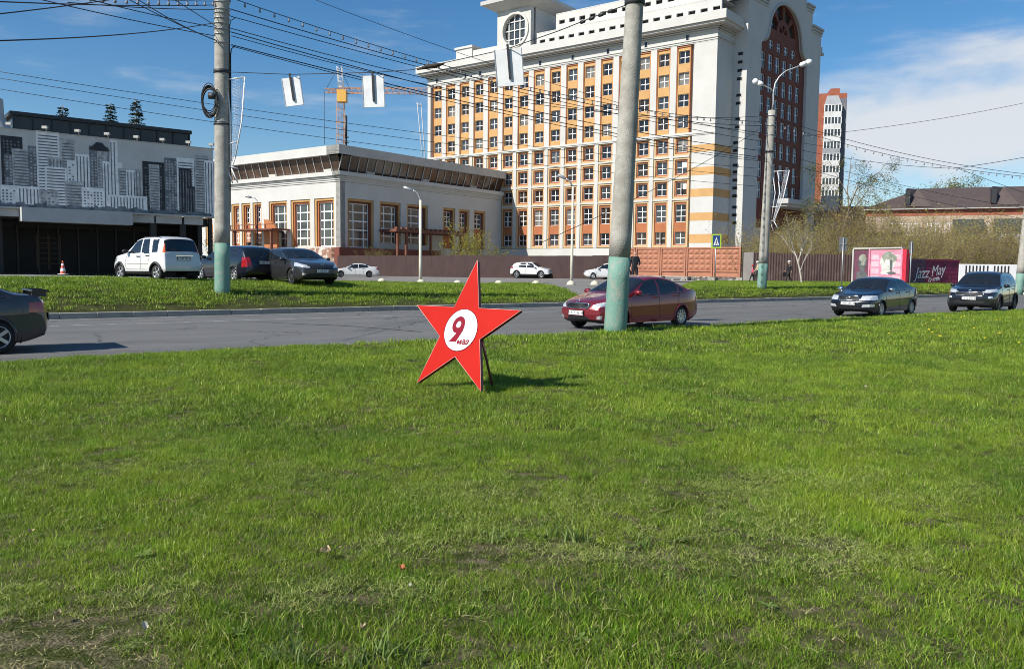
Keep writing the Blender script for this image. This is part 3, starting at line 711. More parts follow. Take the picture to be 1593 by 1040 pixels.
    mb.build('barred_door', mat('old_wood', (0.10, 0.065, 0.04), 0.8, 0.3, 3), root)
    GLZ = mat('dim_shopfront_glass', (0.012, 0.012, 0.013), 0.35, 0.5, 0.8, spec=0.15); FRM = mat('dim_frame', (0.05, 0.043, 0.036), 0.6, 0.2, 2)
    for i in range(14):
        s = sA - 1 + i*1.25
        if s > rE-0.5: break
        mb = MB(); mb.obox(g, s-0.05, s+0.05, 0.3, z0, -4.98, -4.82); mb.build('shopfront_mullion', FRM, root)
        mb = MB(); mb.obox(g, s+0.06, s+1.19, 1.0, z0-0.2, -4.99, -4.95); mb.build('shopfront_pane', GLZ, root)
    for px in (2, 240, 286): 
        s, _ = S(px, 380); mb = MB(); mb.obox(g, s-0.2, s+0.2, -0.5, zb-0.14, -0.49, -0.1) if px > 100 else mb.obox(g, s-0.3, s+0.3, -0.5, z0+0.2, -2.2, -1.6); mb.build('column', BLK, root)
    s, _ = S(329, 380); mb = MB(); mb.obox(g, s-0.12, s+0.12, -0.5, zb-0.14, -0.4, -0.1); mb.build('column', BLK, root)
    for k in range(3):
        a0, _ = S(55, 415); a1, _ = S(205, 415); mb = MB(); mb.obox(g, a0, a1, -0.3, 0.36-0.13*k, -3.5, -1.5+0.4*k); mb.build('step', mat('step_stone', (0.2,0.19,0.18), 0.9, 0.2, 1), root)
    # white rounded tower edge at the far left
    q = PT(-14, 190, 54); mb = MB()
    L0 = Vector((q.x, q.y, 0)) - Vector((base.x, base.y, 0))
    prof = [(2.3, zt-2.2), (2.1, zt-1), (1.7, zt-0.3), (1.0, zt+0.7), (0.75, zt+1.1), (0.72, zt+2.2), (0.55, zt+2.3), (0.5, zt+2.9), (0.1, zt+3.1), (0.05, zt+4.0)]
    mb.lathe(prof, 24, 0, (L0.x, L0.y, -1)); mb.build('corner_dome', WALL2, root)
    return root
build_pavilion()

# ------------------------------------------------------------------ far brick apartment tower and low house, right
BRICK = mat('red_brick', (0.32, 0.10, 0.055), 0.85, 0.18, 1.0)
def build_apartments():
    P = PT(1294, 300, 195.0); f = frame((P.x, P.y), R(-12)); base = Vector((P.x, P.y, 0.5)); g = sub(f, base)
    def S(px, py): p = PLN(px, py, f.o, f.nx); return (p.xy - Vector(f.o)).dot(f.dx), p.z
    a, ztop = S(1272, 146); b, z2 = S(1318, 150)
    c0, _ = S(1279, 240); c1, _ = S(1305, 240)
    root = thing('apartment_tower', 'distant red brick apartment tower with white balconies right of the white building', 'building', base)
    mb = MB(); mb.obox(g, a-6, b, -0.5, ztop, -16, 0.0); mb.build('wall', BRICK, root)
    mb = MB(); mb.obox(g, c0+1.5, b-1.5, ztop, ztop+1.3, -12, -1.0); mb.build('roof_house', BRICK, root)
    mb = MB(); mb.obox(g, b-2.4, b+0.01, 0, ztop-1.2, -15, 0.02); mb.build('side_panel', mat('grey_panel', (0.16,0.16,0.18), 0.8, 0.25, 0.5), root)
    BAL = mat('balcony_white', (0.62,0.62,0.6), 0.7, 0.15, 0.8); BG = mat('balcony_grey', (0.3,0.31,0.33), 0.7, 0.15, 0.8)
    _, zA = S(1292, 164); _, zB = S(1292, 182)
    n = 11; dz = 2.78; top = zA
    mb = MB(); mb.add([g(c0, top, 0.02), g(c1, top, 0.02), g(c1, top, 1.3), g(c0, top, 1.3), g(c0+0.6, top+2.2, 0.02), g(c1-0.6, top+2.2, 0.02)], [(0,3,2,1),(3,4,5,2),(0,4,3),(1,2,5)]); mb.build('balcony_roof', BG, root)
    rr = random.Random(4)
    for i in range(n):
        zt = top - 0.02 - i*dz
        if zt-dz < 4: break
        bal = MB(); bal.obox(g, c0, c1, zt-dz+0.05, zt-dz+1.15, 0.02, 1.3); o = bal.build('balcony', rr.choice([BAL, BAL, BG]), root)
        mb = MB(); mb.obox(g, c0+0.06, c1-0.06, zt-dz+1.152, zt-0.12, 0.02, 1.2); mb.build('glazing', GLASSB, o)
        mb = MB()
        for k in range(6):
            x = c0 + (c1-c0)*k/5; mb.obox(g, x-0.1, x+0.1, zt-dz+1.152, zt-0.12, 1.1, 1.28)
        mb.obox(g, c0-0.05, c1+0.05, zt-0.118, zt+0.02, 0.02, 1.32); mb.build('glazing_bars', PVC, o)
        mb = MB(); mb.obox(g, b-1.9, b-0.8, zt-dz+1.0, zt-0.4, 0.0, 0.05); mb.build('window', GLASS, root)
build_apartments()

def build_lowhouse():
    P = PT(1400, 340, 105.0); f = frame((P.x, P.y), R(-22)); base = Vector((P.x, P.y, 0.5)); g = sub(f, base)
    def S(px, py): p = PLN(px, py, f.o, f.nx); return (p.xy - Vector(f.o)).dot(f.dx), p.z
    root = thing('low_rise_house', 'old brick low rise house with dark metal hip roof behind the scrub', 'building', base)
    a, ze = S(1348, 326); b, ze2 = S(1600, 310)
    b += 12
    r0, zr = S(1410, 303); r1, zr2 = S(1590, 291)
    zr = max(zr, zr2)+0.6
    HB = mat('weathered_facade', (0.46, 0.36, 0.27), 0.9, 0.25, 0.7)
    mb = MB(); mb.obox(g, a, b, -0.5, ze-0.9, -11, 0); mb.build('wall', HB, root)
    mb = MB(); mb.obox(g, a-0.02, b, ze-0.9, ze-0.1, -11.1, 0.02); mb.build('brick_frieze', BRICK, root)
    mb = MB(); mb.obox(g, a-0.5, b, ze-0.1, ze, -11.5, 0.5); mb.build('eaves_gutter', WALL2, root)
    RF = mat('dark_roof_sheet', (0.085, 0.063, 0.056), 0.55, 0.15, 1.0)
    mb = MB(); d = 5.5
    mb.add([g(a-0.5, ze, 0.5), g(b, ze, 0.5), g(b, ze, -11.5), g(a-0.5, ze, -11.5), g(a+6.5, zr, -d), g(b, zr, -d)], [(0,1,5,4),(3,4,5,2),(0,4,3),(1,2,5)]); rf = mb.build('roof', RF, root)
    for px in (1414, 1548):
        s, z = S(px, 315); mb = MB()
        mb.add([g(s-0.3, ze+0.3, 0.1), g(s+2.6, ze+0.3, 0.1), g(s+1.0, ze+2.6, -1.6), g(s-0.3, ze+2.6, -0.2), g(s-0.3, ze+2.6, -3), g(s+2.6, ze+0.4, -2)], [(0,1,2,3),(0,3,4),(3,2,4),(1,5,2),(2,5,4)]); mb.build('dormer', RF, rf)
        mb = MB(); mb.obox(g, s-0.38, s+0.12, ze+0.5, ze+2.3, -1, 0.13); mb.build('dormer_opening', DARKM, rf)
    wm = win_mesh(1.5, 1.5, 3, 1, 0.1); pm = pane_mesh(1.5, 1.5)
    for px in (1395, 1418, 1453, 1481, 1528, 1562, 1585):
        s, _ = S(px, 338); put_window(root, f, s, ze-3.3, 0.03, wm, pm, base)
        put_window(root, f, s, ze-6.4, 0.03, wm, pm, base)
    GRB = mat('green_balcony', (0.16, 0.26, 0.2), 0.7, 0.2, 1)
    for px, m in ((1505, GRB), (1570, BLUEB)):
        s, _ = S(px, 340); mb = MB(); mb.obox(g, s-1.7, s+1.7, ze-4.3, ze-3.2, 0.02, 1.1); bo = mb.build('balcony', m, root)
        mb = MB(); mb.obox(g, s-1.65, s+1.65, ze-3.198, ze-1.4, 0.02, 1.0); mb.build('balcony_glazing', GLASSB, bo)
    # orange roof bit behind at its left end, own house
    q = PT(1345, 318, 140); r2 = thing('tile_roof_house', 'far house with orange tile roof and pale chimney left of the dark roof', 'building', (q.x, q.y, 0.5))
    mb = MB(); mb.box((-7, 0, 0), (9, 10, 10.0)); mb.build('wall', HB, r2)
    mb = MB(); mb.add([(-7.5,-0.5,10.0),(9.5,-0.5,10.0),(9.5,10.5,10.0),(-7.5,10.5,10.0),(-7,5,12.6),(9,5,12.6)], [(0,1,5,4),(3,4,5,2),(0,4,3),(1,2,5)]); rf = mb.build('roof', mat('orange_tiles', (0.5,0.17,0.07), 0.8, 0.2, 1.5), r2)
    mb = MB(); mb.box((-5.6, 3, 10.5), (-3.2, 5, 14.2)); mb.build('chimney', WALL2, rf)
    # white low shed with dark flat roof in the scrub
    q = PT(1372, 372, 85); r3 = thing('site_shed', 'small pale shed with dark flat roof half hidden in the scrub', 'shed', (q.x, q.y, 0.6))
    mb = MB(); mb.box((-2.4, 0, 0), (3.0, 3, 2.9)); mb.build('wall', mat('cream_panels', (0.7,0.66,0.52), 0.8, 0.1, 1), r3)
    mb = MB(); mb.box((-1.6, 0.5, 2.9), (1.9, 2.8, 4.9)); mb.build('upper_box', WALL2, r3)
    mb = MB(); mb.box((-1.9, 0.3, 4.9), (2.2, 3.0, 5.2)); mb.box((1.91, 0.35, 3.4), (2.0, 2.9, 4.88)); mb.build('roof', DARKM, r3)
BLUEB = mat('pale_balcony', (0.55, 0.58, 0.58), 0.7, 0.1, 1)
build_lowhouse()

# ------------------------------------------------------------------ fences
def sheet_fence(name, p0, p1, h0, h1, zb0, zb1, label, m, pw=2.0, group=None, post=True):
    p0 = Vector(p0); p1 = Vector(p1); L = (p1-p0).length; n = max(1, int(round(L/pw))); d = (p1-p0)/L
    ang = math.atan2(d.y, d.x)
    root = thing(name, label, 'fence', (p0.x, p0.y, zb0), 0, group)
    rr = random.Random(int(L*10))
    w = L/n
    mb = MB(); pts = []
    k = int(w/0.1); 
    for i in range(k+1): pts.append((w*i/k, 0.018 if i % 2 else -0.018))
    for i in range(k):
        (x0, y0), (x1, y1) = pts[i], pts[i+1]
        mb.add([(x0,y0,0),(x1,y1,0),(x1,y1,1),(x0,y0,1)], [(0,1,2,3)])
    me = mb.mesh('sheet_panel', m)
    pm = MB(); pm.box((-0.04,0.03,-0.3),(0.04,0.11,1)); pme = pm.mesh('fence_post', DARKM)
    rail = MB(); rail.box((0, 0.022, -0.03), (L, 0.07, 0.03)); rme = rail.mesh('fence_rail', m)
    for i in range(n):
        t = (i+0.5)/n; hh = h0+(h1-h0)*t; zz = zb0+(zb1-zb0)*t
        q = d*(i*w)
        o = link('sheet_panel', me, root, (q.x, q.y, zz-zb0+rr.uniform(-0.03, 0.03)), ang); o.scale = (0.997, 1, hh)
        o = link('fence_post', pme, root, (q.x, q.y, zz-zb0), ang); o.scale = (1, 1, hh)
    return root
# long brown sheet fence in front of the annex, parallel to the tall building
FP1 = PT(950, 420, 76.0); FP0 = Vector((FP1.x, FP1.y)) - Vector((math.cos(FA), math.sin(FA)))*37.5
def ztop_at(px, py, p):
    return PLN(px, py, (p[0], p[1]), fM.nx).z
def px_of(p):
    q = Vector(p)-CAMP; z = q.dot(fwd); return 796.5+FPX*q.dot(RT)/z, 520-FPX*q.dot(UP)/z
zA = ztop_at(540, 397.5, FP0); zB = ztop_at(940, 397.5, FP1); zmid = ztop_at(815, 398.5, FP1)
b0 = ztop_at(540, 431, FP0); b1 = ztop_at(900, 440, FP1)
sheet_fence('sheet_fence', FP0, (FP1.x, FP1.y), zA-b0, zB-b1, b0, b1, 'long dark brown sheet metal fence in front of the annex', BROWNF)
def concrete_fence():
    p0 = Vector((FP1.x, FP1.y)); d = Vector((math.cos(FA), math.sin(FA)))
    fr = frame((p0.x, p0.y), FA)
    def S(px, py): p = PLN(px, py, fr.o, fr.nx); return (p.xy-p0).dot(d), p.z
    s0 = 0.1; s1, zt = S(1154, 384); _, zb = S(1154, 431); _, z0 = S(1000, 385); zt = (zt+z0)/2
    base = Vector((p0.x, p0.y, zb)); g = sub(fr, base)
    root = thing('concrete_fence', 'salmon pink concrete panel fence with rows of raised diamonds', 'fence', base)
    PINK = mat('salmon_concrete', (0.38, 0.165, 0.10), 0.85, 0.14, 1.3, 0.2, 10)
    n = 5; w = (s1-s0)/n; H = zt-zb
    loc = frame((0, 0), FA)
    mb = MB(); mb.obox(loc, 0.03, w-0.03, 0, H, -0.14, 0.0)
    for a, b in ((0.03, 0.16), (w-0.16, w-0.03)): mb.obox(loc, a, b, 0.01, H-0.01, 0.001, 0.1)
    mb.obox(loc, 0.162, w-0.162, H-0.14, H-0.01, 0.001, 0.09); mb.obox(loc, 0.162, w-0.162, 0.42, 0.52, 0.001, 0.09)
    nx, nz = 4, 4; x0, x1, y0, y1 = 0.2, w-0.2, 0.56, H-0.18
    for i in range(nx):
        for j in range(nz):
            ax, bx = x0+(x1-x0)*i/nx, x0+(x1-x0)*(i+1)/nx; ay, by = y0+(y1-y0)*j/nz, y0+(y1-y0)*(j+1)/nz
            mb.add([loc(ax,ay,0.002), loc(bx,ay,0.002), loc(bx,by,0.002), loc(ax,by,0.002), loc((ax+bx)/2,(ay+by)/2,0.12)], [(0,1,4),(1,2,4),(2,3,4),(3,0,4)])
    me = mb.mesh('concrete_panel', PINK)
    fm = MB(); fm.obox(loc, -0.3, 0.3, -0.55, -0.02, -0.4, 0.35); fme = fm.mesh('footing_block', KERB)
    for i in range(n):
        o = link('concrete_panel', me, root, loc(s0+i*w, 0, 0)); o = link('footing_block', fme, root, loc(s0+i*w, 0, 0))
    link('footing_block', fme, root, loc(s1, 0, 0))
    rub = random.Random(2)
    for i in range(14):
        x = s0 + rub.random()*(s1-s0); b = MB(); r = rub.uniform(0.1, 0.26)
        bm = bmesh.new(); bmesh.ops.create_icosphere(bm, subdivisions=1, radius=r)
        for v in bm.verts: v.co *= rub.uniform(0.75, 1.15)
        me2 = bpy.data.meshes.new('rubble'); bm.to_mesh(me2); bm.free(); me2.materials.append(KERB)
        p = g(x, 0, 0.5+rub.random()*0.4); link('rubble_stone', me2, root, (p.x, p.y, -0.35))
    return g(s1, 0, 0)+base
CF1 = concrete_fence()
# brown fence further right, then the painted walls
W0 = PT(1172, 437, 66.0); W1 = PT(1326, 441, 64.5)
BROWN2 = mat('streaky_brown_sheet', (0.062, 0.034, 0.029), 0.6, 0.0, 1.1, col2=(0.12, 0.075, 0.065), thr=(0.48, 0.75))
sheet_fence('sheet_fence', W0.xy, W1.xy, PT(1172, 393, 66).z-W0.z, PT(1326, 396, 64.5).z-W1.z, W0.z, W1.z, 'streaky brown sheet fence behind the woman in a white hat', BROWN2)
q0 = PT(1156, 437, 68.0); q1 = PT(1172, 437, 66.3)
mb = MB(); GREYG = mat('grey_gate_sheet', (0.22, 0.205, 0.19), 0.7, 0.15, 1.0)
t = thing('gate', 'narrow grey sheet gate between pink and brown fences', 'gate', (q0.x, q0.y, q0.z))
dd = (q1-q0).xy; L = dd.length
mb.box((0, -0.03, 0.05), (L-0.05, 0.03, 2.35)); mb.build('gate_leaf', GREYG, t).rotation_euler = (0, 0, math.atan2(dd.y, dd.x))
mb = MB(); mb.box((-0.08, -0.05, -0.2), (0.0, 0.05, 2.4)); mb.build('gate_post', DARKM, t).rotation_euler = (0, 0, math.atan2(dd.y, dd.x))

def mural_walls():
    # boxy painted kiosk wall, two faces of paint and a red side
    p0 = PT(1326, 445, 63.0); p1 = PT(1404, 447, 59.5)
    d = (p1-p0).xy; L = d.length; ang = math.atan2(d.y, d.x); fr = frame((p0.x, p0.y), ang); zb = p0.z-0.1; base = Vector((p0.x, p0.y, zb)); g = sub(fr, base)
    def S(px, py): p = PLN(px, py, fr.o, fr.nx); return (p.xy-Vector(fr.o)).dot(fr.dx), p.z
    sm, zt = S(1354, 388); s2, _ = S(1404, 400); s3, _ = S(1411, 400)
    zt = S(1380, 388)[1]
    root = thing('painted_panel_wall', 'graffiti panel wall with a dark portrait and a pale portrait on pink', 'wall', base)
    PUR = mat('dull_purple_paint', (0.13, 0.045, 0.075), 0.7, 0.3, 2.0); PNK = mat('pink_paint', (0.62, 0.24, 0.33), 0.7, 0.25, 2.2); RED = mat('crimson_paint', (0.55, 0.02, 0.05), 0.6, 0.15, 2)
    PALE = mat('pale_grey_paint', (0.6, 0.6, 0.55), 0.7, 0.3, 3.0); SLATE = mat('slate_paint', (0.10, 0.105, 0.11), 0.7, 0.4, 3.0); OLV = mat('olive_grey_paint', (0.26, 0.27, 0.22), 0.7, 0.4, 3)
    mb = MB(); mb.obox(g, 0.0, sm, zb, zt, -0.3, 0.0); a = mb.build('purple_panel', PUR, root)
    mb = MB(); mb.obox(g, sm, s2, zb, zt, -0.3, 0.004); b = mb.build('pink_panel', PNK, root)
    mb = MB(); mb.obox(g, s2+0.002, s3, zb, zt, -0.3, 0.06); mb.build('red_panel', RED, root)
    for s in (0.0, sm, s2):
        mb = MB(); mb.obox(g, s-0.06, s+0.06, zb, zt+0.06, 0.005, 0.09); mb.build('panel_post', WALL2 if s == 0 else PNK, root)
    mb = MB(); mb.obox(g, 0, s2, zt+0.061, zt+0.16, -0.3, 0.1); mb.build('top_rail', WALL2, root)
    # loose, generic heads: flat paint shapes
    def blob(cx, cz, rx, rz, d, m, par, n=14, jit=0.12, seed=0):
        r2 = random.Random(seed); P = [(cx+rx*math.cos(2*math.pi*i/n)*(1+r2.uniform(-jit, jit)), cz+rz*math.sin(2*math.pi*i/n)*(1+r2.uniform(-jit, jit))) for i in range(n)]
        mb = MB(); mb.prism(P, g, 0.001, d); mb.build('paint_shape', m, par)
    h = zt-zb; c = sm*0.55; z = zb+h*0.66
    blob(c, z, sm*0.26, h*0.23, 0.006, SLATE, a, seed=1); blob(c+0.02, z+h*0.12, sm*0.22, h*0.11, 0.009, OLV, a, seed=2)
    blob(c, zb+h*0.3, sm*0.34, h*0.16, 0.007, SLATE, a, seed=3); blob(c+0.05, z-h*0.03, sm*0.12, h*0.05, 0.011, OLV, a, seed=4)
    for j in range(4):
        for k in (0, 1):
            mb = MB(); w = (s2-sm)*0.24; x = sm+0.12 if k == 0 else s2-0.12-w
            mb.obox(g, x, x+w, zb+h*(0.2+0.18*j), zb+h*(0.2+0.18*j)+h*0.13, 0.005, 0.007); mb.build('paint_shape', mat('light_pink_paint', (0.74,0.42,0.48), 0.7, 0.2, 3), b)
    c = (sm+s2)/2+0.15; z = zb+h*0.62
    blob(c, z+h*0.04, 0.62, h*0.28, 0.010, PALE, b, jit=0.18, seed=5); blob(c+0.1, z+h*0.17, 0.58, h*0.14, 0.013, OLV, b, jit=0.3, seed=6)
    blob(c-0.1, z-h*0.16, 0.45, h*0.13, 0.0125, PALE, b, jit=0.3, seed=7); blob(c+0.3, z-h*0.02, 0.14, h*0.16, 0.015, SLATE, b, jit=0.3, seed=8)
    blob(c+0.35, z-h*0.22, 0.35, h*0.04, 0.016, SLATE, b, jit=0.3, seed=9); blob(c, z+h*0.05, 0.18, h*0.08, 0.017, PALE, b, jit=0.3, seed=10)
    # long crimson-purple fence with brush lettering
    p0 = PT(1411, 448, 60.0); p1 = PT(1490, 448, 63.5); d = (p1-p0).xy; L = d.length; ang = math.atan2(d.y, d.x); fr = frame((p0.x, p0.y), ang); base = Vector((p0.x, p0.y, p0.z-0.1)); g = sub(fr, base)
    def S2(px, py): p = PLN(px, py, fr.o, fr.nx); return (p.xy-Vector(fr.o)).dot(fr.dx), p.z
    zt = S2(1450, 403)[1]; zb = base.z
    root = thing('lettered_fence', 'deep crimson concrete fence with white brush lettering beside the pink mural', 'fence', base)
    CRI = mat('dark_crimson_paint', (0.24, 0.014, 0.06), 0.7, 0.3, 1.5); PUR2 = mat('violet_paint', (0.12, 0.05, 0.08), 0.7, 0.3, 2)
    for i in range(3):
        mb = MB(); mb.obox(g, L*i/3+0.01, L*(i+1)/3-0.01, zb, zt, -0.15, 0.0)
        mb.obox(g, L*i/3+0.02, L*(i+1)/3-0.02, zt-0.15, zt-0.01, 0.001, 0.06); mb.obox(g, L*i/3+0.02, L*(i+1)/3-0.02, zb+0.2, zb+0.35, 0.001, 0.06)
        nx, nz = 5, 5; x0, x1, y0, y1 = L*i/3+0.1, L*(i+1)/3-0.1, zb+0.4, zt-0.2
        for a in range(nx):
            for b in range(nz):
                ax, bx = x0+(x1-x0)*a/nx, x0+(x1-x0)*(a+1)/nx; ay, by = y0+(y1-y0)*b/nz, y0+(y1-y0)*(b+1)/nz
                mb.add([g(ax,ay,0.002), g(bx,ay,0.002), g(bx,by,0.002), g(ax,by,0.002), g((ax+bx)/2,(ay+by)/2,0.03)], [(0,1,4),(1,2,4),(2,3,4),(3,0,4)])
        mb.build('concrete_panel', PUR2 if i == 0 else CRI, root)
    LET = mat('lettering_white', (0.75, 0.7, 0.72), 0.7, 0.1)
    for body, px, py, sz, sh in (('Jazz', 1433, 425, 1.15, 0.35), ('May', 1458, 421, 1.1, 0.35), ('Очень', 1452, 434.5, 0.5, 0.3)):
        me = text_mesh(body, sz, sh, -0.002, 0.004); me.materials.clear(); me.materials.append(LET)
        s, z = S2(px, py); o = link('lettering', me, root); p = g(s, z, 0.05); o.location = p; o.rotation_euler = (R(90), R(-8) if body != 'Jazz' else R(-2), ang)
    # black and white fence at the far right
    p0 = PT(1490, 446, 66.6); p1 = PT(1606, 446, 66.6); zt = PT(1540, 411, 66.6).z; zb = p0.z-0.2
    root = thing('striped_fence', 'white and black striped concrete fence behind the dark crossover', 'fence', (p0.x, p0.y, zb))
    L = p1.x-p0.x; BLKP = mat('black_paint', (0.03,0.03,0.03), 0.7, 0.2)
    for i in range(3):
        mb = MB(); mb.box((L*i/3+0.02, -0.1, 0), (L*(i+1)/3-0.02, 0.1, zt-zb)); pn = mb.build('concrete_panel', WHITEM, root)
        r2 = random.Random(i)
        for k in range(7):
            x = L*i/3+0.2+k*0.28
            if r2.random() < 0.8:
                mb = MB(); mb.box((x, -0.106, 0.2), (x+0.13, -0.101, (zt-zb)-0.12)); mb.build('painted_stripe', BLKP, pn)
mural_walls()

# ------------------------------------------------------------------ cars
def car_paint(name, col, metal=0.3, rough=0.28):
    return mat(name, col, rough, 0.06, 1.5, metal=metal, coat=1.0, coords='obj')
CGLASS = mat('car_glass', (0.012, 0.015, 0.018), 0.03, 0, spec=0.8)
LAMPC = mat('clear_lamp', (0.62, 0.64, 0.66), 0.12, 0.15, 18, metal=0.35, coat=1.0, coords='obj')
LAMPR = mat('red_lamp', (0.35, 0.012, 0.015), 0.12, 0.2, 12, coat=1.0, coords='obj')
LAMPO = mat('amber_lamp', (0.75, 0.14, 0.03), 0.15, 0.2, 12, coat=1.0, coords='obj')
CHROME = mat('chrome', (0.75, 0.76, 0.78), 0.12, 0, metal=1.0)
BLKPL = mat('black_plastic', (0.014, 0.014, 0.015), 0.55, 0.1, 8, coords='obj')
RIM = mat('alloy_rim', (0.5, 0.51, 0.53), 0.3, 0.05, 6, metal=0.8, coords='obj')
RIMD = mat('dark_alloy_rim', (0.10, 0.10, 0.11), 0.35, 0.1, 6, metal=0.7, coords='obj')
PLATE = mat('plate_white', (0.78, 0.78, 0.77), 0.5, 0.04, 20, coords='obj')
PLTX = mat('plate_letters', (0.02, 0.02, 0.02), 0.6, 0)
def pip(x, y, poly):
    c = False; n = len(poly); j = n-1
    for i in range(n):
        xi, yi = poly[i]; xj, yj = poly[j]
        if (yi > y) != (yj > y) and x < (xj-xi)*(y-yi)/(yj-yi)+xi: c = not c
        j = i
    return c
def wheel_meshes(r, w, spokes, rimmat, tag_):
    mb = MB()
    prof = [(r*0.64, -w/2+0.01), (r*0.70, -w/2), (r*0.93, -w/2+0.005), (r*0.985, -w/2+0.03), (r, -w/2+0.05), (r, w/2-0.05), (r*0.985, w/2-0.03), (r*0.93, w/2-0.005), (r*0.70, w/2), (r*0.64, w/2-0.01)]
    mb.lathe(prof, 28, axis='y', cap=False); tyre = mb.mesh('tyre', RUBBER)
    mb = MB()
    mb.lathe([(r*0.66, w/2-0.012), (r*0.64, w/2-0.004), (r*0.60, w/2-0.012), (r*0.585, w/2-0.05), (r*0.585, -w/2+0.02)], 28, 0, axis='y', cap=False)
    mb.lathe([(0.001, w/2-0.09), (r*0.58, w/2-0.11)], 20, 1, axis='y', cap=False)
    mb.lathe([(0.001, w/2-0.012), (r*0.13, w/2-0.016), (r*0.16, w/2-0.06)], 14, 0, axis='y', cap=False)
    for k in range(spokes):
        a = 2*math.pi*k/spokes
        for (r0, r1, w0, w1, y0, y1) in ((r*0.08, r*0.61, 0.055, 0.04 if spokes > 6 else 0.062, w/2-0.02, w/2-0.014),):
            P = []
            for (rr_, ww_, yy) in ((r0, w0, y0), (r1, w1, y1)):
                for sx, dy in ((-1, 0), (1, 0), (1, -0.045), (-1, -0.045)):
                    x = rr_*math.cos(a) - sx*ww_/2*math.sin(a); z = rr_*math.sin(a) + sx*ww_/2*math.cos(a); P.append((x, yy+dy, z))
            mb.add(P, [(0,1,5,4),(1,2,6,5),(2,3,7,6),(3,0,4,7)], 0)
    rim = mb.mesh('rim', [rimmat, DARKM]); return tyre, rim
def pts_interp(pts, x): return float(np.interp(x, [p[0] for p in pts], [p[1] for p in pts]))
def build_car(name, label, loc, heading, sp, group=None, res=0.024):
    L, W, H = sp['L'], sp['W'], sp['H']; hw = W/2
    top = sp['top']; belt = sp['belt']; zb0 = sp.get('zb', 0.2)
    # resample the roof line by arc length and soften it
    P = np.array(top); seg = np.hypot(np.diff(P[:,0]), np.diff(P[:,1])); cum = np.concatenate([[0], np.cumsum(seg)])
    n = int(cum[-1]/res); t = np.linspace(0, cum[-1], n)
    X = np.interp(t, cum, P[:,0]); Z = np.interp(t, cum, P[:,1])
    k = int(round(sp.get('soft', 5)*0.034/res))
    def soften(a):
        ap = np.concatenate([np.full(k, a[0]), a, np.full(k, a[-1])]); return np.convolve(ap, np.ones(2*k+1)/(2*k+1), 'valid')
    X2, Z2 = soften(X), soften(Z); X2[0], X2[-1] = X[0], X[-1]
    X = np.maximum.accumulate(X2 + np.arange(n)*1e-6); Z = Z2
    n1, n2, n3 = (22, 15, 12) if res < 0.03 else (14, 10, 9)
    xf, xr = sp['xf'], sp['xr']; wr = sp['wr']; Ra = wr*1.13
    pf, pr = sp.get('pf', 0.16), sp.get('pr', 0.14)
    rows = []
    for x, zt in zip(X, Z):
        f_ = max(0, 1-x/0.75); r_ = max(0, 1-(L-x)/0.8)
        w = hw*(1 - pf*f_**2.2 - pr*r_**2.2)
        zb = zb0 + 0.10*max(0, 1-x/0.35)**1.5 + 0.12*max(0, 1-(L-x)/0.5)**1.5
        zbelt = min(pts_interp(belt, x), zt-0.035)
        gh = zt - zbelt
        row = []
        zm = zb + (zbelt-zb)*0.55
        for i in range(n1):
            q = i/n1; z = zb + (zbelt-zb)*q
            # rocker tuck, gentle shoulder crease
            bul = 1 - 0.055*max(0, 1-q/0.25)**2 - 0.045*max(0, (q-0.55)/0.45)**2
            row.append((w*bul, z))
        wb = w*0.955
        tum = sp.get('tum', 0.40); crown = min(0.055+0.05*min(1, gh/0.4), gh*0.75) if gh > 0.05 else gh*0.8
        zr = zt - crown
        for i in range(n2):
            q = i/n2; z = zbelt + (zr-zbelt)*q
            row.append((wb - tum*(z-zbelt)*(0.55+0.45*q), z))
        wre = wb - tum*(zr-zbelt)
        for i in range(n3+1):
            a = (math.pi/2)*i/n3; row.append((wre*math.cos(a)**0.75 if i < n3 else 0.0, zr + (zt-zr)*math.sin(a)**0.9))
        rows.append(row)
    NR = n1+n2+n3+1
    V = []; 
    def bow(x, y, z):
        s = (y/hw)**2
        f_ = max(0, 1-x/0.9); r_ = max(0, 1-(L-x)/0.9)
        x2 = x + sp.get('bf', 0.22)*s*f_ - sp.get('br', 0.14)*s*r_
        x2 += max(0, 0.42-z)*0.35*f_**3 - max(0, 0.42-z)*0.35*r_**3
        return x2
    def loc3(x, y, z): return (L/2-bow(x, y, z), y, z)
    faces = {}   # class -> list of faces
    for j in range(n):
        for (y, z) in rows[j]: V.append((X[j], y, z))
    for j in range(n):
        for (y, z) in rows[j]: V.append((X[j], -y, z))
    off = n*NR
    def classify(c, grp, side):
        x, y, z = c; ay = abs(y)
        if grp == 'L':
            for xw in (xf, xr):
                if (x-xw)**2 + (z-wr)**2 < Ra**2 and z < Ra*2: return None
        for nm, poly, lim in sp.get('front', []):
            if x < lim and pip(ay, z, poly): return nm + ('' if nm in ('grille', 'intake', 'badge_bar') else side)
        for nm, poly, lim in sp.get('rear', []):
            if x > L-lim and pip(ay, z, poly): return nm + ('' if nm in ('rear_window', 'rear_panel') else side)
        for nm, poly in sp.get('sidep', []):
            if grp in 'LG' and pip(x, z, poly): return nm + side
        if grp == 'T':
            a, b = sp['ws']; 
            if a < x < b and ay < hw*0.955: return 'windscreen'
            if sp.get('rw') and sp['rw'][0] < x < sp['rw'][1]: return 'rear_window'
        if grp == 'G':
            for i, poly in enumerate(sp['dlo']):
                if pip(x, z, poly): return 'side_window%d%s' % (i, side)
        if z < sp.get('clad', 0) and grp in 'LFR': return 'cladding'
        return 'body'
    def addf(ids, grp, side):
        c = np.mean([V[i] for i in ids], axis=0); cl = classify(c, grp, side)
        if cl: faces.setdefault(cl, []).append(ids)
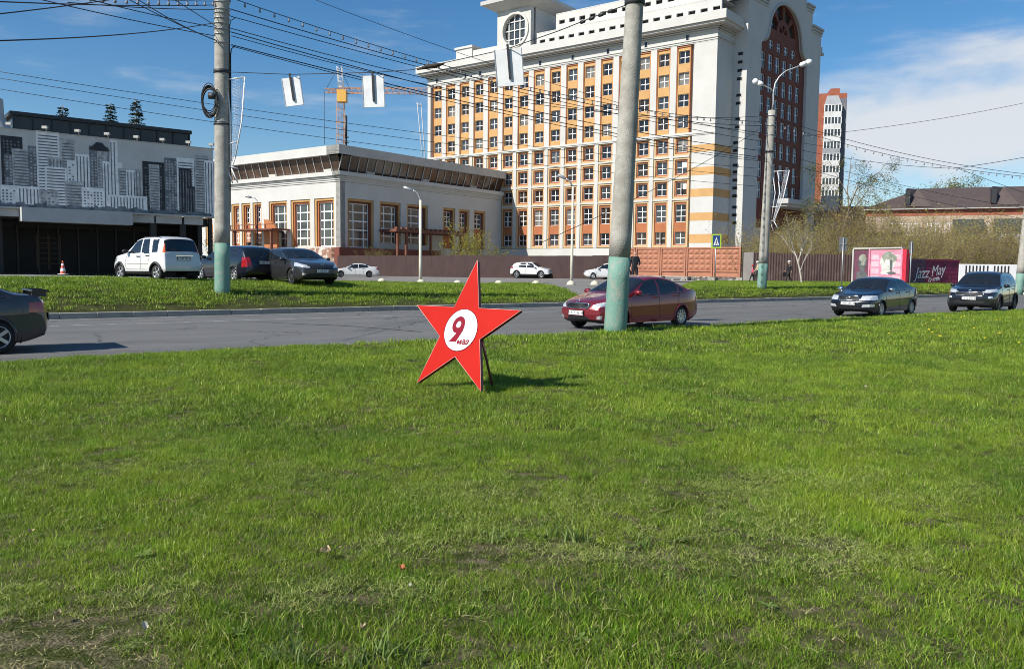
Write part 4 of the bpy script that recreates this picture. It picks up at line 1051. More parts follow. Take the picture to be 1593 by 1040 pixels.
    for j in range(n-1):
        for i in range(NR-1):
            grp = 'L' if i < n1 else ('G' if i < n1+n2 else 'T')
            a, b, c, d = j*NR+i, (j+1)*NR+i, (j+1)*NR+i+1, j*NR+i+1
            addf((a, d, c, b), grp, '_l'); addf((a+off, b+off, c+off, d+off), grp, '_r')
        faces.setdefault('under', []).append((j*NR, (j+1)*NR, (j+1)*NR+off, j*NR+off))
    # end caps as grids
    for j, grp in ((0, 'F'), (n-1, 'R')):
        nc = 60; ids = []
        for i in range(NR):
            y, z = rows[j][i]; line = []
            for c in range(nc+1):
                yy = y - 2*y*c/nc
                if c == 0: line.append(j*NR+i)
                elif c == nc: line.append(j*NR+i+off)
                else: V.append((X[j], yy, z)); line.append(len(V)-1)
            ids.append(line)
        for i in range(NR-1):
            for c in range(nc): addf((ids[i][c], ids[i][c+1], ids[i+1][c+1], ids[i+1][c]), grp, '_l' if c < nc/2 else '_r')
    W3 = [loc3(*p) for p in V]
    root = thing(name, label, 'car', loc, heading, group)
    paint = sp['paint']
    mats_ = {'body': paint, 'windscreen': CGLASS, 'rear_window': CGLASS, 'side_window': CGLASS, 'headlight': LAMPC, 'tail_light': sp.get('tail', LAMPR), 'grille': BLKPL, 'intake': BLKPL, 'fog_light': LAMPC, 'cladding': BLKPL, 'rear_panel': BLKPL, 'under': BLKPL, 'badge_bar': CHROME}
    body = None
    order = ['body'] + [c for c in faces if c != 'body']
    for cl in order:
        key = cl[:-2] if cl[-2:] in ('_l', '_r') else cl
        key = key.rstrip('0123456789')
        fs = faces[cl]; used = sorted({i for f in fs for i in f}); mp = {o: i for i, o in enumerate(used)}
        me = bpy.data.meshes.new(key if key != 'under' else 'underbody'); me.from_pydata([W3[i] for i in used], [], [tuple(mp[i] for i in f) for f in fs])
        bm = bmesh.new(); bm.from_mesh(me); bmesh.ops.remove_doubles(bm, verts=bm.verts, dist=0.0004); bmesh.ops.dissolve_degenerate(bm, dist=0.0003, edges=bm.edges)
        if key in ('windscreen', 'rear_window', 'side_window'):
            bm.normal_update()
            for v in bm.verts: v.co -= v.normal*0.0 
        for f in bm.faces: f.smooth = True
        bmesh.ops.recalc_face_normals(bm, faces=bm.faces)
        # outward check
        s = sum((f.calc_center_median() - Vector((0, 0, H*0.45))).dot(f.normal)*f.calc_area() for f in bm.faces)
        if s < 0: bmesh.ops.reverse_faces(bm, faces=bm.faces)
        bm.to_mesh(me); bm.free(); me.materials.append(mats_[key])
        nm = {'under': 'underbody', 'badge_bar': 'grille_bar'}.get(key, key)
        o = link(nm, me, root)
        if cl == 'body': body = o
    # surface lookup on the side for trim
    def side_y(x, z):
        j = int(np.argmin(np.abs(X-x))); r = rows[j]; zs = [p[1] for p in r]; ys = [p[0] for p in r]
        return float(np.interp(z, zs[:n1+n2], ys[:n1+n2]))
    # wheels
    tyre, rim = wheel_meshes(wr, 0.20, sp.get('spokes', 6), sp.get('rim', RIM), name)
    for xw in (xf, xr):
        for s in (1, -1):
            yw = side_y(xw, wr*1.6) - 0.115
            w_ = link('wheel', tyre, root, (L/2-xw, s*yw, wr)); 
            if s < 0: w_.rotation_euler = (0, 0, math.pi)
            link('rim', rim, w_)
            # arch lip and dark liner
            mb = MB(); pts = []; a0, a1 = R(-18), R(198)
            for q in range(25):
                a = a0+(a1-a0)*q/24; px = xw-(Ra-0.006)*math.cos(a); pz = wr+(Ra-0.006)*math.sin(a)
                if pz < zb0+0.0: pz = zb0
                pts.append(loc3(px, s*(side_y(px, pz)+0.002), pz))
            mb.tube(pts, 0.028 if not sp.get('clad') else 0.05, 5); mb.build('wheel_arch', paint if not sp.get('clad') else BLKPL, root)
            mb = MB(); vs = []
            for q in range(19):
                a = R(-20)+R(220)*q/18
                for yy in (hw*0.30, side_y(xw, wr*2)-0.02): vs.append((L/2-xw+(Ra+0.03)*math.cos(a), s*yy, wr+(Ra+0.03)*math.sin(a)))
            mb.add(vs, [(2*q, 2*q+1, 2*q+3, 2*q+2) for q in range(18)]); mb.add([vs[2*q] for q in range(19)], [tuple(range(19))]); mb.build('wheel_well', RUBBER, root)
    # door seams
    seams = sp.get('seams', [])
    for s in (1, -1):
        for pl in seams:
            mb = MB(); pts = []
            for (x0, z0), (x1, z1) in zip(pl[:-1], pl[1:]):
                for q in range(9): x = x0+(x1-x0)*q/8; z = z0+(z1-z0)*q/8; pts.append(loc3(x, s*(side_y(x, z)+0.0005), z))
            mb.tube(pts, 0.006, 4); mb.build('door_seam', BLKPL, root)
        for (x, z) in sp.get('handles', []):
            p = loc3(x, s*(side_y(x, z)+0.012), z); mb = MB(); mb.box((p[0]-0.1, p[1]-0.016, p[2]-0.016), (p[0]+0.1, p[1]+0.016, p[2]+0.016)); mb.build('door_handle', sp.get('handle_mat', paint), root)
        if sp.get('mirror'):
            x, z = sp['mirror']; y = side_y(x, z)
            mb = MB(); bm = bmesh.new(); bmesh.ops.create_uvsphere(bm, u_segments=12, v_segments=8, radius=1)
            for v in bm.verts:
                c = v.co; v.co = Vector((L/2-x + c.x*0.075 + (0.03 if c.x > 0 else 0), s*(y+0.13) + c.y*0.12, z+0.07 + c.z*0.075))
            for f in bm.faces: f.smooth = True
            me = bpy.data.meshes.new('mirror'); bm.to_mesh(me); bm.free(); me.materials.append(sp.get('mirror_mat', paint)); link('mirror', me, root)
        # crease line (window trim)
        if sp.get('trim'):
            mb = MB(); pts = [loc3(x, s*(side_y(x, pts_interp(belt, x)-0.012)+0.003), pts_interp(belt, x)-0.012) for x in np.linspace(*sp['trim'], 14)]
            mb.tube(pts, 0.009, 4); mb.build('window_trim', sp.get('trim_mat', BLKPL), root)
        if sp.get('rails'):
            a, b = sp['rails']; mb = MB(); pts = []
            for q in range(9):
                x = a+(b-a)*q/8; j = int(np.argmin(np.abs(X-x))); rw_ = rows[j][n1+n2]; lift = 0.05 if 0 < q < 8 else 0.0
                pts.append((L/2-x, s*(rw_[0]-0.04), rw_[1]+lift+0.02))
            mb.tube(pts, 0.016, 5); mb.build('roof_rail', sp.get('rail_mat', DARKM), root)
    # plates
    def plate(front, zc, body_txt):
        x = sp.get('pxf', -0.012) if front else L+sp.get('pxr', 0.012)
        p = thing_child('number_plate', root)
        w, h = 0.26, 0.056
        mb = MB(); X0 = L/2-x; sgn = 1 if front else -1
        mb.box((X0-0.006, -w, zc-h), (X0+0.006, w, zc+h)); o = mb.build('number_plate', PLATE, root)
        mb = MB(); mb.box((X0-0.012, -w-0.015, zc-h-0.015), (X0-0.007, w+0.015, zc+h+0.015)) if front else mb.box((X0+0.007, -w-0.015, zc-h-0.015), (X0+0.012, w+0.015, zc+h+0.015)); mb.build('plate_frame', BLKPL, o)
        me = text_mesh(body_txt, 0.105, 0, 0.001, 0.001); me.materials.clear(); me.materials.append(PLTX)
        q = link('plate_text', me, o); q.location = (X0+sgn*0.009, 0, zc-0.004); q.rotation_euler = (R(90), 0, R(90) if front else R(-90))
    if sp.get('plate_f'): plate(True, *sp['plate_f'])
    if sp.get('plate_r'): plate(False, *sp['plate_r'])
    # front badge ring
    if sp.get('badge'):
        x, z, m = sp['badge']; mb = MB(); mb.tube([(L/2-x+0.004, 0.065*math.cos(a), z+0.036*math.sin(a)) for a in np.linspace(0, 2*math.pi, 15)], 0.009, 5, cap=False); mb.build('badge', CHROME, root)
    if sp.get('wiper'):
        mb = MB(); a, b = sp['ws']; 
        for y0, y1 in ((0.5, 0.02), (-0.05, -0.5)):
            mb = MB(); mb.tube([(L/2-a-0.03, y0, pts_interp(top, a)+0.03), (L/2-a-0.10, y1, pts_interp(top, a+0.1)+0.03)], 0.01, 4); mb.build('wiper', BLKPL, root)
    for ex in sp.get('extra', []): ex(root, L, hw, loc3, side_y, pts_interp)
    return root
def thing_child(*a): return None

def dlo(xs_b, xs_t, zb, zt):
    """side window quads: between belt z and roof z; xs pairs (x_front_bottom, x_front_top, x_rear_top, x_rear_bottom)"""
    return [[(a, zb), (b, zt), (c, zt), (d, zb)] for a, b, c, d in xs_b]
# --- specifications (metres, x from the front bumper)
def sedan(paint, **k):
    sp = dict(L=4.37, W=1.70, H=1.47, paint=paint, xf=0.86, xr=3.43, wr=0.305, zb=0.19,
        top=[(0,0.52),(0.015,0.66),(0.10,0.745),(0.35,0.82),(1.12,0.985),(1.93,1.41),(2.35,1.468),(2.75,1.455),(3.1,1.39),(3.75,1.12),(4.1,1.085),(4.30,1.05),(4.36,0.92),(4.37,0.55)],
        belt=[(0,0.62),(0.5,0.78),(1.1,0.90),(2.5,0.955),(3.9,1.02),(4.37,1.0)],
        ws=(1.16,1.93), rw=(3.12,3.72),
        dlo=[[(1.42,0.94),(2.02,1.36),(2.38,1.385),(2.40,0.955)],[(2.46,0.965),(2.44,1.385),(2.95,1.36),(3.28,1.19),(3.24,1.0)],[(3.30,1.0),(3.33,1.17),(3.60,1.04)]],
        front=[('headlight',[(0.46,0.60),(0.52,0.70),(0.86,0.80),(0.86,0.68),(0.62,0.595)],0.40),('grille',[(0,0.565),(0.38,0.575),(0.44,0.69),(0.36,0.72),(0,0.735)],0.25),('intake',[(0,0.25),(0.42,0.25),(0.36,0.36),(0,0.37)],0.3),('fog_light',[(0.60,0.30),(0.72,0.30),(0.74,0.40),(0.62,0.38)],0.4)],
        rear=[('tail_light',[(0.52,0.78),(0.52,0.98),(0.9,1.0),(0.9,0.76)],0.30)],
        seams=[[(1.28,0.28),(1.22,0.55),(1.30,0.90)],[(2.43,0.25),(2.42,0.95)],[(3.15,0.30),(3.22,0.62),(3.34,0.99)],[(1.3,0.27),(3.0,0.27)]],
        handles=[(2.25,0.86),(3.15,0.89)], mirror=(1.42,0.93), trim=(1.3,3.6), wiper=True)
    sp.update(k); return sp
def grille_bar(z0, z1, w, x, nb=4, m=CHROME, rim=True):
    def f(root, L, hw, loc3, side_y, pi):
        mb = MB(); P = [(-w, z0+0.02), (-w*0.9, z0), (w*0.9, z0), (w, z0+0.02), (w*1.05, z1-0.02), (w*0.95, z1), (-w*0.95, z1), (-w*1.05, z1-0.02), (-w, z0+0.02)]
        mb.tube([loc3(x, a, b) for a, b in P], 0.014, 5, cap=False); mb.build('grille_surround', m, root)
        for i in range(nb):
            z = z0+(z1-z0)*(i+1)/(nb+1); b = MB(); b.tube([loc3(x+0.004, -w*0.97, z), loc3(x, 0, z), loc3(x+0.004, w*0.97, z)], 0.006, 4); b.build('grille_slat', DARKM if rim else m, root)
    return f
def spoiler(x0, x1, z0, z1, w, legs=True):
    def f(root, L, hw, loc3, side_y, pi):
        mb = MB(); vs = []
        for (x, z, t) in ((x0, z0, 0.0), (x0+0.03, z0+0.03, 0.0), (x1, z1, 0.0), (x1, z1-0.035, 0.0)):
            vs += [(L/2-x, y, z) for y in (-w, w)]
        mb.add(vs, [(0,1,3,2),(2,3,5,4),(4,5,7,6),(6,7,1,0),(0,2,4,6),(1,7,5,3)]); sp_ = mb.build('spoiler', root.children[0].data.materials[0], root)
        if legs:
            for y in (-w+0.05, w-0.05):
                b = MB(); b.box((L/2-x1+0.04, y-0.03, z0-0.09), (L/2-x0-0.02, y+0.03, z0+0.02)); b.build('spoiler_leg', root.children[0].data.materials[0], sp_)
    return f
RED_P = car_paint('dark_red_car_paint', (0.205, 0.012, 0.02)); WHITE_P = car_paint('white_car_paint', (0.62, 0.62, 0.61), 0.0); BLACK_P = car_paint('black_car_paint', (0.010, 0.011, 0.014), 0.2)
NAVY_P = car_paint('black_blue_car_paint', (0.009, 0.011, 0.020), 0.3); GREY_P = car_paint('graphite_car_paint', (0.045, 0.045, 0.048), 0.5); DUSTY = car_paint('dusty_grey_violet_paint', (0.03, 0.03, 0.042), 0.4, 0.4)
HEAD = math.atan2(-RD.y, -RD.x)      # heading of the cars driving left along the road
def on_ground(px, py):
    # march the photo ray down to the terrain
    d = ray(px, py); t = 1.0
    while t < 200:
        p = CAMP + d*t
        if p.z <= tz(p.x, p.y): return p
        t += 0.01 if t < 6 else 0.04
    return CAMP + d*60
def place_road(px_front, py, v):   # point on the road along a pixel column
    pass
def car_at(px, Y): # centre of the car on the terrain in pixel column px (near horizon level) at depth Y
    p = PT(px, 440, Y); return Vector((p.x, p.y, tz(p.x, p.y)))

c = car_at(982, 23.3)
build_car('passenger_car', 'dark red sedan on the road behind the mint green pole', c, HEAD+0.06, sedan(RED_P, plate_f=(0.46, 'А 837 НВ 58'), badge=(0.06, 0.765, None), extra=[grille_bar(0.585, 0.72, 0.40, -0.01)], spokes=10))
c = car_at(1362, 31.2)
build_car('passenger_car', 'black sedan with chrome fog lamp trim driving past the graffiti walls', c, HEAD+0.10, sedan(NAVY_P, L=4.47, W=1.71, H=1.46, xf=0.9, xr=3.6, wr=0.30,
    top=[(0,0.50),(0.015,0.64),(0.08,0.76),(0.30,0.83),(1.15,0.975),(1.85,1.39),(2.3,1.455),(2.8,1.445),(3.15,1.38),(3.75,1.09),(4.2,1.06),(4.40,1.02),(4.46,0.9),(4.47,0.55)],
    front=[('headlight',[(0.40,0.62),(0.42,0.76),(0.84,0.79),(0.86,0.66),(0.8,0.62)],0.50),('grille',[(0,0.60),(0.30,0.60),(0.36,0.76),(0,0.77)],0.25),('intake',[(0,0.28),(0.40,0.28),(0.38,0.40),(0,0.40)],0.3),('fog_light',[(0.46,0.36),(0.80,0.38),(0.80,0.47),(0.50,0.46)],0.45)],
    plate_f=(0.50, 'Т 418 МК 58'), badge=(-0.01, 0.70, None), extra=[grille_bar(0.60, 0.77, 0.34, -0.008, 2)], mirror_mat=CHROME, trim_mat=BLKPL, spokes=8))
def suv(paint, **k):
    sp = dict(L=4.48, W=1.86, H=1.65, paint=paint, xf=0.92, xr=3.59, wr=0.36, zb=0.24,
        top=[(0,0.56),(0.012,0.72),(0.09,0.88),(0.35,0.96),(1.15,1.09),(1.85,1.55),(2.3,1.645),(3.2,1.64),(3.85,1.56),(4.2,1.20),(4.36,1.12),(4.46,0.95),(4.48,0.62)],
        belt=[(0,0.70),(0.5,0.92),(1.2,1.01),(2.6,1.06),(4.0,1.14),(4.48,1.1)],
        ws=(1.20,1.86), rw=(3.90,4.20),
        dlo=[[(1.50,1.05),(2.02,1.48),(2.45,1.53),(2.48,1.07)],[(2.55,1.075),(2.52,1.53),(3.25,1.51),(3.38,1.11)],[(3.45,1.12),(3.32,1.5),(3.55,1.45),(3.85,1.18)]],
        front=[('headlight',[(0.46,0.84),(0.52,0.95),(0.94,1.0),(0.93,0.88),(0.7,0.83)],0.6),('grille',[(0,0.70),(0.46,0.72),(0.54,0.84),(0.40,0.86),(0.3,0.82),(0,0.81)],0.25),('intake',[(0,0.34),(0.52,0.34),(0.56,0.48),(0,0.46)],0.3),('fog_light',[(0.66,0.60),(0.82,0.62),(0.80,0.70),(0.67,0.68)],0.45)],
        rear=[('tail_light',[(0.45,0.98),(0.45,1.08),(0.95,1.12),(0.95,0.95)],0.35)],
        seams=[[(1.38,0.36),(1.32,0.7),(1.4,1.02)],[(2.51,0.34),(2.50,1.06)],[(3.2,0.42),(3.35,0.8),(3.45,1.10)]],
        handles=[(2.32,0.95),(3.22,0.98)], mirror=(1.52,1.04), trim=(1.4,3.8), clad=0.42, rails=(1.95,3.8), wiper=True)
    sp.update(k); return sp
c = car_at(1531, 35.4)
build_car('sport_utility_car', 'black crossover with chrome grille at the right edge of the road', c, HEAD+0.17, suv(BLACK_P, H=1.72, top=[(0,0.58),(0.012,0.76),(0.09,0.93),(0.35,1.01),(1.15,1.13),(1.80,1.60),(2.25,1.71),(3.2,1.705),(3.85,1.62),(4.2,1.25),(4.36,1.15),(4.46,0.97),(4.48,0.62)], plate_f=(0.60, 'О 572 РС 58'), badge=(0.06, 0.905, None), extra=[grille_bar(0.71, 0.85, 0.50, -0.012, 2)], spokes=5, rim=RIMD))
# dark liftback leaving the frame at the left, rear end only
c = GP(62, 520, 0.0); v_ = uv(c.x, c.y)
rear = GP(70, 505, 0.0)
hx = Vector((math.cos(HEAD), math.sin(HEAD)))
ctr = Vector((PT(72, 500, 15.6).x, 15.6)) + hx*2.15
build_car('passenger_car', 'dark dusty liftback with rear spoiler leaving the frame on the left', (ctr.x, ctr.y, 0), HEAD, sedan(DUSTY, L=4.30, H=1.44,
    top=[(0,0.52),(0.015,0.66),(0.10,0.745),(0.35,0.80),(1.12,0.955),(1.93,1.37),(2.35,1.43),(2.75,1.415),(3.1,1.35),(3.75,1.07),(4.05,1.05),(4.22,1.03),(4.28,0.80),(4.30,0.55)],
    rear=[('tail_light',[(0.50,0.74),(0.50,0.90),(0.9,0.92),(0.9,0.72)],0.30)], plate_r=(0.62, 'Р 204 АО 58'), extra=[spoiler(3.98, 4.27, 1.10, 1.125, 0.66)], spokes=5))
# parked cars on the raised lot, left
def hatch_suv(paint, **k):
    sp = dict(L=3.62, W=1.61, H=1.67, paint=paint, xf=0.68, xr=3.04, wr=0.315, zb=0.25, soft=3, pf=0.14, pr=0.07, br=0.06, tum=0.26,
        top=[(0,0.55),(0.012,0.74),(0.06,0.90),(0.22,0.96),(1.05,1.04),(1.66,1.57),(1.95,1.645),(2.8,1.665),(3.30,1.62),(3.40,1.52),(3.53,1.08),(3.58,0.90),(3.60,0.74),(3.62,0.55)],
        belt=[(0,0.7),(0.4,0.88),(1.0,0.97),(3.4,1.03),(3.62,0.98)],
        ws=(1.08,1.66), rw=(3.36,3.525),
        dlo=[[(1.27,1.02),(1.70,1.49),(2.04,1.54),(2.05,1.02)],[(2.13,1.02),(2.12,1.54),(2.50,1.55),(2.62,1.02)],[(2.78,1.05),(2.72,1.54),(3.10,1.52),(3.14,1.06)]],
        front=[('headlight',[(0.40,0.70),(0.42,0.84),(0.8,0.86),(0.8,0.70)],0.4),('grille',[(0,0.70),(0.34,0.70),(0.34,0.82),(0,0.82)],0.25),('intake',[(0,0.32),(0.5,0.32),(0.5,0.46),(0,0.46)],0.3)],
        rear=[('tail_light',[(0.66,1.04),(0.62,1.46),(0.80,1.46),(0.82,1.04)],0.20)],
        seams=[[(1.14,0.42),(1.10,0.7),(1.20,1.0)],[(2.09,0.42),(2.09,1.02)],[(2.58,0.66),(2.68,1.03)],[(1.14,0.42),(2.5,0.42)],[(1.2,0.62),(2.6,0.62)]],
        handles=[(1.94,0.90),(2.52,0.93)], mirror=(1.27,1.02), rails=(1.9,3.2), clad=0.34, wiper=False, handle_mat=BLKPL, mirror_mat=BLKPL, tail=LAMPO)
    sp.update(k); return sp
def garnish(z, w, x_off=0.02):
    def f(root, L, hw, loc3, side_y, pi):
        mb = MB(); mb.box((-L/2-x_off-0.01, -w, z-0.012), (-L/2-x_off+0.02, w, z+0.012)); mb.build('tailgate_garnish', CHROME, root)
    return f
def rear_wiper(root, L, hw, loc3, side_y, pi):
    mb = MB(); mb.tube([(-L/2+0.07, 0.05, 1.10), (-L/2+0.12, 0.45, 1.16)], 0.012, 4); mb.build('wiper', BLKPL, root)
p = PT(243, 440, 31.6)
build_car('sport_utility_car', 'small white boxy car with roof rails and orange tail lamps parked before the pavilion', (p.x, p.y, tz(p.x, p.y)), math.atan2(0.56, -0.83), hatch_suv(WHITE_P, plate_r=(0.83, 'К 947 ЕВ 58'), spokes=5, extra=[garnish(0.93, 0.36), rear_wiper], pxr=0.0))
def wagon(paint, **k):
    sp = dict(L=4.23, W=1.70, H=1.50, paint=paint, xf=0.82, xr=3.30, wr=0.30, zb=0.2, soft=4, br=0.12, pr=0.10,
        top=[(0,0.52),(0.015,0.66),(0.10,0.76),(0.35,0.83),(1.02,0.96),(1.78,1.39),(2.2,1.48),(3.2,1.49),(3.72,1.42),(3.86,1.32),(4.10,0.98),(4.17,0.86),(4.22,0.70),(4.23,0.5)],
        belt=[(0,0.62),(0.5,0.80),(1.0,0.89),(2.4,0.94),(3.8,0.99),(4.23,0.95)], ws=(1.05,1.78), rw=(3.80,4.09),
        dlo=[[(1.30,0.93),(1.85,1.37),(2.20,1.40),(2.22,0.95)],[(2.30,0.955),(2.28,1.40),(2.85,1.40),(2.98,0.97)],[(3.05,0.98),(2.95,1.39),(3.45,1.36),(3.62,1.02)]],
        front=[('headlight',[(0.42,0.60),(0.48,0.74),(0.85,0.80),(0.85,0.64)],0.5),('grille',[(0,0.60),(0.38,0.60),(0.40,0.69),(0,0.70)],0.25),('intake',[(0,0.26),(0.45,0.26),(0.42,0.40),(0,0.40)],0.3)],
        rear=[('tail_light',[(0.58,0.62),(0.56,1.0),(0.9,1.0),(0.9,0.62)],0.32)],
        seams=[[(1.2,0.3),(1.15,0.6),(1.22,0.9)],[(2.26,0.28),(2.26,0.95)],[(2.9,0.36),(3.02,0.96)]], handles=[(2.08,0.85),(2.85,0.87)], mirror=(1.30,0.93), rails=None)
    sp.update(k); return sp
p = PT(366, 440, 34.6)
build_car('station_wagon', 'black blue wagon with red tail lamp parked behind the left concrete pole', (p.x, p.y, tz(p.x, p.y)), math.atan2(0.62, -0.78), wagon(NAVY_P, plate_r=(0.80, 'Н 605 УТ 58'), extra=[rear_wiper]))
p = PT(459, 440, 33.8)
build_car('passenger_car', 'graphite grey sedan parked nose towards the lawn beside the black wagon', (p.x, p.y, tz(p.x, p.y)), math.atan2(-0.74, 0.67), sedan(GREY_P, L=4.62, W=1.81, H=1.48, xf=0.92, xr=3.62, wr=0.32,
    top=[(0,0.55),(0.015,0.70),(0.12,0.80),(0.35,0.87),(1.2,1.02),(2.0,1.42),(2.45,1.478),(2.9,1.465),(3.25,1.40),(3.95,1.14),(4.35,1.12),(4.55,1.08),(4.61,0.92),(4.62,0.55)],
    belt=[(0,0.66),(0.5,0.84),(1.2,0.95),(2.6,0.99),(4.1,1.05),(4.62,1.0)], ws=(1.24,2.0), rw=(3.28,3.92),
    dlo=[[(1.52,0.98),(2.10,1.37),(2.48,1.395),(2.50,0.995)],[(2.58,1.0),(2.55,1.395),(3.08,1.37),(3.45,1.20),(3.40,1.04)]],
    front=[('headlight',[(0.50,0.66),(0.56,0.74),(0.95,0.92),(0.95,0.74),(0.7,0.66)],0.62),('grille',[(0,0.60),(0.46,0.61),(0.42,0.66),(0,0.66)],0.25),('intake',[(0,0.27),(0.62,0.28),(0.55,0.46),(0,0.47)],0.3),('fog_light',[(0.68,0.36),(0.78,0.37),(0.78,0.46),(0.69,0.45)],0.45)],
    plate_f=(0.535, 'М 318 КН 58'), badge=(0.05, 0.80, None), spokes=10, rim=RIMD))
# far white cars
p = PT(553, 436, 84.0)
build_car('passenger_car', 'white sedan side on by the brown fence, nearest the annex corner', (p.x, p.y, tz(p.x, p.y)), R(192), sedan(WHITE_P, L=4.88, W=1.84, H=1.445, xf=0.97, xr=3.80, wr=0.34, trim_mat=CHROME,
    top=[(0,0.5),(0.015,0.66),(0.12,0.74),(0.4,0.82),(1.35,0.96),(2.15,1.38),(2.6,1.44),(3.0,1.43),(3.45,1.35),(4.2,1.12),(4.6,1.09),(4.82,1.04),(4.87,0.9),(4.88,0.55)],
    belt=[(0,0.62),(0.5,0.78),(1.3,0.89),(2.8,0.95),(4.3,1.03),(4.88,1.0)], ws=(1.39,2.15), rw=(3.48,4.15),
    dlo=[[(1.65,0.93),(2.22,1.33),(2.66,1.36),(2.68,0.95)],[(2.74,0.955),(2.72,1.36),(3.25,1.33),(3.75,1.13),(3.7,1.0)]],
    front=[('headlight',[(0.46,0.62),(0.52,0.70),(0.95,0.80),(0.93,0.66)],0.5),('intake',[(0,0.28),(0.75,0.28),(0.6,0.56),(0,0.58)],0.3)], mirror=(1.66,0.94), rim=RIMD), res=0.06)
p = PT(828, 438, 81.0)
build_car('sport_utility_car', 'white crossover with dark windows parked by the brown fence behind the star', (p.x, p.y, tz(p.x, p.y)), R(-24), suv(WHITE_P, L=4.30, W=1.79, H=1.63, xf=0.87, xr=3.48,
    dlo=[[(1.40,1.03),(1.95,1.48),(2.35,1.51),(2.38,1.05)],[(2.44,1.055),(2.42,1.51),(3.1,1.49),(3.30,1.14),(3.2,1.09)]],
    top=[(0,0.56),(0.012,0.72),(0.09,0.88),(0.35,0.97),(1.10,1.08),(1.80,1.54),(2.25,1.625),(3.2,1.61),(3.85,1.50),(4.05,1.20),(4.18,1.10),(4.28,0.95),(4.30,0.62)], rw=(3.86,4.05), spokes=5), res=0.06)
p = PT(944, 438, 75.0)
build_car('hatchback_car', 'white hatchback by the fence, mostly hidden behind the mint green pole', (p.x, p.y, tz(p.x, p.y)), R(176), wagon(WHITE_P, L=4.25, H=1.49, wiper=False), res=0.06)

# ------------------------------------------------------------------ poles
def concrete_pole(name, label, px, Y, ybase, ymint, ytop_px, r0, r1, xt=None, ring=True):
    b = PT(px, ybase, Y); b.z = tz(b.x, b.y); zb = b.z
    p2 = PT(px, ymint, Y); zm = p2.z
    tpx = xt if xt is not None else px
    t = PT(tpx, ytop_px, Y)
    root = thing(name, label, 'pole', (b.x, b.y, zb))
    lean = Vector((t.x-b.x, 0, t.z-zb)); 
    def at(z): return lean*(z/(t.z-zb))
    H = t.z-zb; hm = zm-zb
    def seg(z0, z1, nm, m, n=24, par=None):
        mb = MB(); k = max(2, int((z1-z0)/0.5)); pts = [at(z0+(z1-z0)*i/k) for i in range(k+1)]
        rs = [r0+(r1-r0)*(z0+(z1-z0)*i/k)/H for i in range(k+1)]
        mb.tube(pts, rs, n); return mb.build(nm, m, par or root)
    seg(-0.3, hm, 'painted_base', MINT); seg(hm, H, 'shaft', CONC)
    root['_h'] = H
    return root, at, H, b, r0, r1
MP = concrete_pole('concrete_pole', 'thick leaning concrete pole with mint green base in front of the red sedan', 957, 19.4, 514, 400, -90, 0.27, 0.19, 993)
LP_ = concrete_pole('concrete_pole', 'concrete pole with mint base, cable coil and net ornament left of the annex', 346, 28.6, 453, 378, -60, 0.265, 0.235, 345)
RP = concrete_pole('concrete_pole', 'concrete pole with mint base and double street lamp near the pink fence', 1185, 46.8, 446, 410, 172, 0.27, 0.2, 1201)
FP_ = concrete_pole('concrete_pole', 'pale concrete pole with mint base cut by the right edge of the frame', 1585, 64.6, 448, 425, 120, 0.31, 0.23, 1622)
def clamp(root, at, r, z, m=DARKM, h=0.12, nm='clamp'):
    mb = MB(); p = at(z); mb.lathe([(r+0.012, z-h/2), (r+0.035, z-h/2+0.01), (r+0.035, z+h/2-0.01), (r+0.012, z+h/2)], 20, c=(p.x, p.y, 0)); return mb.build(nm, m, root)
def zpx(pole, py, px=None):
    root, at, H, b = pole[:4]; return PT(px or px_of(b)[0], py, b.y).z - b.z
for py in (112,): clamp(LP_[0], LP_[1], 0.245, zpx(LP_, py))
for py in (5, 16, 22, 30, 38, 47, 55, 68, 160, 168, 178, 190): clamp(LP_[0], LP_[1], 0.242, zpx(LP_, py), STEEL, 0.03, 'strap')
clamp(LP_[0], LP_[1], 0.245, zpx(LP_, 194), DARKM, 0.06)
clamp(MP[0], MP[1], 0.2, zpx(MP, 4), DARKM, 0.13)
for py in (236,): clamp(RP[0], RP[1], 0.235, zpx(RP, py), DARKM, 0.1)
for py in (180, 195, 210): clamp(RP[0], RP[1], 0.215, zpx(RP, py), STEEL, 0.05, 'strap')
# coil of spare cable hung on the left pole
def coil():
    b = LP_[3]; c = PT(327, 158, b.y-0.1) - Vector((b.x, b.y, b.z))
    t = thing('cable_coil', 'coil of spare black cable hanging on the left concrete pole', 'cable coil', (b.x, b.y, b.z))
    rr = random.Random(9)
    for k in range(7):
        rx = rr.uniform(0.22, 0.30); rz = rr.uniform(0.38, 0.56); oy = rr.uniform(-0.36, -0.28); dx = rr.uniform(-0.04, 0.04); dz = rr.uniform(-0.08, 0.08)
        mb = MB(); mb.tube([Vector((c.x+0.05+dx+rx*math.cos(a), oy, c.z+dz+rz*math.sin(a))) for a in np.linspace(0, 2*math.pi, 28)], 0.016 if k < 5 else 0.03, 5, cap=False); mb.build('cable_loop', WIRE, t)
    mb = MB(); mb.tube([Vector((c.x+0.02, -0.3, c.z+0.15)), Vector((c.x+0.28, -0.27, c.z+0.15))], 0.11, 10); mb.build('cable_joint', DARKM, t)
    # down leads on the right of the pole
    for k, (y0, y1) in enumerate(((28, 160), (72, 330), (72, 250))):
        p0 = PT(366, y0, b.y)-b; p1 = PT(357+k, y0+14, b.y)-b; p2 = PT(357.5+k*1.2, y1, b.y)-b
        mb = MB(); mb.tube([p0, (p0+p1)/2+Vector((-0.05,0,0.06)), p1, (p1*2+p2)/3, p2], 0.014, 5); mb.build('down_lead', WIRE, t)
coil()
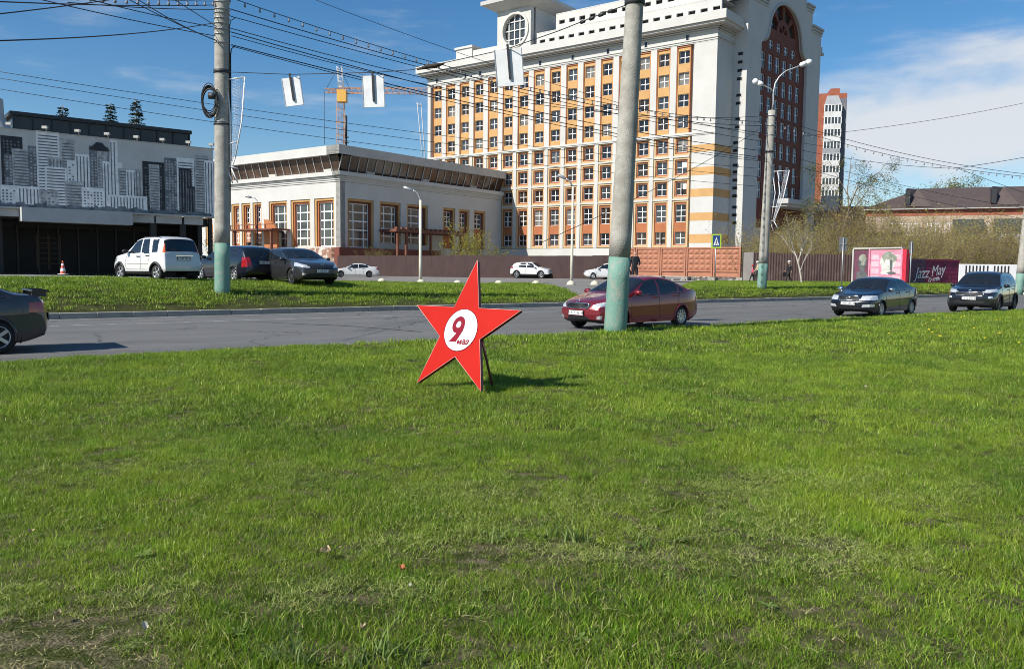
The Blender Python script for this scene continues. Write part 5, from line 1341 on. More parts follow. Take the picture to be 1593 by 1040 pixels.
# light-net ornaments (white frames on the poles)
def ornament(pole, pxs, name, label, mirror=False):
    root, at, H, b = pole[:4]
    t = thing(name, label, 'light ornament', (b.x, b.y, b.z), 0)
    Y = b.y-0.05
    q = [[PT(x, y, Y)-b for x, y in line] for line in pxs['bars']]
    for i, line in enumerate(q):
        mb = MB(); mb.tube(line, 0.024, 6); mb.build('frame_bar', WHITEM, t)
    # netting: thin threads between two border lines
    NET = mat('net_thread', (0.62, 0.63, 0.68), 0.6, 0)
    for (a, c) in pxs['nets']:
        n = 26; A = [PT(*pt, Y)-b for pt in a]; C_ = [PT(*pt, Y)-b for pt in c]
        def along(Ls, s):
            L = [0]
            for i in range(len(Ls)-1): L.append(L[-1]+(Ls[i+1]-Ls[i]).length)
            d = s*L[-1]
            for i in range(len(Ls)-1):
                if d <= L[i+1]+1e-9: return Ls[i].lerp(Ls[i+1], (d-L[i])/max(1e-9, L[i+1]-L[i]))
            return Ls[-1]
        mb = MB(); rr = random.Random(3); m = 5
        for j in range(m+1):
            mb.tube([along(A, i/n).lerp(along(C_, i/n), j/m)+Vector((rr.uniform(-.02,.02),0,rr.uniform(-.03,.03))) for i in range(n+1)], 0.006, 3)
        for i in range(n+1):
            p, r = along(A, i/n), along(C_, i/n); mb.tube([p, r+Vector((0,0,rr.uniform(-.06,.06)))], 0.005, 3)
            p2 = along(C_, min(1, (i+1.6)/n)); mb.tube([p, p2], 0.005, 3)
        o = mb.build('light_net', NET, t); o['kind'] = 'stuff'
    return t
ornament(LP_, {'bars': [[(352,124),(353,292)], [(352,124),(381,120)], [(381,120),(376,190),(366,245)], [(366,245),(360,262)], [(353,224),(368,221)], [(354,258),(369,262)], [(353,262),(362,285)], [(360,262),(370,284)], [(353,124),(358,180),(359,258)]],
               'nets': [([(362,122),(362,190),(358,255)], [(381,120),(376,190),(364,250)])]}, 'light_ornament', 'white flag shaped light net fixed to the left concrete pole')
ornament(RP, {'bars': [[(1200,267),(1196,360)], [(1200,267),(1228,265)], [(1228,265),(1218,310),(1204,344)], [(1202,268),(1206,300),(1200,340)], [(1210,267),(1213,300),(1203,342)], [(1197,322),(1213,322)], [(1197,343),(1207,343)], [(1198,344),(1203,359)], [(1204,344),(1211,357)]],
              'nets': [([(1220,266),(1213,310),(1203,340)], [(1228,265),(1218,310),(1205,343)])]}, 'light_ornament', 'white curved light frame on the pole with the double street lamp')
# double lamp arm on the right pole
def double_lamp():
    root, at, H, b = RP[:4]; Y = b.y
    P = lambda x, y: PT(x, y, Y)-b
    t = thing('street_lamp', 'double street lamp head on curved pipe atop the right concrete pole', 'street lamp', b)
    mb = MB(); mb.tube([P(1201,172), P(1203,160), P(1203,145), P(1206,130), P(1212,120), P(1222,111), P(1238,105), P(1246,102)], 0.045, 8); mb.build('lamp_arm', STEEL, t)
    mb = MB(); mb.tube([P(1203,145), P(1199,138), P(1190,134), P(1185,131)], 0.04, 8); mb.build('lamp_arm', STEEL, t)
    for a, c in (((1244,102),(1263,95)), ((1187,132),(1171,125))):
        p, q = P(*a), P(*c); d = (q-p)
        mb = MB(); mb.tube([p, p+d*0.1, p+d*0.5, p+d*0.52], [0.06, 0.13, 0.14, 0.08], 10); o = mb.build('lamp_housing', WHITEM, t)
        mb = MB(); mb.tube([p+d*0.52, p+d*0.6, p+d*0.8, p+d*0.97, q], [0.07, 0.15, 0.17, 0.1, 0.03], 10); mb.build('lamp_bowl', mat('opal_bowl', (0.85,0.85,0.85), 0.2, 0.02), o)
double_lamp()
# thin lamp posts
def lamp_post(label, px, ybot, ytop, Y, arm, m, r=0.075, group=None):
    b = PT(px, ybot, Y); z = tz(b.x, b.y); t = thing('lamp_post', label, 'lamp post', (b.x, b.y, min(b.z, z)))
    B = Vector((b.x, b.y, min(b.z, z)))
    top = PT(px-1, ytop+14, Y)-B
    mb = MB(); mb.tube([(0,0,-0.2), (0,0,top.z*0.25), (0,0,top.z)], [r*1.1, r, r*0.8], 10); mb.build('post', m, t)
    pts = [PT(x, y, Y)-B for x, y in arm]; pts[0] = Vector((0,0,top.z-0.1))
    mb = MB(); mb.tube(pts, r*0.55, 8); mb.build('arm', STEEL, t)
    e = pts[-1]; d = (pts[-1]-pts[-2]).normalized()
    mb = MB(); mb.tube([e-d*0.05, e+d*0.12, e+d*0.55, e+d*0.62], [0.05, 0.1, 0.11, 0.04], 8); mb.build('lamp_head', STEEL, t)
CREAM = mat('cream_post_paint', (0.60, 0.56, 0.45), 0.6, 0.12, 2)
lamp_post('cream lamp post with curved arm in front of the annex', 654, 438, 297, 52.0, [(654,318),(653,308),(650,301),(645,297),(642,296)], CREAM, 0.1)
lamp_post('cream lamp post standing before the tall building between the white cars', 889, 440, 276, 58.0, [(888,290),(887,283),(884,280),(880,278)], CREAM, 0.1)
lamp_post('thin dark lamp post seen left of the annex windows', 401, 405, 306, 80.0, [(401,320),(400,312),(396,308),(391,307)], DARKM, 0.07)

# ------------------------------------------------------------------ cables
def cat(p, q, sag, n=18):
    return [p.lerp(q, i/n) + Vector((0, 0, -4*sag*(i/n)*(1-i/n))) for i in range(n+1)]
def cable(pa, pb, Ya, Yb, sag, r, label, bulbs=0, group='overhead cables'):
    p, q = PT(*pa, Ya), PT(*pb, Yb); base = p.copy()
    pts = [x-base for x in cat(p, q, sag)]
    if bulbs:
        t = thing('bulb_garland', label, 'garland', base)
        mb = MB(); mb.tube(pts, r, 5); mb.build('cable', WIRE, t)
        bm_ = MB(); bm_.lathe([(0.02,0),(0.03,-0.03),(0.025,-0.07),(0.045,-0.11),(0.04,-0.15),(0.001,-0.17)], 8); me = bm_.mesh('bulb', mat('bulb_glass', (0.25,0.25,0.27), 0.2, 0.3, 4))
        for i in range(bulbs):
            f = (i+0.5)/bulbs; x = f*(len(pts)-1); k = min(int(x), len(pts)-2); pp = pts[k].lerp(pts[k+1], x-k); link('bulb', me, t, pp)
        return t
    mb = MB(); mb.tube(pts, r, 5); o = mb.build('cable', WIRE, None, base); tag(o, label, 'cable', group); return o
YL, YM, YR = 28.6, 19.4, 46.8
def leader(i): return 'black overhead cable'
# from the left pole towards the right pole
cable((345,-8),(1196,190), YL, YR, 0.9, 0.014, 'bulb garland cable slung from the left pole to the right pole', bulbs=58)
for a, b, sag, r, lab in (((357,14),(1197,208),0.55,0.017,'uppermost plain cable from the left pole across the tall building'),
                     ((357,25),(1197,222),0.35,0.014,'second cable from the left pole across the tall building'),
                     ((358,44),(1197,196),0.75,0.014,'cable leaving the left pole at mid height, nearly level over the crane'),
                     ((359,50),(1197,236),0.5,0.017,'thick cable from the left pole crossing behind the hanging panels'),
                     ((360,56),(1197,180),1.0,0.013,'thin cable sagging from the left pole over the annex roof'),
                     ((360,70),(1197,247),0.35,0.018,'lowest double cable from the left pole, upper strand'),
                     ((360,72),(1197,250),0.42,0.014,'lowest double cable from the left pole, lower strand')):
    cable(a, b, YL, YR, sag, r, lab)
for a, b, Ya, Yb, sag, lab in (((-20,64),(332,36),14,YL,0.1,'cable rising from the left edge to the left pole'),
                     ((-20,2),(334,8),16,YL,0.05,'topmost cable entering from the left edge to the pole top'),
                     ((-20,24),(210,-6),16,24,0.02,'cable crossing the top left corner upwards'),
                     ((40,-6),(340,57),20,YL,0.05,'long cable falling from the top left to the pole, lower'),
                     ((118,-6),(340,44),21,YL,0.04,'long cable falling from the top left to the pole, upper'),
                     ((190,-6),(340,65),22,YL,0.05,'steep cable from the top edge to the left pole, first of the pair'),
                     ((206,-6),(340,64),22,YL,0.1,'steep cable from the top edge to the left pole, second of the pair'),
                     ((262,-6),(338,42),24,YL,0.0,'short steep cable reaching the left pole'),
                     ((105,4),(335,15),22,YL,0.05,'short level cable near the pole top, left side')):
    cable(a, b, Ya, Yb, sag, 0.013, lab)
# garland on the far left top
cable((110,-10),(338,2), 22, YL, 0.05, 0.008, 'bulb garland along the top edge left of the pole', bulbs=14)
# far thin wires
for (a, b, lab) in (((-30,107),(1180,262),'thin far wire, upper one of three crossing the sky at left'), ((-30,117),(1180,275),'thin far wire, middle one of three crossing the sky at left'), ((-30,134),(1180,290),'thin far wire, lower one of three crossing the sky at left')):
    cable(a, b, 40, 60, 0.45, 0.014, lab)
cable((470,-8),(1300,230), 60, 90, 1.5, 0.02, 'very thin wire descending from the top edge over the crane')
# right pole to the right
for a, b, sag, r, lab, n in (((1200,190),(1640,278),0.55,0.014,'bulb garland running from the double lamp pole to the right edge',34),
                     ((1200,182),(1640,275),0.5,0.015,'thick cable above the right garland',0), ((1205,236),(1640,330),0.35,0.012,'cable over the dark roof, upper',0),
                     ((1205,248),(1640,348),0.3,0.012,'cable over the dark roof, lower',0), ((1205,216),(1640,150),0.3,0.012,'cable rising to the right edge across the cloud',0),
                     ((1205,225),(1484,262),0.25,0.013,'cable joining the garland knot over the low house',0)):
    cable(a, b, YR, 52, sag, r, lab, bulbs=n)
p1 = cable((1484,262),(1640,236), 49, 52, 0.05, 0.016, 'cable climbing from the garland knot to the right edge')
cable((1490,262),(1600,302), 49, 50, 0.02, 0.014, 'cable falling from the garland knot to the right pole')
cable((840,378),(1190,196), 30, YR, 0.25, 0.013, 'slanting cable from the road side up to the right pole')
cable((986,222),(1196,252), YM+4, YR, 0.05, 0.012, 'cable running behind the main pole to the right pole')
# span wire with hanging panels
def span():
    A = PT(350, 112, YL); B = PT(975, 8, YM)
    px = [(350,112),(452,116),(580,113),(640,109),(700,96),(790,76),(870,48),(940,20),(975,8)]
    Ys = [YL + (YM-YL)*((x-350)/625.0)**1.0 for x, y in px]
    pts = [PT(x, y, Y) for (x, y), Y in zip(px, Ys)]
    t = thing('span_wire', 'span wire between the left pole and the main pole carrying white panels', 'wire', A)
    mb = MB(); mb.tube([p-A for p in pts], 0.012, 5); mb.build('cable', WIRE, t)
    for f in (0.86, 0.89, 0.92, 0.95):
        d = pts[-1]-pts[-3]; c0 = pts[-3]+d*((f-0.78)/0.22)-A; mb = MB(); dd = d.normalized()
        mb.tube([c0-dd*0.09, c0-dd*0.05, c0+dd*0.05, c0+dd*0.09], [0.015, 0.045, 0.045, 0.015], 8); mb.build('insulator', DARKM, t)
    PAN = mat('white_panel_sheet', (0.80, 0.80, 0.79), 0.55, 0.1, 3); 
    for (x, y0, xl, xr, ya, yb, tilt, lab, k) in ((452,112,438,466,121,165,-0.16,'white hanging panel with dark bar, left one near the pole',0), (580,108,563,596,118,167,-0.05,'white hanging panel with dark bar, middle one over the crane',1), (790,76,769,811,77,134,-0.1,'white hanging panel with dark bar, large one before the tall building',2)):
        Y = YL + (YM-YL)*((x-350)/625.0)
        c0 = PT(x, ya, Y); h = (PT(x, ya, Y)-PT(x, yb, Y)).z; w = PT(xr, ya, Y).x-PT(xl, ya, Y).x
        tt = thing('hanging_panel', lab, 'panel', c0, 0, 'panels hung on the span wire')
        tt.rotation_euler = (0, -tilt*-0.9, 0)
        mb = MB(); mb.box((-w/2, -0.02, -h), (w/2, 0.02, 0)); o = mb.build('panel_sheet', PAN, tt)
        for q in ((-w/2, 0.0), (w/2, 0.0)):
            mb = MB(); mb.box((q[0]-0.012, -0.03, -h-0.01), (q[0]+0.012, 0.03, 0.01)); mb.build('panel_edge', STEEL, tt)
        mb = MB(); mb.box((-0.03, -0.075, -h*0.82), (0.03, -0.022, 0.12)); mb.build('hanger_bar', DARKM, tt)
    # knot of old insulation on the wire
    c0 = PT(668, 104, Ys[4])-A; mb = MB(); rr = random.Random(8)
    mb.tube([c0+Vector((-0.35,0,-0.08)), c0+Vector((-0.1,0.02,0.0)), c0+Vector((0.15,0,0.03)), c0+Vector((0.42,0,0.09))], [0.02, 0.06, 0.07, 0.02], 7); mb.build('wire_knot', mat('old_insulation', (0.05,0.035,0.025), 0.9, 0.4, 9), t)
span()

# ------------------------------------------------------------------ crane far behind
def crane():
    Y = 230.0; b = PT(530, 430, Y); B = Vector((b.x, b.y, 0.5))
    t = thing('tower_crane', 'orange and white tower crane far behind the annex', 'crane', B)
    P = lambda x, y: PT(x, y, Y)-B
    OR = mat('crane_orange', (0.42, 0.22, 0.11), 0.6, 0.15, 0.3); CW = mat('crane_white', (0.6,0.58,0.55), 0.6, 0.1)
    def lattice(p, q, w, n, m, nm):
        d = q-p; ax = d.normalized(); u = ax.cross(Vector((0,1,0))).normalized()*w; v = Vector((0, w, 0)); mb = MB()
        for a, c in ((-1,-1),(1,-1),(1,1),(-1,1)): mb.tube([p+u*a+v*c, q+u*a+v*c], 0.085, 4)
        for i in range(n):
            a0, a1 = p+d*(i/n), p+d*((i+1)/n); s = 1 if i % 2 else -1
            for c in (-1, 1): mb.tube([a0+u*s+v*c, a1-u*s+v*c], 0.055, 3); mb.tube([a0-u+v*c, a0+u+v*c], 0.07, 3)
        return mb.build(nm, m, t)
    lattice(P(530,300), P(530,160), 0.9, 14, OR, 'mast'); lattice(P(531,142), P(528,104), 0.6, 5, CW, 'mast_head')
    lattice(P(530,141), P(800,143), 0.7, 30, OR, 'jib'); lattice(P(530,142), P(506,141), 0.5, 4, OR, 'counter_jib')
    mb = MB(); c = P(532,150); mb.box((c.x-1.2, -1.2, c.z-1.6), (c.x+1.3, 1.2, c.z+1.6)); mb.build('cab', mat('crane_cab', (0.75,0.42,0.08), 0.5, 0.1), t)
    for a, q in (((527,104),(506,141)), ((528,104),(545,140)), ((528,104),(630,139)), ((505,141),(505,225))):
        mb = MB(); mb.tube([P(*a), P(*q)], 0.06, 4); mb.build('stay', DARKM, t)
    q = PT(538.5, 300, 240); t2 = thing('mast_antenna', 'thin dark mast beside the crane behind the annex roof', 'mast', q)
    mb = MB(); 
    for y0, y1, r in ((300,215,0.25),(215,180,0.35)): mb.tube([PT(538.5,y0,240)-q, PT(538.5,y1,240)-q], r, 6)
    mb.build('mast_rod', DARKM, t2); mb = MB(); z = (PT(538.5,214,240)-q).z; mb.lathe([(0.9,z),(0.9,z+0.15)], 10); z = (PT(538.5,222,240)-q).z; mb2 = MB(); mb2.lathe([(0.9,z),(0.9,z+0.15)], 10); mb.build('platform', DARKM, t2); mb2.build('platform', DARKM, t2)
    Y3 = 420.0; q = PT(664, 300, Y3); t3 = thing('luffing_crane', 'faint grey crane jib peeking left of the tall building', 'crane', q)
    OL = mat('pale_crane', (0.42,0.44,0.47), 0.7, 0.1); mb = MB()
    for dx in (-3, 3): mb.tube([PT(664+dx*0.4, 300, Y3)-q, PT(652+dx, 160, Y3)-q], 0.25, 4)
    mb.tube([PT(648,160,Y3)-q, PT(656,166,Y3)-q], 0.3, 4); mb.build('jib', OL, t3)
crane()

# ------------------------------------------------------------------ street furniture
def bollards():
    HB = mat('cream_concrete', (0.62, 0.57, 0.42), 0.85, 0.12, 4, 0.2, 30)
    mb = MB(); prof = [(0.3*math.cos(a), 0.27*math.sin(a)) for a in np.linspace(0, math.pi/2, 8)]
    mb.lathe([(0.31, -0.12), (0.31, 0.0)] + prof[:-1] + [(0.001, 0.27)], 20, cap=False); dome = mb.mesh('dome', HB)
    mb = MB(); mb.lathe([(0.34, -0.15), (0.34, 0.03), (0.31, 0.035)], 20, cap=False); foot = mb.mesh('base_ring', KERB)
    for px, py, lab in ((594,441,'leftmost half dome concrete bollard on the far verge'), (655,442,'half dome bollard at the foot of the cream lamp post'), (712,442,'half dome bollard just left of the star tip'), (776,444,'half dome bollard right of the star tip'), (834,444,'low half dome bollard below the white crossover'), (888,445,'half dome bollard under the second lamp post'), (925,446,'half dome bollard nearest the mint green pole')):
        Y = 47.5; p = PT(px, py, Y); z = tz(p.x, p.y)
        t = thing('bollard', lab, 'bollard', (p.x, p.y, z+0.02), 0, 'half dome bollards'); t.scale = (0.8, 0.8, 0.8)
        link('dome', dome, t, (0,0,0.03)); link('base_ring', foot, t)
bollards()
def road_sign(name, label, px, ytop, ybot, Y, w, h, crossing=False):
    b = PT(px, ybot, Y); z = tz(b.x, b.y); B = Vector((b.x, b.y, min(z, b.z)))
    t = thing(name, label, 'sign', B); top = (PT(px, ytop, Y)-B).z
    mb = MB(); mb.tube([(0,0,-0.2),(0,0,top)], 0.035, 8); mb.build('post', STEEL, t)
    c = top-h/2
    if crossing:
        mb = MB(); mb.box((-w/2,-0.06,c-h/2),(w/2,-0.045,c+h/2)); o = mb.build('sign_plate', mat('lime_reflective', (0.42,0.58,0.05), 0.5, 0.05), t)
        a = w*0.36; mb = MB(); mb.box((-a,-0.066,c-h*0.40),(a,-0.061,c+h*0.40)); mb.build('blue_field', mat('sign_blue', (0.02,0.06,0.22), 0.5, 0.05), o)
        mb = MB(); mb.add([(-a*0.8,-0.07,c-h*0.3),(a*0.8,-0.07,c-h*0.3),(0,-0.07,c+h*0.3)], [(0,1,2)]); mb.build('white_triangle', WHITEM, o)
        mb = MB(); mb.tube([(0,-0.074,c+h*0.1),(0,-0.074,c-h*0.08),(-0.06,-0.074,c-h*0.25)], 0.018, 5); mb.tube([(0,-0.074,c-h*0.08),(0.07,-0.074,c-h*0.25)], 0.016, 5); mb.tube([(-0.07,-0.074,c-h*0.02),(0.07,-0.074,c+0.0)], 0.014, 5); mb.build('walking_figure', DARKM, o)
    else:
        mb = MB(); P = [(-w/2,c-h/2),(w/2,c-h/2),(w/2,c+h/2),(-w/2,c+h/2)]; mb.box((-w/2,0.04,c-h/2),(w/2,0.055,c+h/2)); mb.build('sign_back', mat('grey_sign_back', (0.14,0.15,0.155), 0.6, 0.1), t)
        mb = MB(); mb.box((-w/2+0.05,0.0,c-0.02),(w/2-0.05,0.038,c+0.02)); mb.build('sign_bracket', STEEL, t)
road_sign('crossing_sign', 'pedestrian crossing sign with lime border before the pink fence', 1112, 364, 441, 52.0, 0.62, 0.88, True)
road_sign('traffic_sign', 'grey sign back on a post left of the dark portrait mural', 1309, 369, 446, 52.0, 0.5, 0.85)
road_sign('traffic_sign', 'narrow grey sign back on a post between mural and crimson fence', 1415, 376, 446, 56.0, 0.28, 0.75)
def cone():
    p = PT(98, 424, 45.0); z = tz(p.x, p.y); t = thing('traffic_cone', 'red and white traffic cone before the dark pavilion', 'cone', (p.x, p.y, z+0.05)); z=0
    OC = mat('cone_red', (0.65,0.10,0.04), 0.5, 0.05); r = lambda h: 0.16-0.13*h/0.72
    mb = MB(); mb.box((-0.19,-0.19,0),(0.19,0.19,0.035)); mb.build('cone_foot', WHITEM, t)
    lv = [0.03,0.18,0.34,0.48,0.6,0.74]
    for i in range(5): mb = MB(); mb.lathe([(r(lv[i]), lv[i]+0.001),(r(lv[i+1]), lv[i+1])], 14, cap=(i==4)); mb.build('cone_band', OC if i % 2 == 0 else WHITEM, t)
cone()

# ------------------------------------------------------------------ the red star
def star():
    r = 0.905; ph = R(38.5); ta = R(19.0)
    U = Vector((math.cos(ph), -math.sin(ph), 0)); h = Vector((math.sin(ph), math.cos(ph), 0)); V = Vector((0,0,1))*math.cos(ta) + h*math.sin(ta)
    Nn = U.cross(V)            # towards the viewer
    C = PT(717.6, 512.0, 10.15); base = Vector((C.x, C.y, tz(C.x, C.y)))
    fr = lambda a, b, d: C + U*a + V*b + Nn*d - base
    t = thing('star_sign', 'red five pointed star stand with white disc standing on the lawn', 'star sign', base)
    REDF = mat('star_red_face', (0.44, 0.012, 0.006), 0.5, 0.06, 2.5, spec=0.12); EDGE = mat('star_red_edge', (0.20, 0.012, 0.012), 0.5, 0.1); WH = mat('star_white_disc', (0.82, 0.81, 0.80), 0.45, 0.02); CR = mat('crimson_lettering', (0.22, 0.006, 0.02), 0.6, 0.03, spec=0.15); PALE = mat('star_cut_edge', (0.78, 0.42, 0.36), 0.6, 0.1)
    ri = r*0.385; poly = []
    for k in range(5):
        a = R(90+72*k); poly.append((r*math.cos(a), r*math.sin(a))); a += R(36); poly.append((ri*math.cos(a), ri*math.sin(a)))
    poly = poly[::-1]
    mb = MB(); mb.add([fr(0,0,0.0)] + [fr(a,b,0.0) for a,b in poly], [(0, i+1, (i+1)%10+1) for i in range(10)]); mb.build('star_face', REDF, t)
    mb = MB(); n = 10
    mb.add([fr(a,b,-0.0005) for a,b in poly] + [fr(a*0.985,b*0.985,-0.055) for a,b in poly], [(i, (i+1)%n, (i+1)%n+n, i+n) for i in range(n)] + [tuple(range(n, 2*n))]); mb.build('star_edge', EDGE, t)
    for i in range(10):
        (a, b), (c, d) = poly[i], poly[(i+1)%10]
        mb = MB(); mb.tube([fr(a,b,0.0), fr(c,d,0.0)], 0.0027, 5); mb.build('edge_trim', PALE, t)
    disc = [(0.262*math.cos(2*math.pi*i/48)-0.005, 0.265*math.sin(2*math.pi*i/48)-0.01) for i in range(48)]
    mb = MB(); mb.prism(disc, fr, 0.001, 0.004); o = mb.build('white_disc', WH, t)
    ring = [fr(a*1.02,b*1.02,0.003) for a,b in disc]; mb = MB(); mb.tube(ring+[ring[0]], 0.0045, 4, cap=False); mb.build('disc_rim', CR, o)
    # numeral: open bowl with a straight slanted tail
    cx, cy = -0.055, 0.055; ro, rw, k = 0.108, 0.098, 36
    outer = []; 
    for i in range(k): a = 2*math.pi*i/k; outer.append((cx + rw*math.cos(a) + 0.10*ro*math.sin(a), cy + ro*math.sin(a)))
    inner = [(cx + 0.038*math.cos(2*math.pi*i/24) + 0.004*math.sin(2*math.pi*i/24), cy + 0.044*math.sin(2*math.pi*i/24)+0.004) for i in range(24)]
    mb = MB(); holed(outer, [inner], fr, 0.0041, 0.007, mb)
    tail = [(cx+0.100, cy+0.02), (cx+0.045, cy-0.055), (cx-0.105, cy-0.222), (cx-0.012, cy-0.222), (cx+0.085, cy-0.085)]
    tail = [(cx+0.103, cy+0.0), (cx+0.02, cy-0.075), (cx-0.10, cy-0.222), (cx+0.012, cy-0.222), (cx+0.09, cy-0.075)]
    mb.prism(tail, fr, 0.0041, 0.0072); mb.build('numeral_nine', CR, o)
    me = text_mesh('мая', 0.105, 0.1, 0.0035, 0.001); me.materials.clear(); me.materials.append(CR)
    q = link('lettering', me, o); M = Matrix((U, V, Nn)).transposed().to_4x4(); M.translation = fr(0.075, -0.155, 0.0056); q.matrix_basis = M
    # rear prop
    p0 = fr(ri*math.cos(R(-18)), ri*math.sin(R(-18)), -0.05); g = on_ground(757, 599); p1 = Vector((g.x, g.y, g.z))-base + Vector((0.0, 0.05, -0.05))
    foot = p0 + h*0.30 + U*-0.06 + Vector((0,0,0)); foot.z = -0.05
    STR = mat('dark_red_strut', (0.11, 0.03, 0.028), 0.6, 0.1)
    mb = MB(); mb.tube([p0, foot], 0.016, 6); mb.build('rear_prop', STR, t)
star()

# ------------------------------------------------------------------ people
SKIN = mat('skin', (0.50, 0.30, 0.22), 0.6, 0.05, 9)
def person(label, loc, heading, height, cols, pose, hair='short', hold=None):
    """cols: dict torso, arms, legs, feet, head_top ; pose: dict of joint offsets"""
    s = height/1.75
    J = {'pel': (0,0,0.95), 'wst': (0,0,1.08), 'chs': (0.0,0,1.30), 'nck': (0.01,0,1.47), 'nk2': (0.015,0,1.54), 'hd0': (0.03,0,1.61), 'hd1': (0.025,0,1.70),
         'shl': (0,0.17,1.41), 'ell': (-0.02,0.24,1.13), 'wrl': (0.08,0.25,0.90), 'hnl': (0.11,0.25,0.82), 'shr': (0,-0.17,1.41), 'elr': (-0.02,-0.24,1.13), 'wrr': (0.08,-0.25,0.90), 'hnr': (0.11,-0.25,0.82),
         'hpl': (0,0.09,0.90), 'knl': (0.03,0.10,0.50), 'anl': (0,0.10,0.09), 'tol': (0.16,0.11,0.035), 'hpr': (0,-0.09,0.90), 'knr': (0.03,-0.10,0.50), 'anr': (0,-0.10,0.09), 'tor': (0.16,-0.11,0.035)}
    J.update(pose)
    Rr = {'pel': .145, 'wst': .135, 'chs': .165, 'nck': .07, 'nk2': .055, 'hd0': .092, 'hd1': .088, 'shl': .075, 'shr': .075, 'ell': .052, 'elr': .052, 'wrl': .036, 'wrr': .036, 'hnl': .036, 'hnr': .036, 'hpl': .10, 'hpr': .10, 'knl': .068, 'knr': .068, 'anl': .045, 'anr': .045, 'tol': .038, 'tor': .038}
    Ed = [('pel','wst','torso'),('wst','chs','torso'),('chs','nck','torso'),('nck','nk2','skin'),('nk2','hd0','skin'),('hd0','hd1','hair'),('chs','shl','arms'),('shl','ell','arms'),('ell','wrl','arms'),('wrl','hnl','skin'),('chs','shr','arms'),('shr','elr','arms'),('elr','wrr','arms'),('wrr','hnr','skin'),('pel','hpl','legs'),('hpl','knl','legs'),('knl','anl','legs'),('anl','tol','feet'),('pel','hpr','legs'),('hpr','knr','legs'),('knr','anr','legs'),('anr','tor','feet')]
    ks = list(J); idx = {k: i for i, k in enumerate(ks)}
    me = bpy.data.meshes.new('person_skeleton'); me.from_pydata([Vector(J[k])*s for k in ks], [(idx[a], idx[b]) for a, b, c in Ed], [])
    o = bpy.data.objects.new('person_skeleton', me); COL.objects.link(o)
    md = o.modifiers.new('skin', 'SKIN'); md.use_smooth_shade = True
    for i, k in enumerate(ks):
        v = me.skin_vertices[0].data[i]; wide = 1.25 if k in ('chs','wst','pel') else 1.0
        v.radius = (Rr[k]*s*0.92, Rr[k]*s*wide); v.use_root = (k == 'pel')
    sb = o.modifiers.new('sub', 'SUBSURF'); sb.levels = 1; sb.render_levels = 1
    dg = bpy.context.evaluated_depsgraph_get(); dg.update(); m2 = bpy.data.meshes.new_from_object(o.evaluated_get(dg)); bpy.data.objects.remove(o)
    slots = ['torso','arms','legs','feet','skin','hair']
    m2.materials.clear()
    for k in slots: m2.materials.append(cols.get(k, SKIN))
    segs = [(Vector(J[a])*s, Vector(J[b])*s, c) for a, b, c in Ed]
    for p in m2.polygons:
        c = p.center; best = None
        for a, b, k in segs:
            ab = b-a; tt = max(0, min(1, (c-a).dot(ab)/max(1e-9, ab.length_squared))); d = (a+ab*tt-c).length
            if best is None or d < best[0]: best = (d, k)
        k = best[1]
        if k in ('skin', 'hair') and c.z > J['hd0'][2]*s-0.06*s:
            k = 'hair' if (c.z > (J['hd0'][2]+0.075)*s or c.x < (J['hd0'][0]-0.03)*s) else 'skin'
        p.material_index = slots.index(k); p.use_smooth = True
    t = thing('person', label, 'person', loc, heading)
    link('body', m2, t)
    hx, hy, hz = Vector(J['hd0'])*s
    fm = MB(); fm.box((hx+0.088*s, -0.04*s, hz+0.03*s), (hx+0.096*s, -0.018*s, hz+0.042*s)); fm.box((hx+0.088*s, 0.018*s, hz+0.03*s), (hx+0.096*s, 0.04*s, hz+0.042*s)); fm.box((hx+0.085*s, -0.022*s, hz-0.042*s), (hx+0.092*s, 0.022*s, hz-0.034*s)); e = fm.build('face_features', DARKM, t); e['kind'] = 'stuff'
    nm = MB(); nm.tube([(hx+0.085*s, 0, hz+0.03*s), (hx+0.115*s, 0, hz-0.008*s), (hx+0.088*s, 0, hz-0.014*s)], [0.01*s, 0.017*s, 0.01*s], 6); nm.build('nose', SKIN, t)
    if cols.get('hat'):
        hm = MB(); hm.lathe([(0.118*s, 0.035*s), (0.122*s, 0.06*s), (0.115*s, 0.11*s), (0.08*s, 0.155*s), (0.001, 0.17*s)], 16, c=(hx-0.005, 0, hz)); hm.build('hat', cols['hat'], t)
    if hold: hold(t, J, s)
    return t
BLKC = mat('black_jacket', (0.012,0.012,0.013), 0.45, 0.2, 9); DKT = mat('dark_trousers', (0.016,0.017,0.022), 0.85, 0.2, 9); HAIR = mat('dark_hair', (0.02,0.015,0.012), 0.7, 0.2, 20); SHOE = mat('dark_shoes', (0.012,0.012,0.012), 0.6, 0.1)
PINKC = mat('pink_coat', (0.50,0.10,0.14), 0.8, 0.15, 9); WHAT = mat('white_knit', (0.72,0.70,0.68), 0.9, 0.08, 20); BEIGE = mat('beige_coat', (0.46,0.36,0.25), 0.85, 0.1, 6)
def ground_pt(px, Y): 
    p = PT(px, 440, Y); return Vector((p.x, p.y, tz(p.x, p.y)))
step = {'knl': (0.20,0.10,0.52), 'anl': (0.26,0.10,0.10), 'tol': (0.40,0.11,0.05), 'knr': (-0.04,-0.10,0.50), 'anr': (-0.28,-0.10,0.13), 'tor': (-0.14,-0.11,0.04), 'ell': (-0.13,0.25,1.15), 'wrl': (-0.12,0.27,0.93), 'hnl': (-0.09,0.27,0.86), 'elr': (0.10,-0.25,1.15), 'wrr': (0.24,-0.24,0.96), 'hnr': (0.29,-0.23,0.90)}
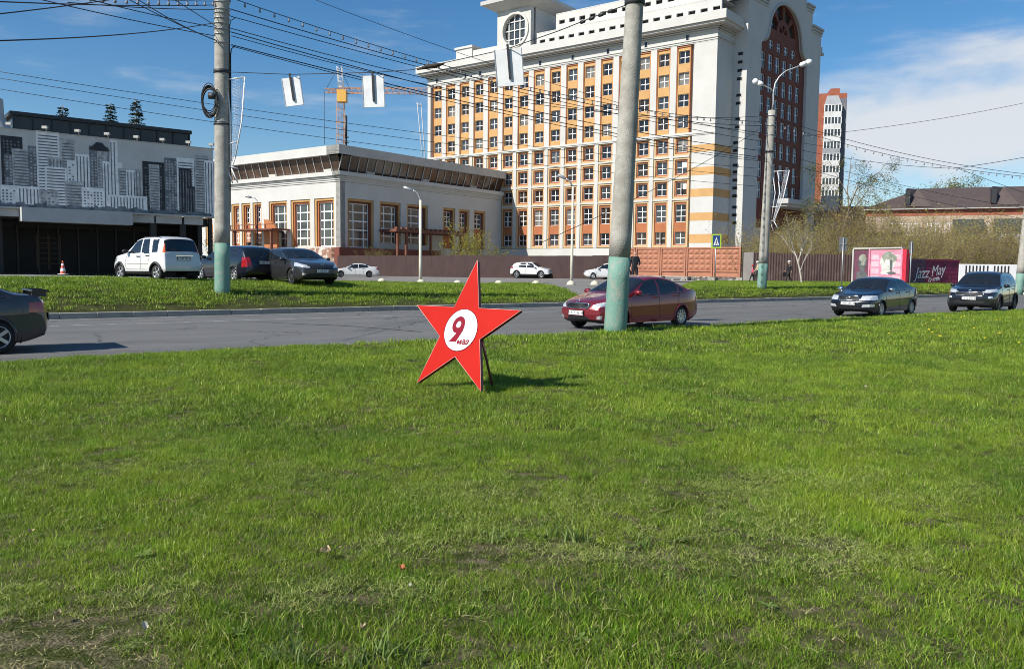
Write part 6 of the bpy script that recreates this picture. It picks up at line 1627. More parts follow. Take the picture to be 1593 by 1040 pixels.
person('man in a black jacket beyond the road, seen over the red sedan', ground_pt(987, 46.0)+Vector((0,0,0.02)), R(-80), 1.93, dict(torso=BLKC, arms=BLKC, legs=DKT, feet=SHOE, skin=SKIN, hair=HAIR), {'ell': (0.0,0.26,1.15), 'wrl': (0.14,0.16,1.02), 'hnl': (0.18,0.08,0.98), 'elr': (-0.02,-0.26,1.14), 'wrr': (0.06,-0.24,0.92)})
def bag(t, J, s):
    mb = MB(); p = Vector(J['hnr'])*s; mb.box((p.x-0.13, p.y-0.05, p.z-0.36), (p.x+0.13, p.y+0.05, p.z-0.08)); mb.build('bag', BLKC, t)
person('woman in dark clothes and white hat walking past the brown fence', ground_pt(1227, 60.0)+Vector((0,0,0.02)), R(178), 1.62, dict(torso=BLKC, arms=BLKC, legs=DKT, feet=SHOE, skin=SKIN, hair=WHAT, hat=WHAT), step, hold=bag)
person('child in a pink coat and red hat left of the double lamp pole', ground_pt(1170.5, 58.0)+Vector((0,0,0.02)), R(150), 1.28, dict(torso=PINKC, arms=PINKC, legs=DKT, feet=WHAT, skin=SKIN, hair=PINKC, hat=mat('red_hat', (0.42,0.03,0.04), 0.9, 0.1)), step)
person('adult in beige with white hat half hidden behind the double lamp pole', ground_pt(1178, 59.5)+Vector((0,0,0.02)), R(165), 1.55, dict(torso=BEIGE, arms=BEIGE, legs=DKT, feet=SHOE, skin=SKIN, hair=WHAT, hat=WHAT), step)
person('person with dark curly hair standing behind the parked black wagon', ground_pt(388, 42.0)+Vector((0,0,0.02)), R(-100), 1.88, dict(torso=BEIGE, arms=BEIGE, legs=DKT, feet=SHOE, skin=SKIN, hair=HAIR, hat=HAIR), {})

# ------------------------------------------------------------------ vegetation
def leaf_mat(name, c1, c2, trans=0.25):
    if name in MATS: return MATS[name]
    m = bpy.data.materials.new(name); m.use_nodes = True; nt = m.node_tree; N = nt.nodes; L = nt.links; N.clear()
    out = N.new('ShaderNodeOutputMaterial'); d = N.new('ShaderNodeBsdfDiffuse'); tr = N.new('ShaderNodeBsdfTranslucent'); mx = N.new('ShaderNodeMixShader'); mx.inputs[0].default_value = trans
    g = N.new('ShaderNodeNewGeometry'); n = N.new('ShaderNodeTexNoise'); n.inputs['Scale'].default_value = 0.9; n.inputs['Detail'].default_value = 4
    L.new(g.outputs['Position'], n.inputs['Vector'])
    wn = N.new('ShaderNodeMath'); wn.operation = 'ADD'; rnd = N.new('ShaderNodeMath'); rnd.operation = 'MULTIPLY'; rnd.inputs[1].default_value = 0.6
    L.new(g.outputs['Random Per Island'], rnd.inputs[0]); L.new(n.outputs['Fac'], wn.inputs[0]); L.new(rnd.outputs[0], wn.inputs[1])
    mr = N.new('ShaderNodeMapRange'); mr.inputs[1].default_value = 0.45; mr.inputs[2].default_value = 1.1; L.new(wn.outputs[0], mr.inputs[0])
    c = N.new('ShaderNodeMix'); c.data_type = 'RGBA'; c.inputs[6].default_value = (*c1, 1); c.inputs[7].default_value = (*c2, 1); L.new(mr.outputs[0], c.inputs[0])
    L.new(c.outputs[2], d.inputs[0]); L.new(c.outputs[2], tr.inputs[0]); L.new(d.outputs[0], mx.inputs[1]); L.new(tr.outputs[0], mx.inputs[2]); L.new(mx.outputs[0], out.inputs[0])
    MATS[name] = m; return m
WILLOW = leaf_mat('willow_leaf', (0.19, 0.14, 0.055), (0.36, 0.33, 0.09)); TWIG = mat('twig_bark', (0.23, 0.17, 0.115), 0.9, 0.25, 5); YGREEN = leaf_mat('young_green_leaf', (0.16, 0.17, 0.025), (0.30, 0.27, 0.05)); DGREEN = leaf_mat('dark_crown_leaf', (0.045, 0.06, 0.018), (0.13, 0.13, 0.04)); SPRUCE = leaf_mat('spruce_needles', (0.012, 0.022, 0.014), (0.03, 0.042, 0.022), 0.1); PALEB = mat('pale_bark', (0.42, 0.38, 0.32), 0.9, 0.25, 8)
RUSTL = leaf_mat('rusty_leaf', (0.20, 0.09, 0.03), (0.28, 0.15, 0.04))
def leaves(mb, rnd, pts, n, size, spread):
    for _ in range(n):
        p = rnd.choice(pts); c = Vector(p) + Vector((rnd.gauss(0,1), rnd.gauss(0,1), rnd.gauss(0,1)))*spread
        a = Vector((rnd.gauss(0,1), rnd.gauss(0,1), rnd.gauss(0,1))).normalized(); b = a.orthogonal().normalized(); s = size*rnd.uniform(0.6, 1.4)
        mb.add([c-a*s, c+b*s*0.4, c+a*s, c-b*s*0.4], [(0,1,2,3)])
def bush_proto(seed, H, spread, nst, nleaf, lsize, lm, stemr=0.018, tw=TWIG):
    rnd = random.Random(seed); st = MB(); lf = MB(); tips = []
    for i in range(nst):
        a = rnd.uniform(0, 6.28); r = spread*math.sqrt(rnd.random())*0.5; p = Vector((math.cos(a)*r, math.sin(a)*r, -0.1)); hh = H*rnd.uniform(0.6, 1.0)
        d = Vector((math.cos(a)*rnd.uniform(0.0,0.45), math.sin(a)*rnd.uniform(0.0,0.45), 1)).normalized(); pts = [p.copy()]; n = 6
        for k in range(n):
            d = (d + Vector((rnd.gauss(0,.12), rnd.gauss(0,.12), rnd.gauss(0,.05)))).normalized(); p = p + d*hh/n; pts.append(p.copy())
        st.tube(pts, [stemr*(1-0.75*k/n) for k in range(n+1)], 3, cap=False)
        for k in range(2, n+1):
            for _ in range(3):
                q = pts[k-1].lerp(pts[k], rnd.random()); dd = (d + Vector((rnd.gauss(0,.7), rnd.gauss(0,.7), rnd.gauss(0.25,.4)))).normalized(); L = hh*rnd.uniform(0.10, 0.24)
                e1 = q+dd*L*0.5; e2 = q+dd*L+Vector((0,0,0.08*L)); st.tube([q, e1, e2], [stemr*0.4, stemr*0.3, stemr*0.15], 3, cap=False)
                tips += [e1, e2, e1.lerp(e2, 0.5)]
    leaves(lf, rnd, tips, nleaf, lsize, 0.10)
    return st.mesh('stems', tw), lf.mesh('foliage', lm)
def put_bush(protos, name, label, cat_, p, rz, sc, group=None, hs=1.0):
    st, lf = protos; t = thing(name, label, cat_, p, rz, group); t.scale = (sc, sc, sc*hs); link('stems', st, t); link('foliage', lf, t); return t
BP = [bush_proto(21, 5.2, 3.0, 34, 2600, 0.055, WILLOW), bush_proto(22, 5.6, 2.6, 30, 2400, 0.055, WILLOW), bush_proto(23, 4.6, 3.2, 32, 2600, 0.055, leaf_mat('olive_scrub_leaf', (0.19,0.16,0.05), (0.36,0.33,0.10)))]
rb = random.Random(31)
def scrub():
    spots = []
    x = 1168
    while x < 1612:
        spots.append((x, rb.uniform(69, 75), rb.uniform(0.85, 1.1))); x += rb.uniform(13, 19)
    x = 1165
    while x < 1612:
        spots.append((x, rb.uniform(77, 90), rb.uniform(1.15, 1.55))); x += rb.uniform(12, 18)
    for i, (px, Y, sc) in enumerate(spots):
        p = PT(px, 440, Y); hs = 1.0
        if px < 1260: sc *= 0.85
        if 1345 < px < 1400 and Y > 76: sc *= 0.7
        put_bush(BP[i % 3], 'willow_scrub', 'olive brown leafless willow scrub behind the fences on the right', 'bush', (p.x, p.y, 0.6), rb.uniform(0, 6), sc, 'willow scrub behind the right fences', rb.uniform(0.9, 1.1))
scrub()
YP = bush_proto(41, 2.6, 1.6, 16, 1500, 0.05, YGREEN, 0.014); YP2 = bush_proto(42, 1.5, 1.8, 16, 900, 0.05, WILLOW, 0.012)
for px, Y, sc, pr, lab in ((722, 92, 1.9, YP, 'tall yellow green shrub before the annex small windows'), (745, 90, 1.5, YP, 'yellow green shrub right of the tallest one by the annex'), (700, 94, 1.3, YP, 'yellow green shrub left of the tallest one by the annex'), (770, 92, 1.5, YP2, 'dry grey shrub where the annex meets the tall building'), (762, 89, 1.3, YP2, 'low dry shrub over the brown fence near the annex end'), (575, 98, 1.4, YP2, 'dry brush pile in front of the annex plinth'), (590, 97, 1.2, YP2, 'second dry brush tuft in front of the annex plinth'), (1090, 78, 1.5, YP2, 'bare twiggy shrub over the pink fence at the orange bands'), (1130, 80, 1.8, YP2, 'bare shrub at the right end of the pink fence'), (322, 88, 1.6, YP, 'green shrub glimpsed between pavilion and left pole')):
    p = PT(px, 420, Y); put_bush(pr, 'shrub', lab, 'shrub', (p.x, p.y, 0.7 if Y < 90 else 2.0), rb.uniform(0, 6), sc)
# trees
def tree(label, loc, H, seed, lm, bark, crown, nleaf, lsize, tr=0.12, spread=0.45, weep=0.0, fork=0.35, name='tree', cspread=0.22):
    rnd = random.Random(seed); st = MB(); lf = MB(); tips = []
    def grow(p, d, L, r, lvl):
        n = 5; pts = [p.copy()]; rs = [r]
        for k in range(n):
            d = (d + Vector((rnd.gauss(0,.10), rnd.gauss(0,.10), (rnd.gauss(0.03,.06) if lvl < 2 else -weep*0.25)))).normalized(); p = p + d*L/n; pts.append(p.copy()); rs.append(r*(1-0.6*(k+1)/n))
        st.tube(pts, rs, 6 if lvl < 2 else 3, cap=False)
        if lvl >= 3 or r < 0.006: tips.extend(pts[2:]); return
        m = {0: 7, 1: 6, 2: 5}[lvl]
        for i in range(m):
            f = fork + (1-fork)*(i+rnd.random()*0.6)/m; x = f*n; k = min(int(x), n-1); q = pts[k].lerp(pts[k+1], x-k); a = rnd.uniform(0, 6.28)
            dd = (d*(0.7 if lvl else 0.6) + Vector((math.cos(a), math.sin(a), rnd.uniform(-0.1, 0.5)))*spread*1.6).normalized()
            grow(q, dd, L*rnd.uniform(0.42, 0.62)*(1.15-0.35*f), rs[k]*0.6, lvl+1)
        tips.append(pts[-1])
    grow(Vector((0,0,-0.2)), Vector((0,0,1)), H*crown, tr, 0)
    leaves(lf, rnd, tips, nleaf, lsize, cspread)
    t = thing(name, label, 'tree', loc); st.build('trunk', bark, t, fixn=False); lf.build('crown', lm, t, fixn=False); return t
p = PT(1302, 430, 90); tree('dark drooping birch before the brick apartment tower', (p.x, p.y, 0.6), 14.0, 3, DGREEN, TWIG, 0.8, 5200, 0.10, 0.15, 0.4, 1.2)
p = PT(1348, 430, 110); tree('thin bare tree right of the brick apartment tower', (p.x, p.y, 0.6), 11.5, 4, WILLOW, TWIG, 0.75, 900, 0.07, 0.13, 0.35)
p = PT(1312, 430, 86); tree('rusty leaved small tree at the end of the scrub', (p.x, p.y, 0.6), 7.5, 8, RUSTL, TWIG, 0.7, 2600, 0.08, 0.1, 0.5)
p = PT(1512, 430, 135); tree('round green crowned tree behind the dark metal roof', (p.x, p.y, 0.6), 23.0, 5, leaf_mat('fresh_crown_leaf', (0.09,0.10,0.02), (0.2,0.19,0.05)), TWIG, 0.62, 9000, 0.17, 0.25, 0.75, 0, cspread=0.5)
p = PT(1588, 430, 120); tree('bare tree at the right edge behind the house', (p.x, p.y, 0.6), 13, 6, WILLOW, TWIG, 0.75, 900, 0.07, 0.15, 0.4)
p = PT(1248, 441, 57); tree('young pale forked tree on the verge before the brown fence', (p.x, p.y, tz(p.x, p.y)), 6.0, 12, WILLOW, PALEB, 0.6, 1300, 0.045, 0.075, 0.24, fork=0.3)
def spruce(label, px, ytop, Y, seed):
    b = PT(px, 430, Y); top = PT(px, ytop, Y); H = top.z-1.0; rnd = random.Random(seed); st = MB(); lf = MB()
    st.tube([(0,0,-0.2),(0,0,H*0.5),(0,0,H)], [0.2,0.12,0.02], 7)
    z = H*0.25
    while z < H-0.15:
        f = (H-z)/H; L = 0.25 + 3.2*f*rnd.uniform(0.75, 1.1); nb = 7
        for k in range(nb):
            a = 2*math.pi*(k+rnd.random())/nb; d = Vector((math.cos(a), math.sin(a), 0)); zj = z+rnd.uniform(-0.16, 0.16); pts = [Vector((0,0,zj))]
            for q in range(1, 5): pts.append(Vector((0,0,zj)) + d*L*q/4*rnd.uniform(0.92, 1.06) + Vector((0,0,-0.35*L*(q/4)**1.2 + 0.18*L*(q/4)**3)))
            st.tube(pts, [0.03, 0.025, 0.02, 0.012, 0.006], 3, cap=False)
            for q in range(int(10+L*16)):
                x = rnd.random()**0.7*4; i = min(3, int(x)); c = pts[i].lerp(pts[i+1], x-i); side = d.cross(Vector((0,0,1)))*rnd.choice((-1, 1)); a2 = (d*rnd.uniform(0.2,0.9) + side*rnd.uniform(0.2,0.9) + Vector((0,0,rnd.uniform(-0.6,0.1)))).normalized(); b2 = a2.orthogonal().normalized(); s = rnd.uniform(0.16, 0.3)
                lf.add([c, c+a2*s*0.5+b2*0.035, c+a2*s, c+a2*s*0.5-b2*0.035], [(0,1,2,3)])
        z += rnd.uniform(0.22, 0.34)
    t = thing('spruce_tree', label, 'tree', (b.x, b.y, 1.0)); st.build('trunk', TWIG, t, fixn=False); lf.build('crown', SPRUCE, t, fixn=False)
spruce('leftmost spruce top over the pavilion roof', 106, 163, 74, 1); spruce('middle spruce top over the pavilion roof', 179, 161, 76, 2); spruce('tallest spruce top, right one over the pavilion roof', 218, 153, 74, 3)

# ------------------------------------------------------------------ grass
def grass_mat():
    m = bpy.data.materials.new('grass_blade'); m.use_nodes = True; nt = m.node_tree; N = nt.nodes; L = nt.links; N.clear()
    out = N.new('ShaderNodeOutputMaterial'); d = N.new('ShaderNodeBsdfPrincipled'); tr = N.new('ShaderNodeBsdfTranslucent'); mx = N.new('ShaderNodeMixShader'); mx.inputs[0].default_value = 0.38
    d.inputs['Roughness'].default_value = 0.42; d.inputs['Specular IOR Level'].default_value = 0.32
    g = N.new('ShaderNodeNewGeometry')
    n1 = N.new('ShaderNodeTexNoise'); n1.inputs['Scale'].default_value = 0.62; n1.inputs['Detail'].default_value = 6; n1.inputs['Roughness'].default_value = 0.6; L.new(g.outputs['Position'], n1.inputs['Vector'])
    n2 = N.new('ShaderNodeTexNoise'); n2.inputs['Scale'].default_value = 3.5; n2.inputs['Detail'].default_value = 3; L.new(g.outputs['Position'], n2.inputs['Vector'])
    def ramp(fac, a, b, lo, hi):
        mr = N.new('ShaderNodeMapRange'); mr.inputs[1].default_value = lo; mr.inputs[2].default_value = hi; L.new(fac, mr.inputs[0])
        c = N.new('ShaderNodeMix'); c.data_type = 'RGBA'; L.new(mr.outputs[0], c.inputs[0])
        for i, v in ((6, a), (7, b)):
            if hasattr(v, 'is_output'): L.new(v, c.inputs[i])
            else: c.inputs[i].default_value = (*v, 1)
        return c.outputs[2]
    base = ramp(n1.outputs['Fac'], (0.070, 0.165, 0.007), (0.262, 0.385, 0.018), 0.36, 0.66)
    base = ramp(n2.outputs['Fac'], base, (0.120, 0.265, 0.014), 0.45, 0.8)
    isl = ramp(g.outputs['Random Per Island'], base, (0.52, 0.56, 0.13), 0.52, 1.15)
    dry = ramp(g.outputs['Random Per Island'], isl, (0.46, 0.40, 0.19), 0.955, 0.965)
    oi = N.new('ShaderNodeObjectInfo'); hv = N.new('ShaderNodeHueSaturation'); mv = N.new('ShaderNodeMapRange'); mv.inputs[3].default_value = 0.62; mv.inputs[4].default_value = 1.35; L.new(oi.outputs['Random'], mv.inputs[0]); L.new(mv.outputs[0], hv.inputs['Value']); L.new(dry, hv.inputs['Color'])
    L.new(hv.outputs[0], d.inputs['Base Color']); L.new(hv.outputs[0], tr.inputs[0]); L.new(d.outputs[0], mx.inputs[1]); L.new(tr.outputs[0], mx.inputs[2]); L.new(mx.outputs[0], out.inputs[0])
    return m
GRASS = grass_mat()
DRYG = leaf_mat('dry_grass', (0.20, 0.18, 0.07), (0.44, 0.40, 0.20), 0.2)
def tuft(seed, n, rad, hmin, hmax, w, lean, m, seg=3, flat=0.0):
    rnd = random.Random(seed); mb = MB()
    for _ in range(n):
        a = rnd.uniform(0, 6.28); r = rad*math.sqrt(rnd.random()); p = Vector((math.cos(a)*r, math.sin(a)*r, -0.01)); h = rnd.uniform(hmin, hmax)
        b = rnd.uniform(0, 6.28); d = Vector((math.cos(b), math.sin(b), 0)); ln = rnd.uniform(0.1, 1)*lean
        c = rnd.uniform(0, 6.28); side = Vector((math.cos(c), math.sin(c), 0))*w*rnd.uniform(0.7, 1.3)/2
        vs = []
        for k in range(seg+1):
            t = k/seg; z = h*(t - (0.35*ln*t*t)) * (1-flat) + 0.02*flat; q = p + d*h*ln*t*t*(1+1.2*flat) + Vector((0,0,max(0.004, z)))
            ww = 1-t**1.6
            if k == seg: vs.append(q)
            else: vs += [q-side*ww, q+side*ww]
        fs = [(2*k, 2*k+1, 2*k+3, 2*k+2) for k in range(seg-1)] + [(2*seg-2, 2*seg-1, 2*seg)]
        mb.add(vs, fs, 0, True)
    me = mb.mesh('grass_tuft', m); return me
def proto_collection(name, meshes):
    c = bpy.data.collections.new(name)
    for i, me in enumerate(meshes): c.objects.link(bpy.data.objects.new('%s_%02d' % (name, i), me))
    return c
def scatter(name, pts, coll, ncoll, label, cat_, smin, smax, scl=None, seed=1):
    rg = np.random.default_rng(seed); n = len(pts); me = bpy.data.meshes.new(name); me.from_pydata(pts, [], [])
    rot = np.zeros((n, 3), dtype=np.float32); rot[:,2] = rg.uniform(0, 6.283, n); rot[:,0] = rg.normal(0, 0.09, n); rot[:,1] = rg.normal(0, 0.09, n)
    sc = rg.uniform(smin, smax, n).astype(np.float32)
    if scl is not None: sc *= np.asarray(scl, dtype=np.float32)
    a = me.attributes.new('rot', 'FLOAT_VECTOR', 'POINT'); a.data.foreach_set('vector', rot.ravel())
    a = me.attributes.new('scl', 'FLOAT', 'POINT'); a.data.foreach_set('value', sc)
    a = me.attributes.new('idx', 'INT', 'POINT'); a.data.foreach_set('value', rg.integers(0, ncoll, n).astype(np.int32))
    o = link(name, me); tag(o, label, cat_, None, 'stuff')
    ng = bpy.data.node_groups.new(name+'_nodes', 'GeometryNodeTree'); ng.interface.new_socket('Geometry', in_out='INPUT', socket_type='NodeSocketGeometry'); ng.interface.new_socket('Geometry', in_out='OUTPUT', socket_type='NodeSocketGeometry')
    N = ng.nodes; L = ng.links; gi = N.new('NodeGroupInput'); go = N.new('NodeGroupOutput'); mp = N.new('GeometryNodeMeshToPoints'); ip = N.new('GeometryNodeInstanceOnPoints'); ci = N.new('GeometryNodeCollectionInfo')
    ci.inputs['Collection'].default_value = coll; ci.inputs['Separate Children'].default_value = True; ci.inputs['Reset Children'].default_value = True
    def attr(nm, ty): x = N.new('GeometryNodeInputNamedAttribute'); x.data_type = ty; x.inputs['Name'].default_value = nm; return x.outputs['Attribute']
    L.new(gi.outputs[0], mp.inputs[0]); L.new(mp.outputs[0], ip.inputs['Points']); L.new(ci.outputs[0], ip.inputs['Instance']); ip.inputs['Pick Instance'].default_value = True
    L.new(attr('idx', 'INT'), ip.inputs['Instance Index']); e2r = N.new('FunctionNodeEulerToRotation'); L.new(attr('rot', 'FLOAT_VECTOR'), e2r.inputs[0]); L.new(e2r.outputs[0], ip.inputs['Rotation']); L.new(attr('scl', 'FLOAT'), ip.inputs['Scale']); L.new(ip.outputs[0], go.inputs[0])
    md = o.modifiers.new('scatter', 'NODES'); md.node_group = ng
    return o
NEAR = proto_collection('near_tufts', [tuft(100+i, 56, 0.085, 0.016, 0.056, 0.0036, 1.1, GRASS) for i in range(8)])
MID = proto_collection('mid_tufts', [tuft(200+i, 48, 0.13, 0.025, 0.075, 0.0058, 1.0, GRASS, 2) for i in range(8)])
FAR = proto_collection('far_tufts', [tuft(300+i, 36, 0.22, 0.04, 0.12, 0.013, 0.8, GRASS, 2) for i in range(6)])
FLATD = proto_collection('dry_litter', [tuft(400+i, 12, 0.10, 0.015, 0.045, 0.0034, 1.0, DRYG, 2, flat=0.7) for i in range(6)])
BROAD = proto_collection('broad_tufts', [tuft(500+i, 16, 0.05, 0.08, 0.17, 0.010, 0.9, leaf_mat('broad_grass', (0.09,0.17,0.03), (0.28,0.34,0.13), 0.3), 4) for i in range(4)])
# worn patches (world xy, radius x, radius y, bareness) measured from the photo
PATCH = []
for px, py, rx, ry, k in ((30, 985, 0.55, 0.24, 1.3), (130, 1035, 0.4, 0.12, 1.1), (870, 860, 0.75, 0.22, 0.75), (800, 815, 0.25, 0.12, 0.6), (985, 875, 0.4, 0.12, 0.6), (550, 935, 0.28, 0.12, 0.55), (1150, 850, 0.7, 0.25, 0.35), (900, 780, 0.9, 0.35, 0.3), (690, 605, 0.3, 0.12, 0.4), (1250, 870, 0.35, 0.12, 0.35)):
    g = on_ground(px, py); PATCH.append((g.x, g.y, rx, ry, k))
def bare(x, y):
    b = 0
    for (cx, cy, rx, ry, k) in PATCH:
        d = math.hypot((x-cx)/rx, (y-cy)/ry) + 0.35*noise.noise(Vector((x*4, y*4, 1.3)))
        b = max(b, k*(1-sst(0.6, 1.25, d)))
    return b
def lawn_points(y0, y1, dens, margin, seed, gap=0.25):
    rg = np.random.default_rng(seed); out = []; sc = []
    area = (y1-y0)*((y0+y1)*0.64+2*margin); n = int(area*dens*1.0)
    Y = np.sqrt(rg.uniform(0, 1, n)*(y1**2-y0**2)+y0**2); X = rg.uniform(-1, 1, n)*(Y*0.635+margin)
    for x, y in zip(X, Y):
        if uv(x, y)[1] > V0-0.1: continue
        b = bare(x, y)
        if rg.random() < b*0.8: continue
        nz = noise.noise(Vector((x*1.1, y*1.1, 5.0)))
        nz2 = noise.noise(Vector((x*3.2, y*3.2, 9.0)))
        if nz2 < -0.42 and rg.random() < 0.35: continue
        out.append((x, y, tz(x, y))); sc.append((0.95+0.55*nz+0.35*nz2)*(1-0.45*b))
    return out, np.clip(np.array(sc), 0.4, 1.9)
p_, s_ = lawn_points(0.6, 7.5, 340, 2.2, 1); scatter('lawn_grass', p_, NEAR, 8, 'short green lawn grass in the foreground', 'grass', 0.75, 1.25, s_, 1)
p_, s_ = lawn_points(7.5, 15, 150, 3.5, 2); scatter('lawn_grass', p_, MID, 8, 'green lawn grass around the red star', 'grass', 0.75, 1.3, s_, 2)
p_, s_ = lawn_points(15, 42, 44, 6.0, 3); scatter('lawn_grass', p_, FAR, 6, 'green lawn grass along the near road edge', 'grass', 0.6, 1.05, s_, 3)
def verge_points(mask, u0, u1, v0, v1, dens, seed):
    rg = np.random.default_rng(seed); n = int((u1-u0)*(v1-v0)*dens); out = []
    for u, v in zip(rg.uniform(u0, u1, n), rg.uniform(v0, v1, n)):
        if not mask(u, v): continue
        if v < V1+1.0 and rg.random() < 0.75*(V1+1.0-v)/0.8: continue
        x, y = xy(u, v)
        if noise.noise(Vector((x*0.5, y*0.5, 3))) < -0.3 and rg.random() < 0.5: continue
        out.append((x, y, tz(x, y)+0.03))
    return out
pv = verge_points(island_l, -22, 33, V1+0.35, 40, 42, 4); scatter('verge_grass', pv, FAR, 6, 'green grass bank beyond the road on the left', 'grass', 0.75, 1.4, None, 4)
pv = verge_points(island_r, 30, 66, V1+0.35, 43, 34, 5); scatter('verge_grass', pv, FAR, 6, 'green grass verge beyond the road on the right', 'grass', 0.75, 1.4, None, 5)
# dry clippings on worn spots and scattered thinly everywhere
rg = np.random.default_rng(12); lit = []
for (cx, cy, rx, ry, k) in PATCH:
    for _ in range(int(420*rx*ry*k)+12):
        a, r = rg.uniform(0, 6.28), math.sqrt(rg.random())*1.25; x, y = cx+rx*r*math.cos(a), cy+ry*r*math.sin(a); lit.append((x, y, tz(x, y)+0.004))
for _ in range(1500):
    y = math.sqrt(rg.uniform(2.2**2, 12**2)); x = rg.uniform(-1, 1)*y*0.64; lit.append((x, y, tz(x, y)+rg.uniform(0.01, 0.05)))
scatter('dry_grass_litter', lit, FLATD, 6, 'pale dry grass clippings lying on worn spots of the lawn', 'dry grass', 0.7, 1.4, None, 6)
CLUMP = proto_collection('grass_clumps', [tuft(800+i, 70, 0.07, 0.05, 0.13, 0.0042, 0.7, GRASS) for i in range(5)])
cp = []; rgc = np.random.default_rng(23)
for _ in range(5200):
    y = math.sqrt(rgc.uniform(1.8**2, 14**2)); x = rgc.uniform(-1, 1)*(y*0.64+0.3)
    if noise.noise(Vector((x*1.3, y*1.3, 41.0))) + 0.4*noise.noise(Vector((x*4, y*4, 43.0))) > 0.22 and uv(x, y)[1] < V0-0.2 and bare(x, y) < 0.3: cp.append((x, y, tz(x, y)))
scatter('grass_clumps', cp, CLUMP, 5, 'taller darker grass clumps standing out of the lawn', 'grass', 0.5, 0.9, None, 11)
WEED = leaf_mat('weed_leaf', (0.07, 0.13, 0.02), (0.20, 0.27, 0.08), 0.25)
def rosette(seed, n, L, w):
    rnd = random.Random(seed); mb = MB()
    for k in range(n):
        a = 2*math.pi*(k+rnd.random()*0.6)/n; d = Vector((math.cos(a), math.sin(a), 0)); sd = Vector((-d.y, d.x, 0)); l = L*rnd.uniform(0.6, 1.1); z = rnd.uniform(0.2, 0.8)
        P = [Vector((0,0,0.01)), d*l*0.35+Vector((0,0,l*0.35*z))+sd*w*0.3, d*l*0.75+Vector((0,0,l*0.5*z))+sd*w*0.5, d*l+Vector((0,0,l*0.42*z)), d*l*0.75+Vector((0,0,l*0.5*z))-sd*w*0.5, d*l*0.35+Vector((0,0,l*0.35*z))-sd*w*0.3]
        mb.add(P, [(0,1,5),(1,2,4,5),(2,3,4)])
    return mb.mesh('weed_rosette', WEED)
WEEDS = proto_collection('weeds', [rosette(600+i, 6+i, 0.05+0.012*i, 0.016+0.003*i) for i in range(5)])
wp = []; rgw = np.random.default_rng(15)
for _ in range(1500):
    y = math.sqrt(rgw.uniform(1.8**2, 13**2)); x = rgw.uniform(-1, 1)*(y*0.64+0.3)
    q = noise.noise(Vector((x*0.8, y*0.8, 21.0)))
    if rgw.random() < 0.18 + 1.3*max(0, q) and uv(x, y)[1] < V0-0.3: wp.append((x, y, tz(x, y)+0.012))
scatter('lawn_weeds', wp, WEEDS, 5, 'small broad leaved weeds mixed into the lawn', 'weeds', 0.3, 0.62, None, 9)
FLATG = proto_collection('pressed_grass', [tuft(700+i, 22, 0.11, 0.02, 0.055, 0.0036, 1.0, leaf_mat('pressed_grass_blade', (0.13, 0.21, 0.025), (0.40, 0.45, 0.15), 0.25), 2, flat=0.55) for i in range(6)])
fp = []; rgf = np.random.default_rng(19)
for (px, py, rx, ry, n) in ((930, 790, 1.5, 0.75, 520), (1150, 860, 1.1, 0.35, 200), (820, 850, 0.9, 0.25, 160), (60, 930, 0.7, 0.3, 140), (560, 930, 0.4, 0.15, 80), (300, 740, 1.2, 0.4, 160), (1350, 760, 1.0, 0.5, 220)):
    g = on_ground(px, py)
    for _ in range(n):
        a, r = rgf.uniform(0, 6.28), math.sqrt(rgf.random()); x, y = g.x+rx*r*math.cos(a), g.y+ry*r*math.sin(a)
        if noise.noise(Vector((x*2.2, y*2.2, 31.0))) > -0.15: fp.append((x, y, tz(x, y)+rgf.uniform(0.01, 0.035)))
scatter('pressed_grass', fp, FLATG, 6, 'pale pressed down grass around the worn spots of the lawn', 'grass', 0.7, 1.3, None, 10)
bl = []
for px, py in ((430,1030),(450,1022),(470,1034),(590,1030),(610,1024),(560,1036),(640,1036),(885,840),(860,832),(905,845),(1000,850),(770,842),(1230,600)):
    g = on_ground(px, py); bl.append((g.x, g.y, g.z))
scatter('broad_leaf_grass', bl, BROAD, 4, 'coarse broad bladed grass clumps at the bottom edge', 'grass', 0.7, 1.1, None, 7)
# fallen leaves and scraps, dandelions
LEAFL = mat('fallen_leaf', (0.42, 0.31, 0.19), 0.8, 0.25, 30); LEAFO = mat('orange_leaf', (0.34, 0.12, 0.04), 0.8, 0.2, 30); PAPER = mat('paper_scrap', (0.42, 0.39, 0.31), 0.7, 0.1, 20)
def scrap(px, py, size, m, label, seed, nm='fallen_leaf', c='leaf'):
    g = on_ground(px, py); rnd = random.Random(seed); bm = bmesh.new(); n = 9; vs = []
    for i in range(n):
        a = 2*math.pi*i/n; r = size*0.8*rnd.uniform(0.45, 1.1); vs.append(bm.verts.new((math.cos(a)*r, math.sin(a)*r*0.75, 0.02+rnd.uniform(0, size*0.8))))
    ce = bm.verts.new((0, 0, 0.015)); ce2 = [bm.faces.new((vs[i], vs[(i+1)%n], ce)) for i in range(n)]
    me = bpy.data.meshes.new(nm); bm.to_mesh(me); bm.free(); me.materials.append(m)
    o = link(nm, me, None, (g.x, g.y, g.z+0.03), rnd.uniform(0, 6)); tag(o, label, c); return o
scrap(507, 872, 0.045, LEAFL, 'pale crumpled leaf on the grass, largest one left of centre', 1)
scrap(626, 900, 0.028, LEAFO, 'orange leaf on the grass below the star', 2)
scrap(48, 840, 0.028, LEAFL, 'small pale leaf near the left edge of the lawn', 3)
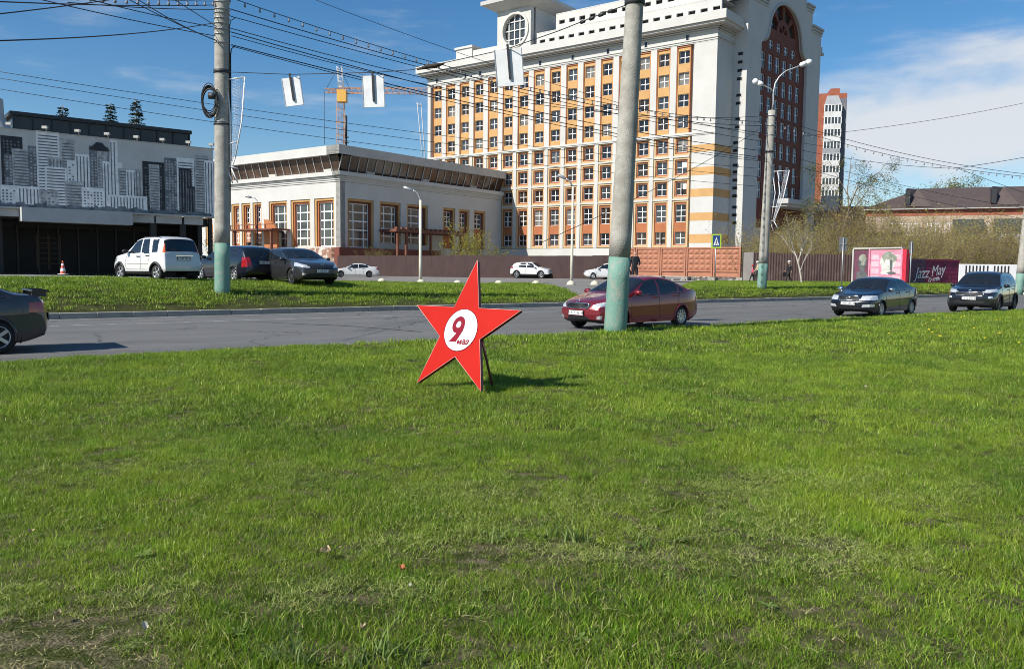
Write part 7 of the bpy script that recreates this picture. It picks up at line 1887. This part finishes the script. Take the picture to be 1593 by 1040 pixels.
scrap(528, 866, 0.018, LEAFL, 'tiny pale leaf right of the largest crumpled leaf', 4)
scrap(227, 995, 0.03, PAPER, 'whitish scrap in the grass right of the bare soil', 5, 'paper_scrap', 'scrap')
scrap(638, 928, 0.018, PAPER, 'small white scrap below the orange leaf', 6, 'paper_scrap', 'scrap')
scrap(566, 993, 0.026, LEAFL, 'brownish leaf near the bottom edge', 7)
scrap(265, 656, 0.03, PAPER, 'white scrap in the grass far left of the star', 8, 'paper_scrap', 'scrap')
scrap(1346, 607, 0.035, PAPER, 'white scrap in the lawn on the right', 9, 'paper_scrap', 'scrap')
scrap(90, 972, 0.026, LEAFL, 'leaf lying on the bare soil at lower left', 10)
DAN = mat('dandelion_yellow', (0.80, 0.62, 0.02), 0.7, 0.1, 50)
def dandelions():
    mb = MB(); mb.lathe([(0.004,0.0),(0.024,0.006),(0.028,0.014),(0.018,0.022),(0.001,0.024)], 10); head = mb.mesh('flower_head', DAN)
    mb = MB(); mb.tube([(0,0,-0.03),(0.005,0,0.05),(0,0,0.10)], 0.003, 5); stem = mb.mesh('stem', leaf_mat('stem_green', (0.1,0.16,0.03),(0.2,0.25,0.06)))
    rd = random.Random(77)
    spots = [(1590,480),(1582,481),(1574,480),(1560,482),(1545,481),(1500,497),(1472,498),(1481,496),(1452,504),(1460,500),(1495,499),(1550,503),(1450,524),(1463,531),(1383,526),(1532,533),(1585,541),(1555,525)] + [(rd.uniform(1420, 1590), rd.uniform(482, 540)) for _ in range(5)]
    for i, (px, py) in enumerate(spots):
        g = on_ground(px, py); z = tz(g.x, g.y)
        if uv(g.x, g.y)[1] > V0-0.3: 
            u, v = uv(g.x, g.y); x, y = xy(u, V0-0.3-rd.random()*0.6); g = Vector((x, y, tz(x, y))); z = g.z
        t = thing('dandelion', 'yellow dandelion flower in the lawn on the far right', 'flower', (g.x, g.y, z), 0, 'dandelions on the right of the lawn'); t.scale = (0.95, 0.95, 1.0)
        link('stem', stem, t); link('flower_head', head, t, (0,0,0.10))
dandelions()
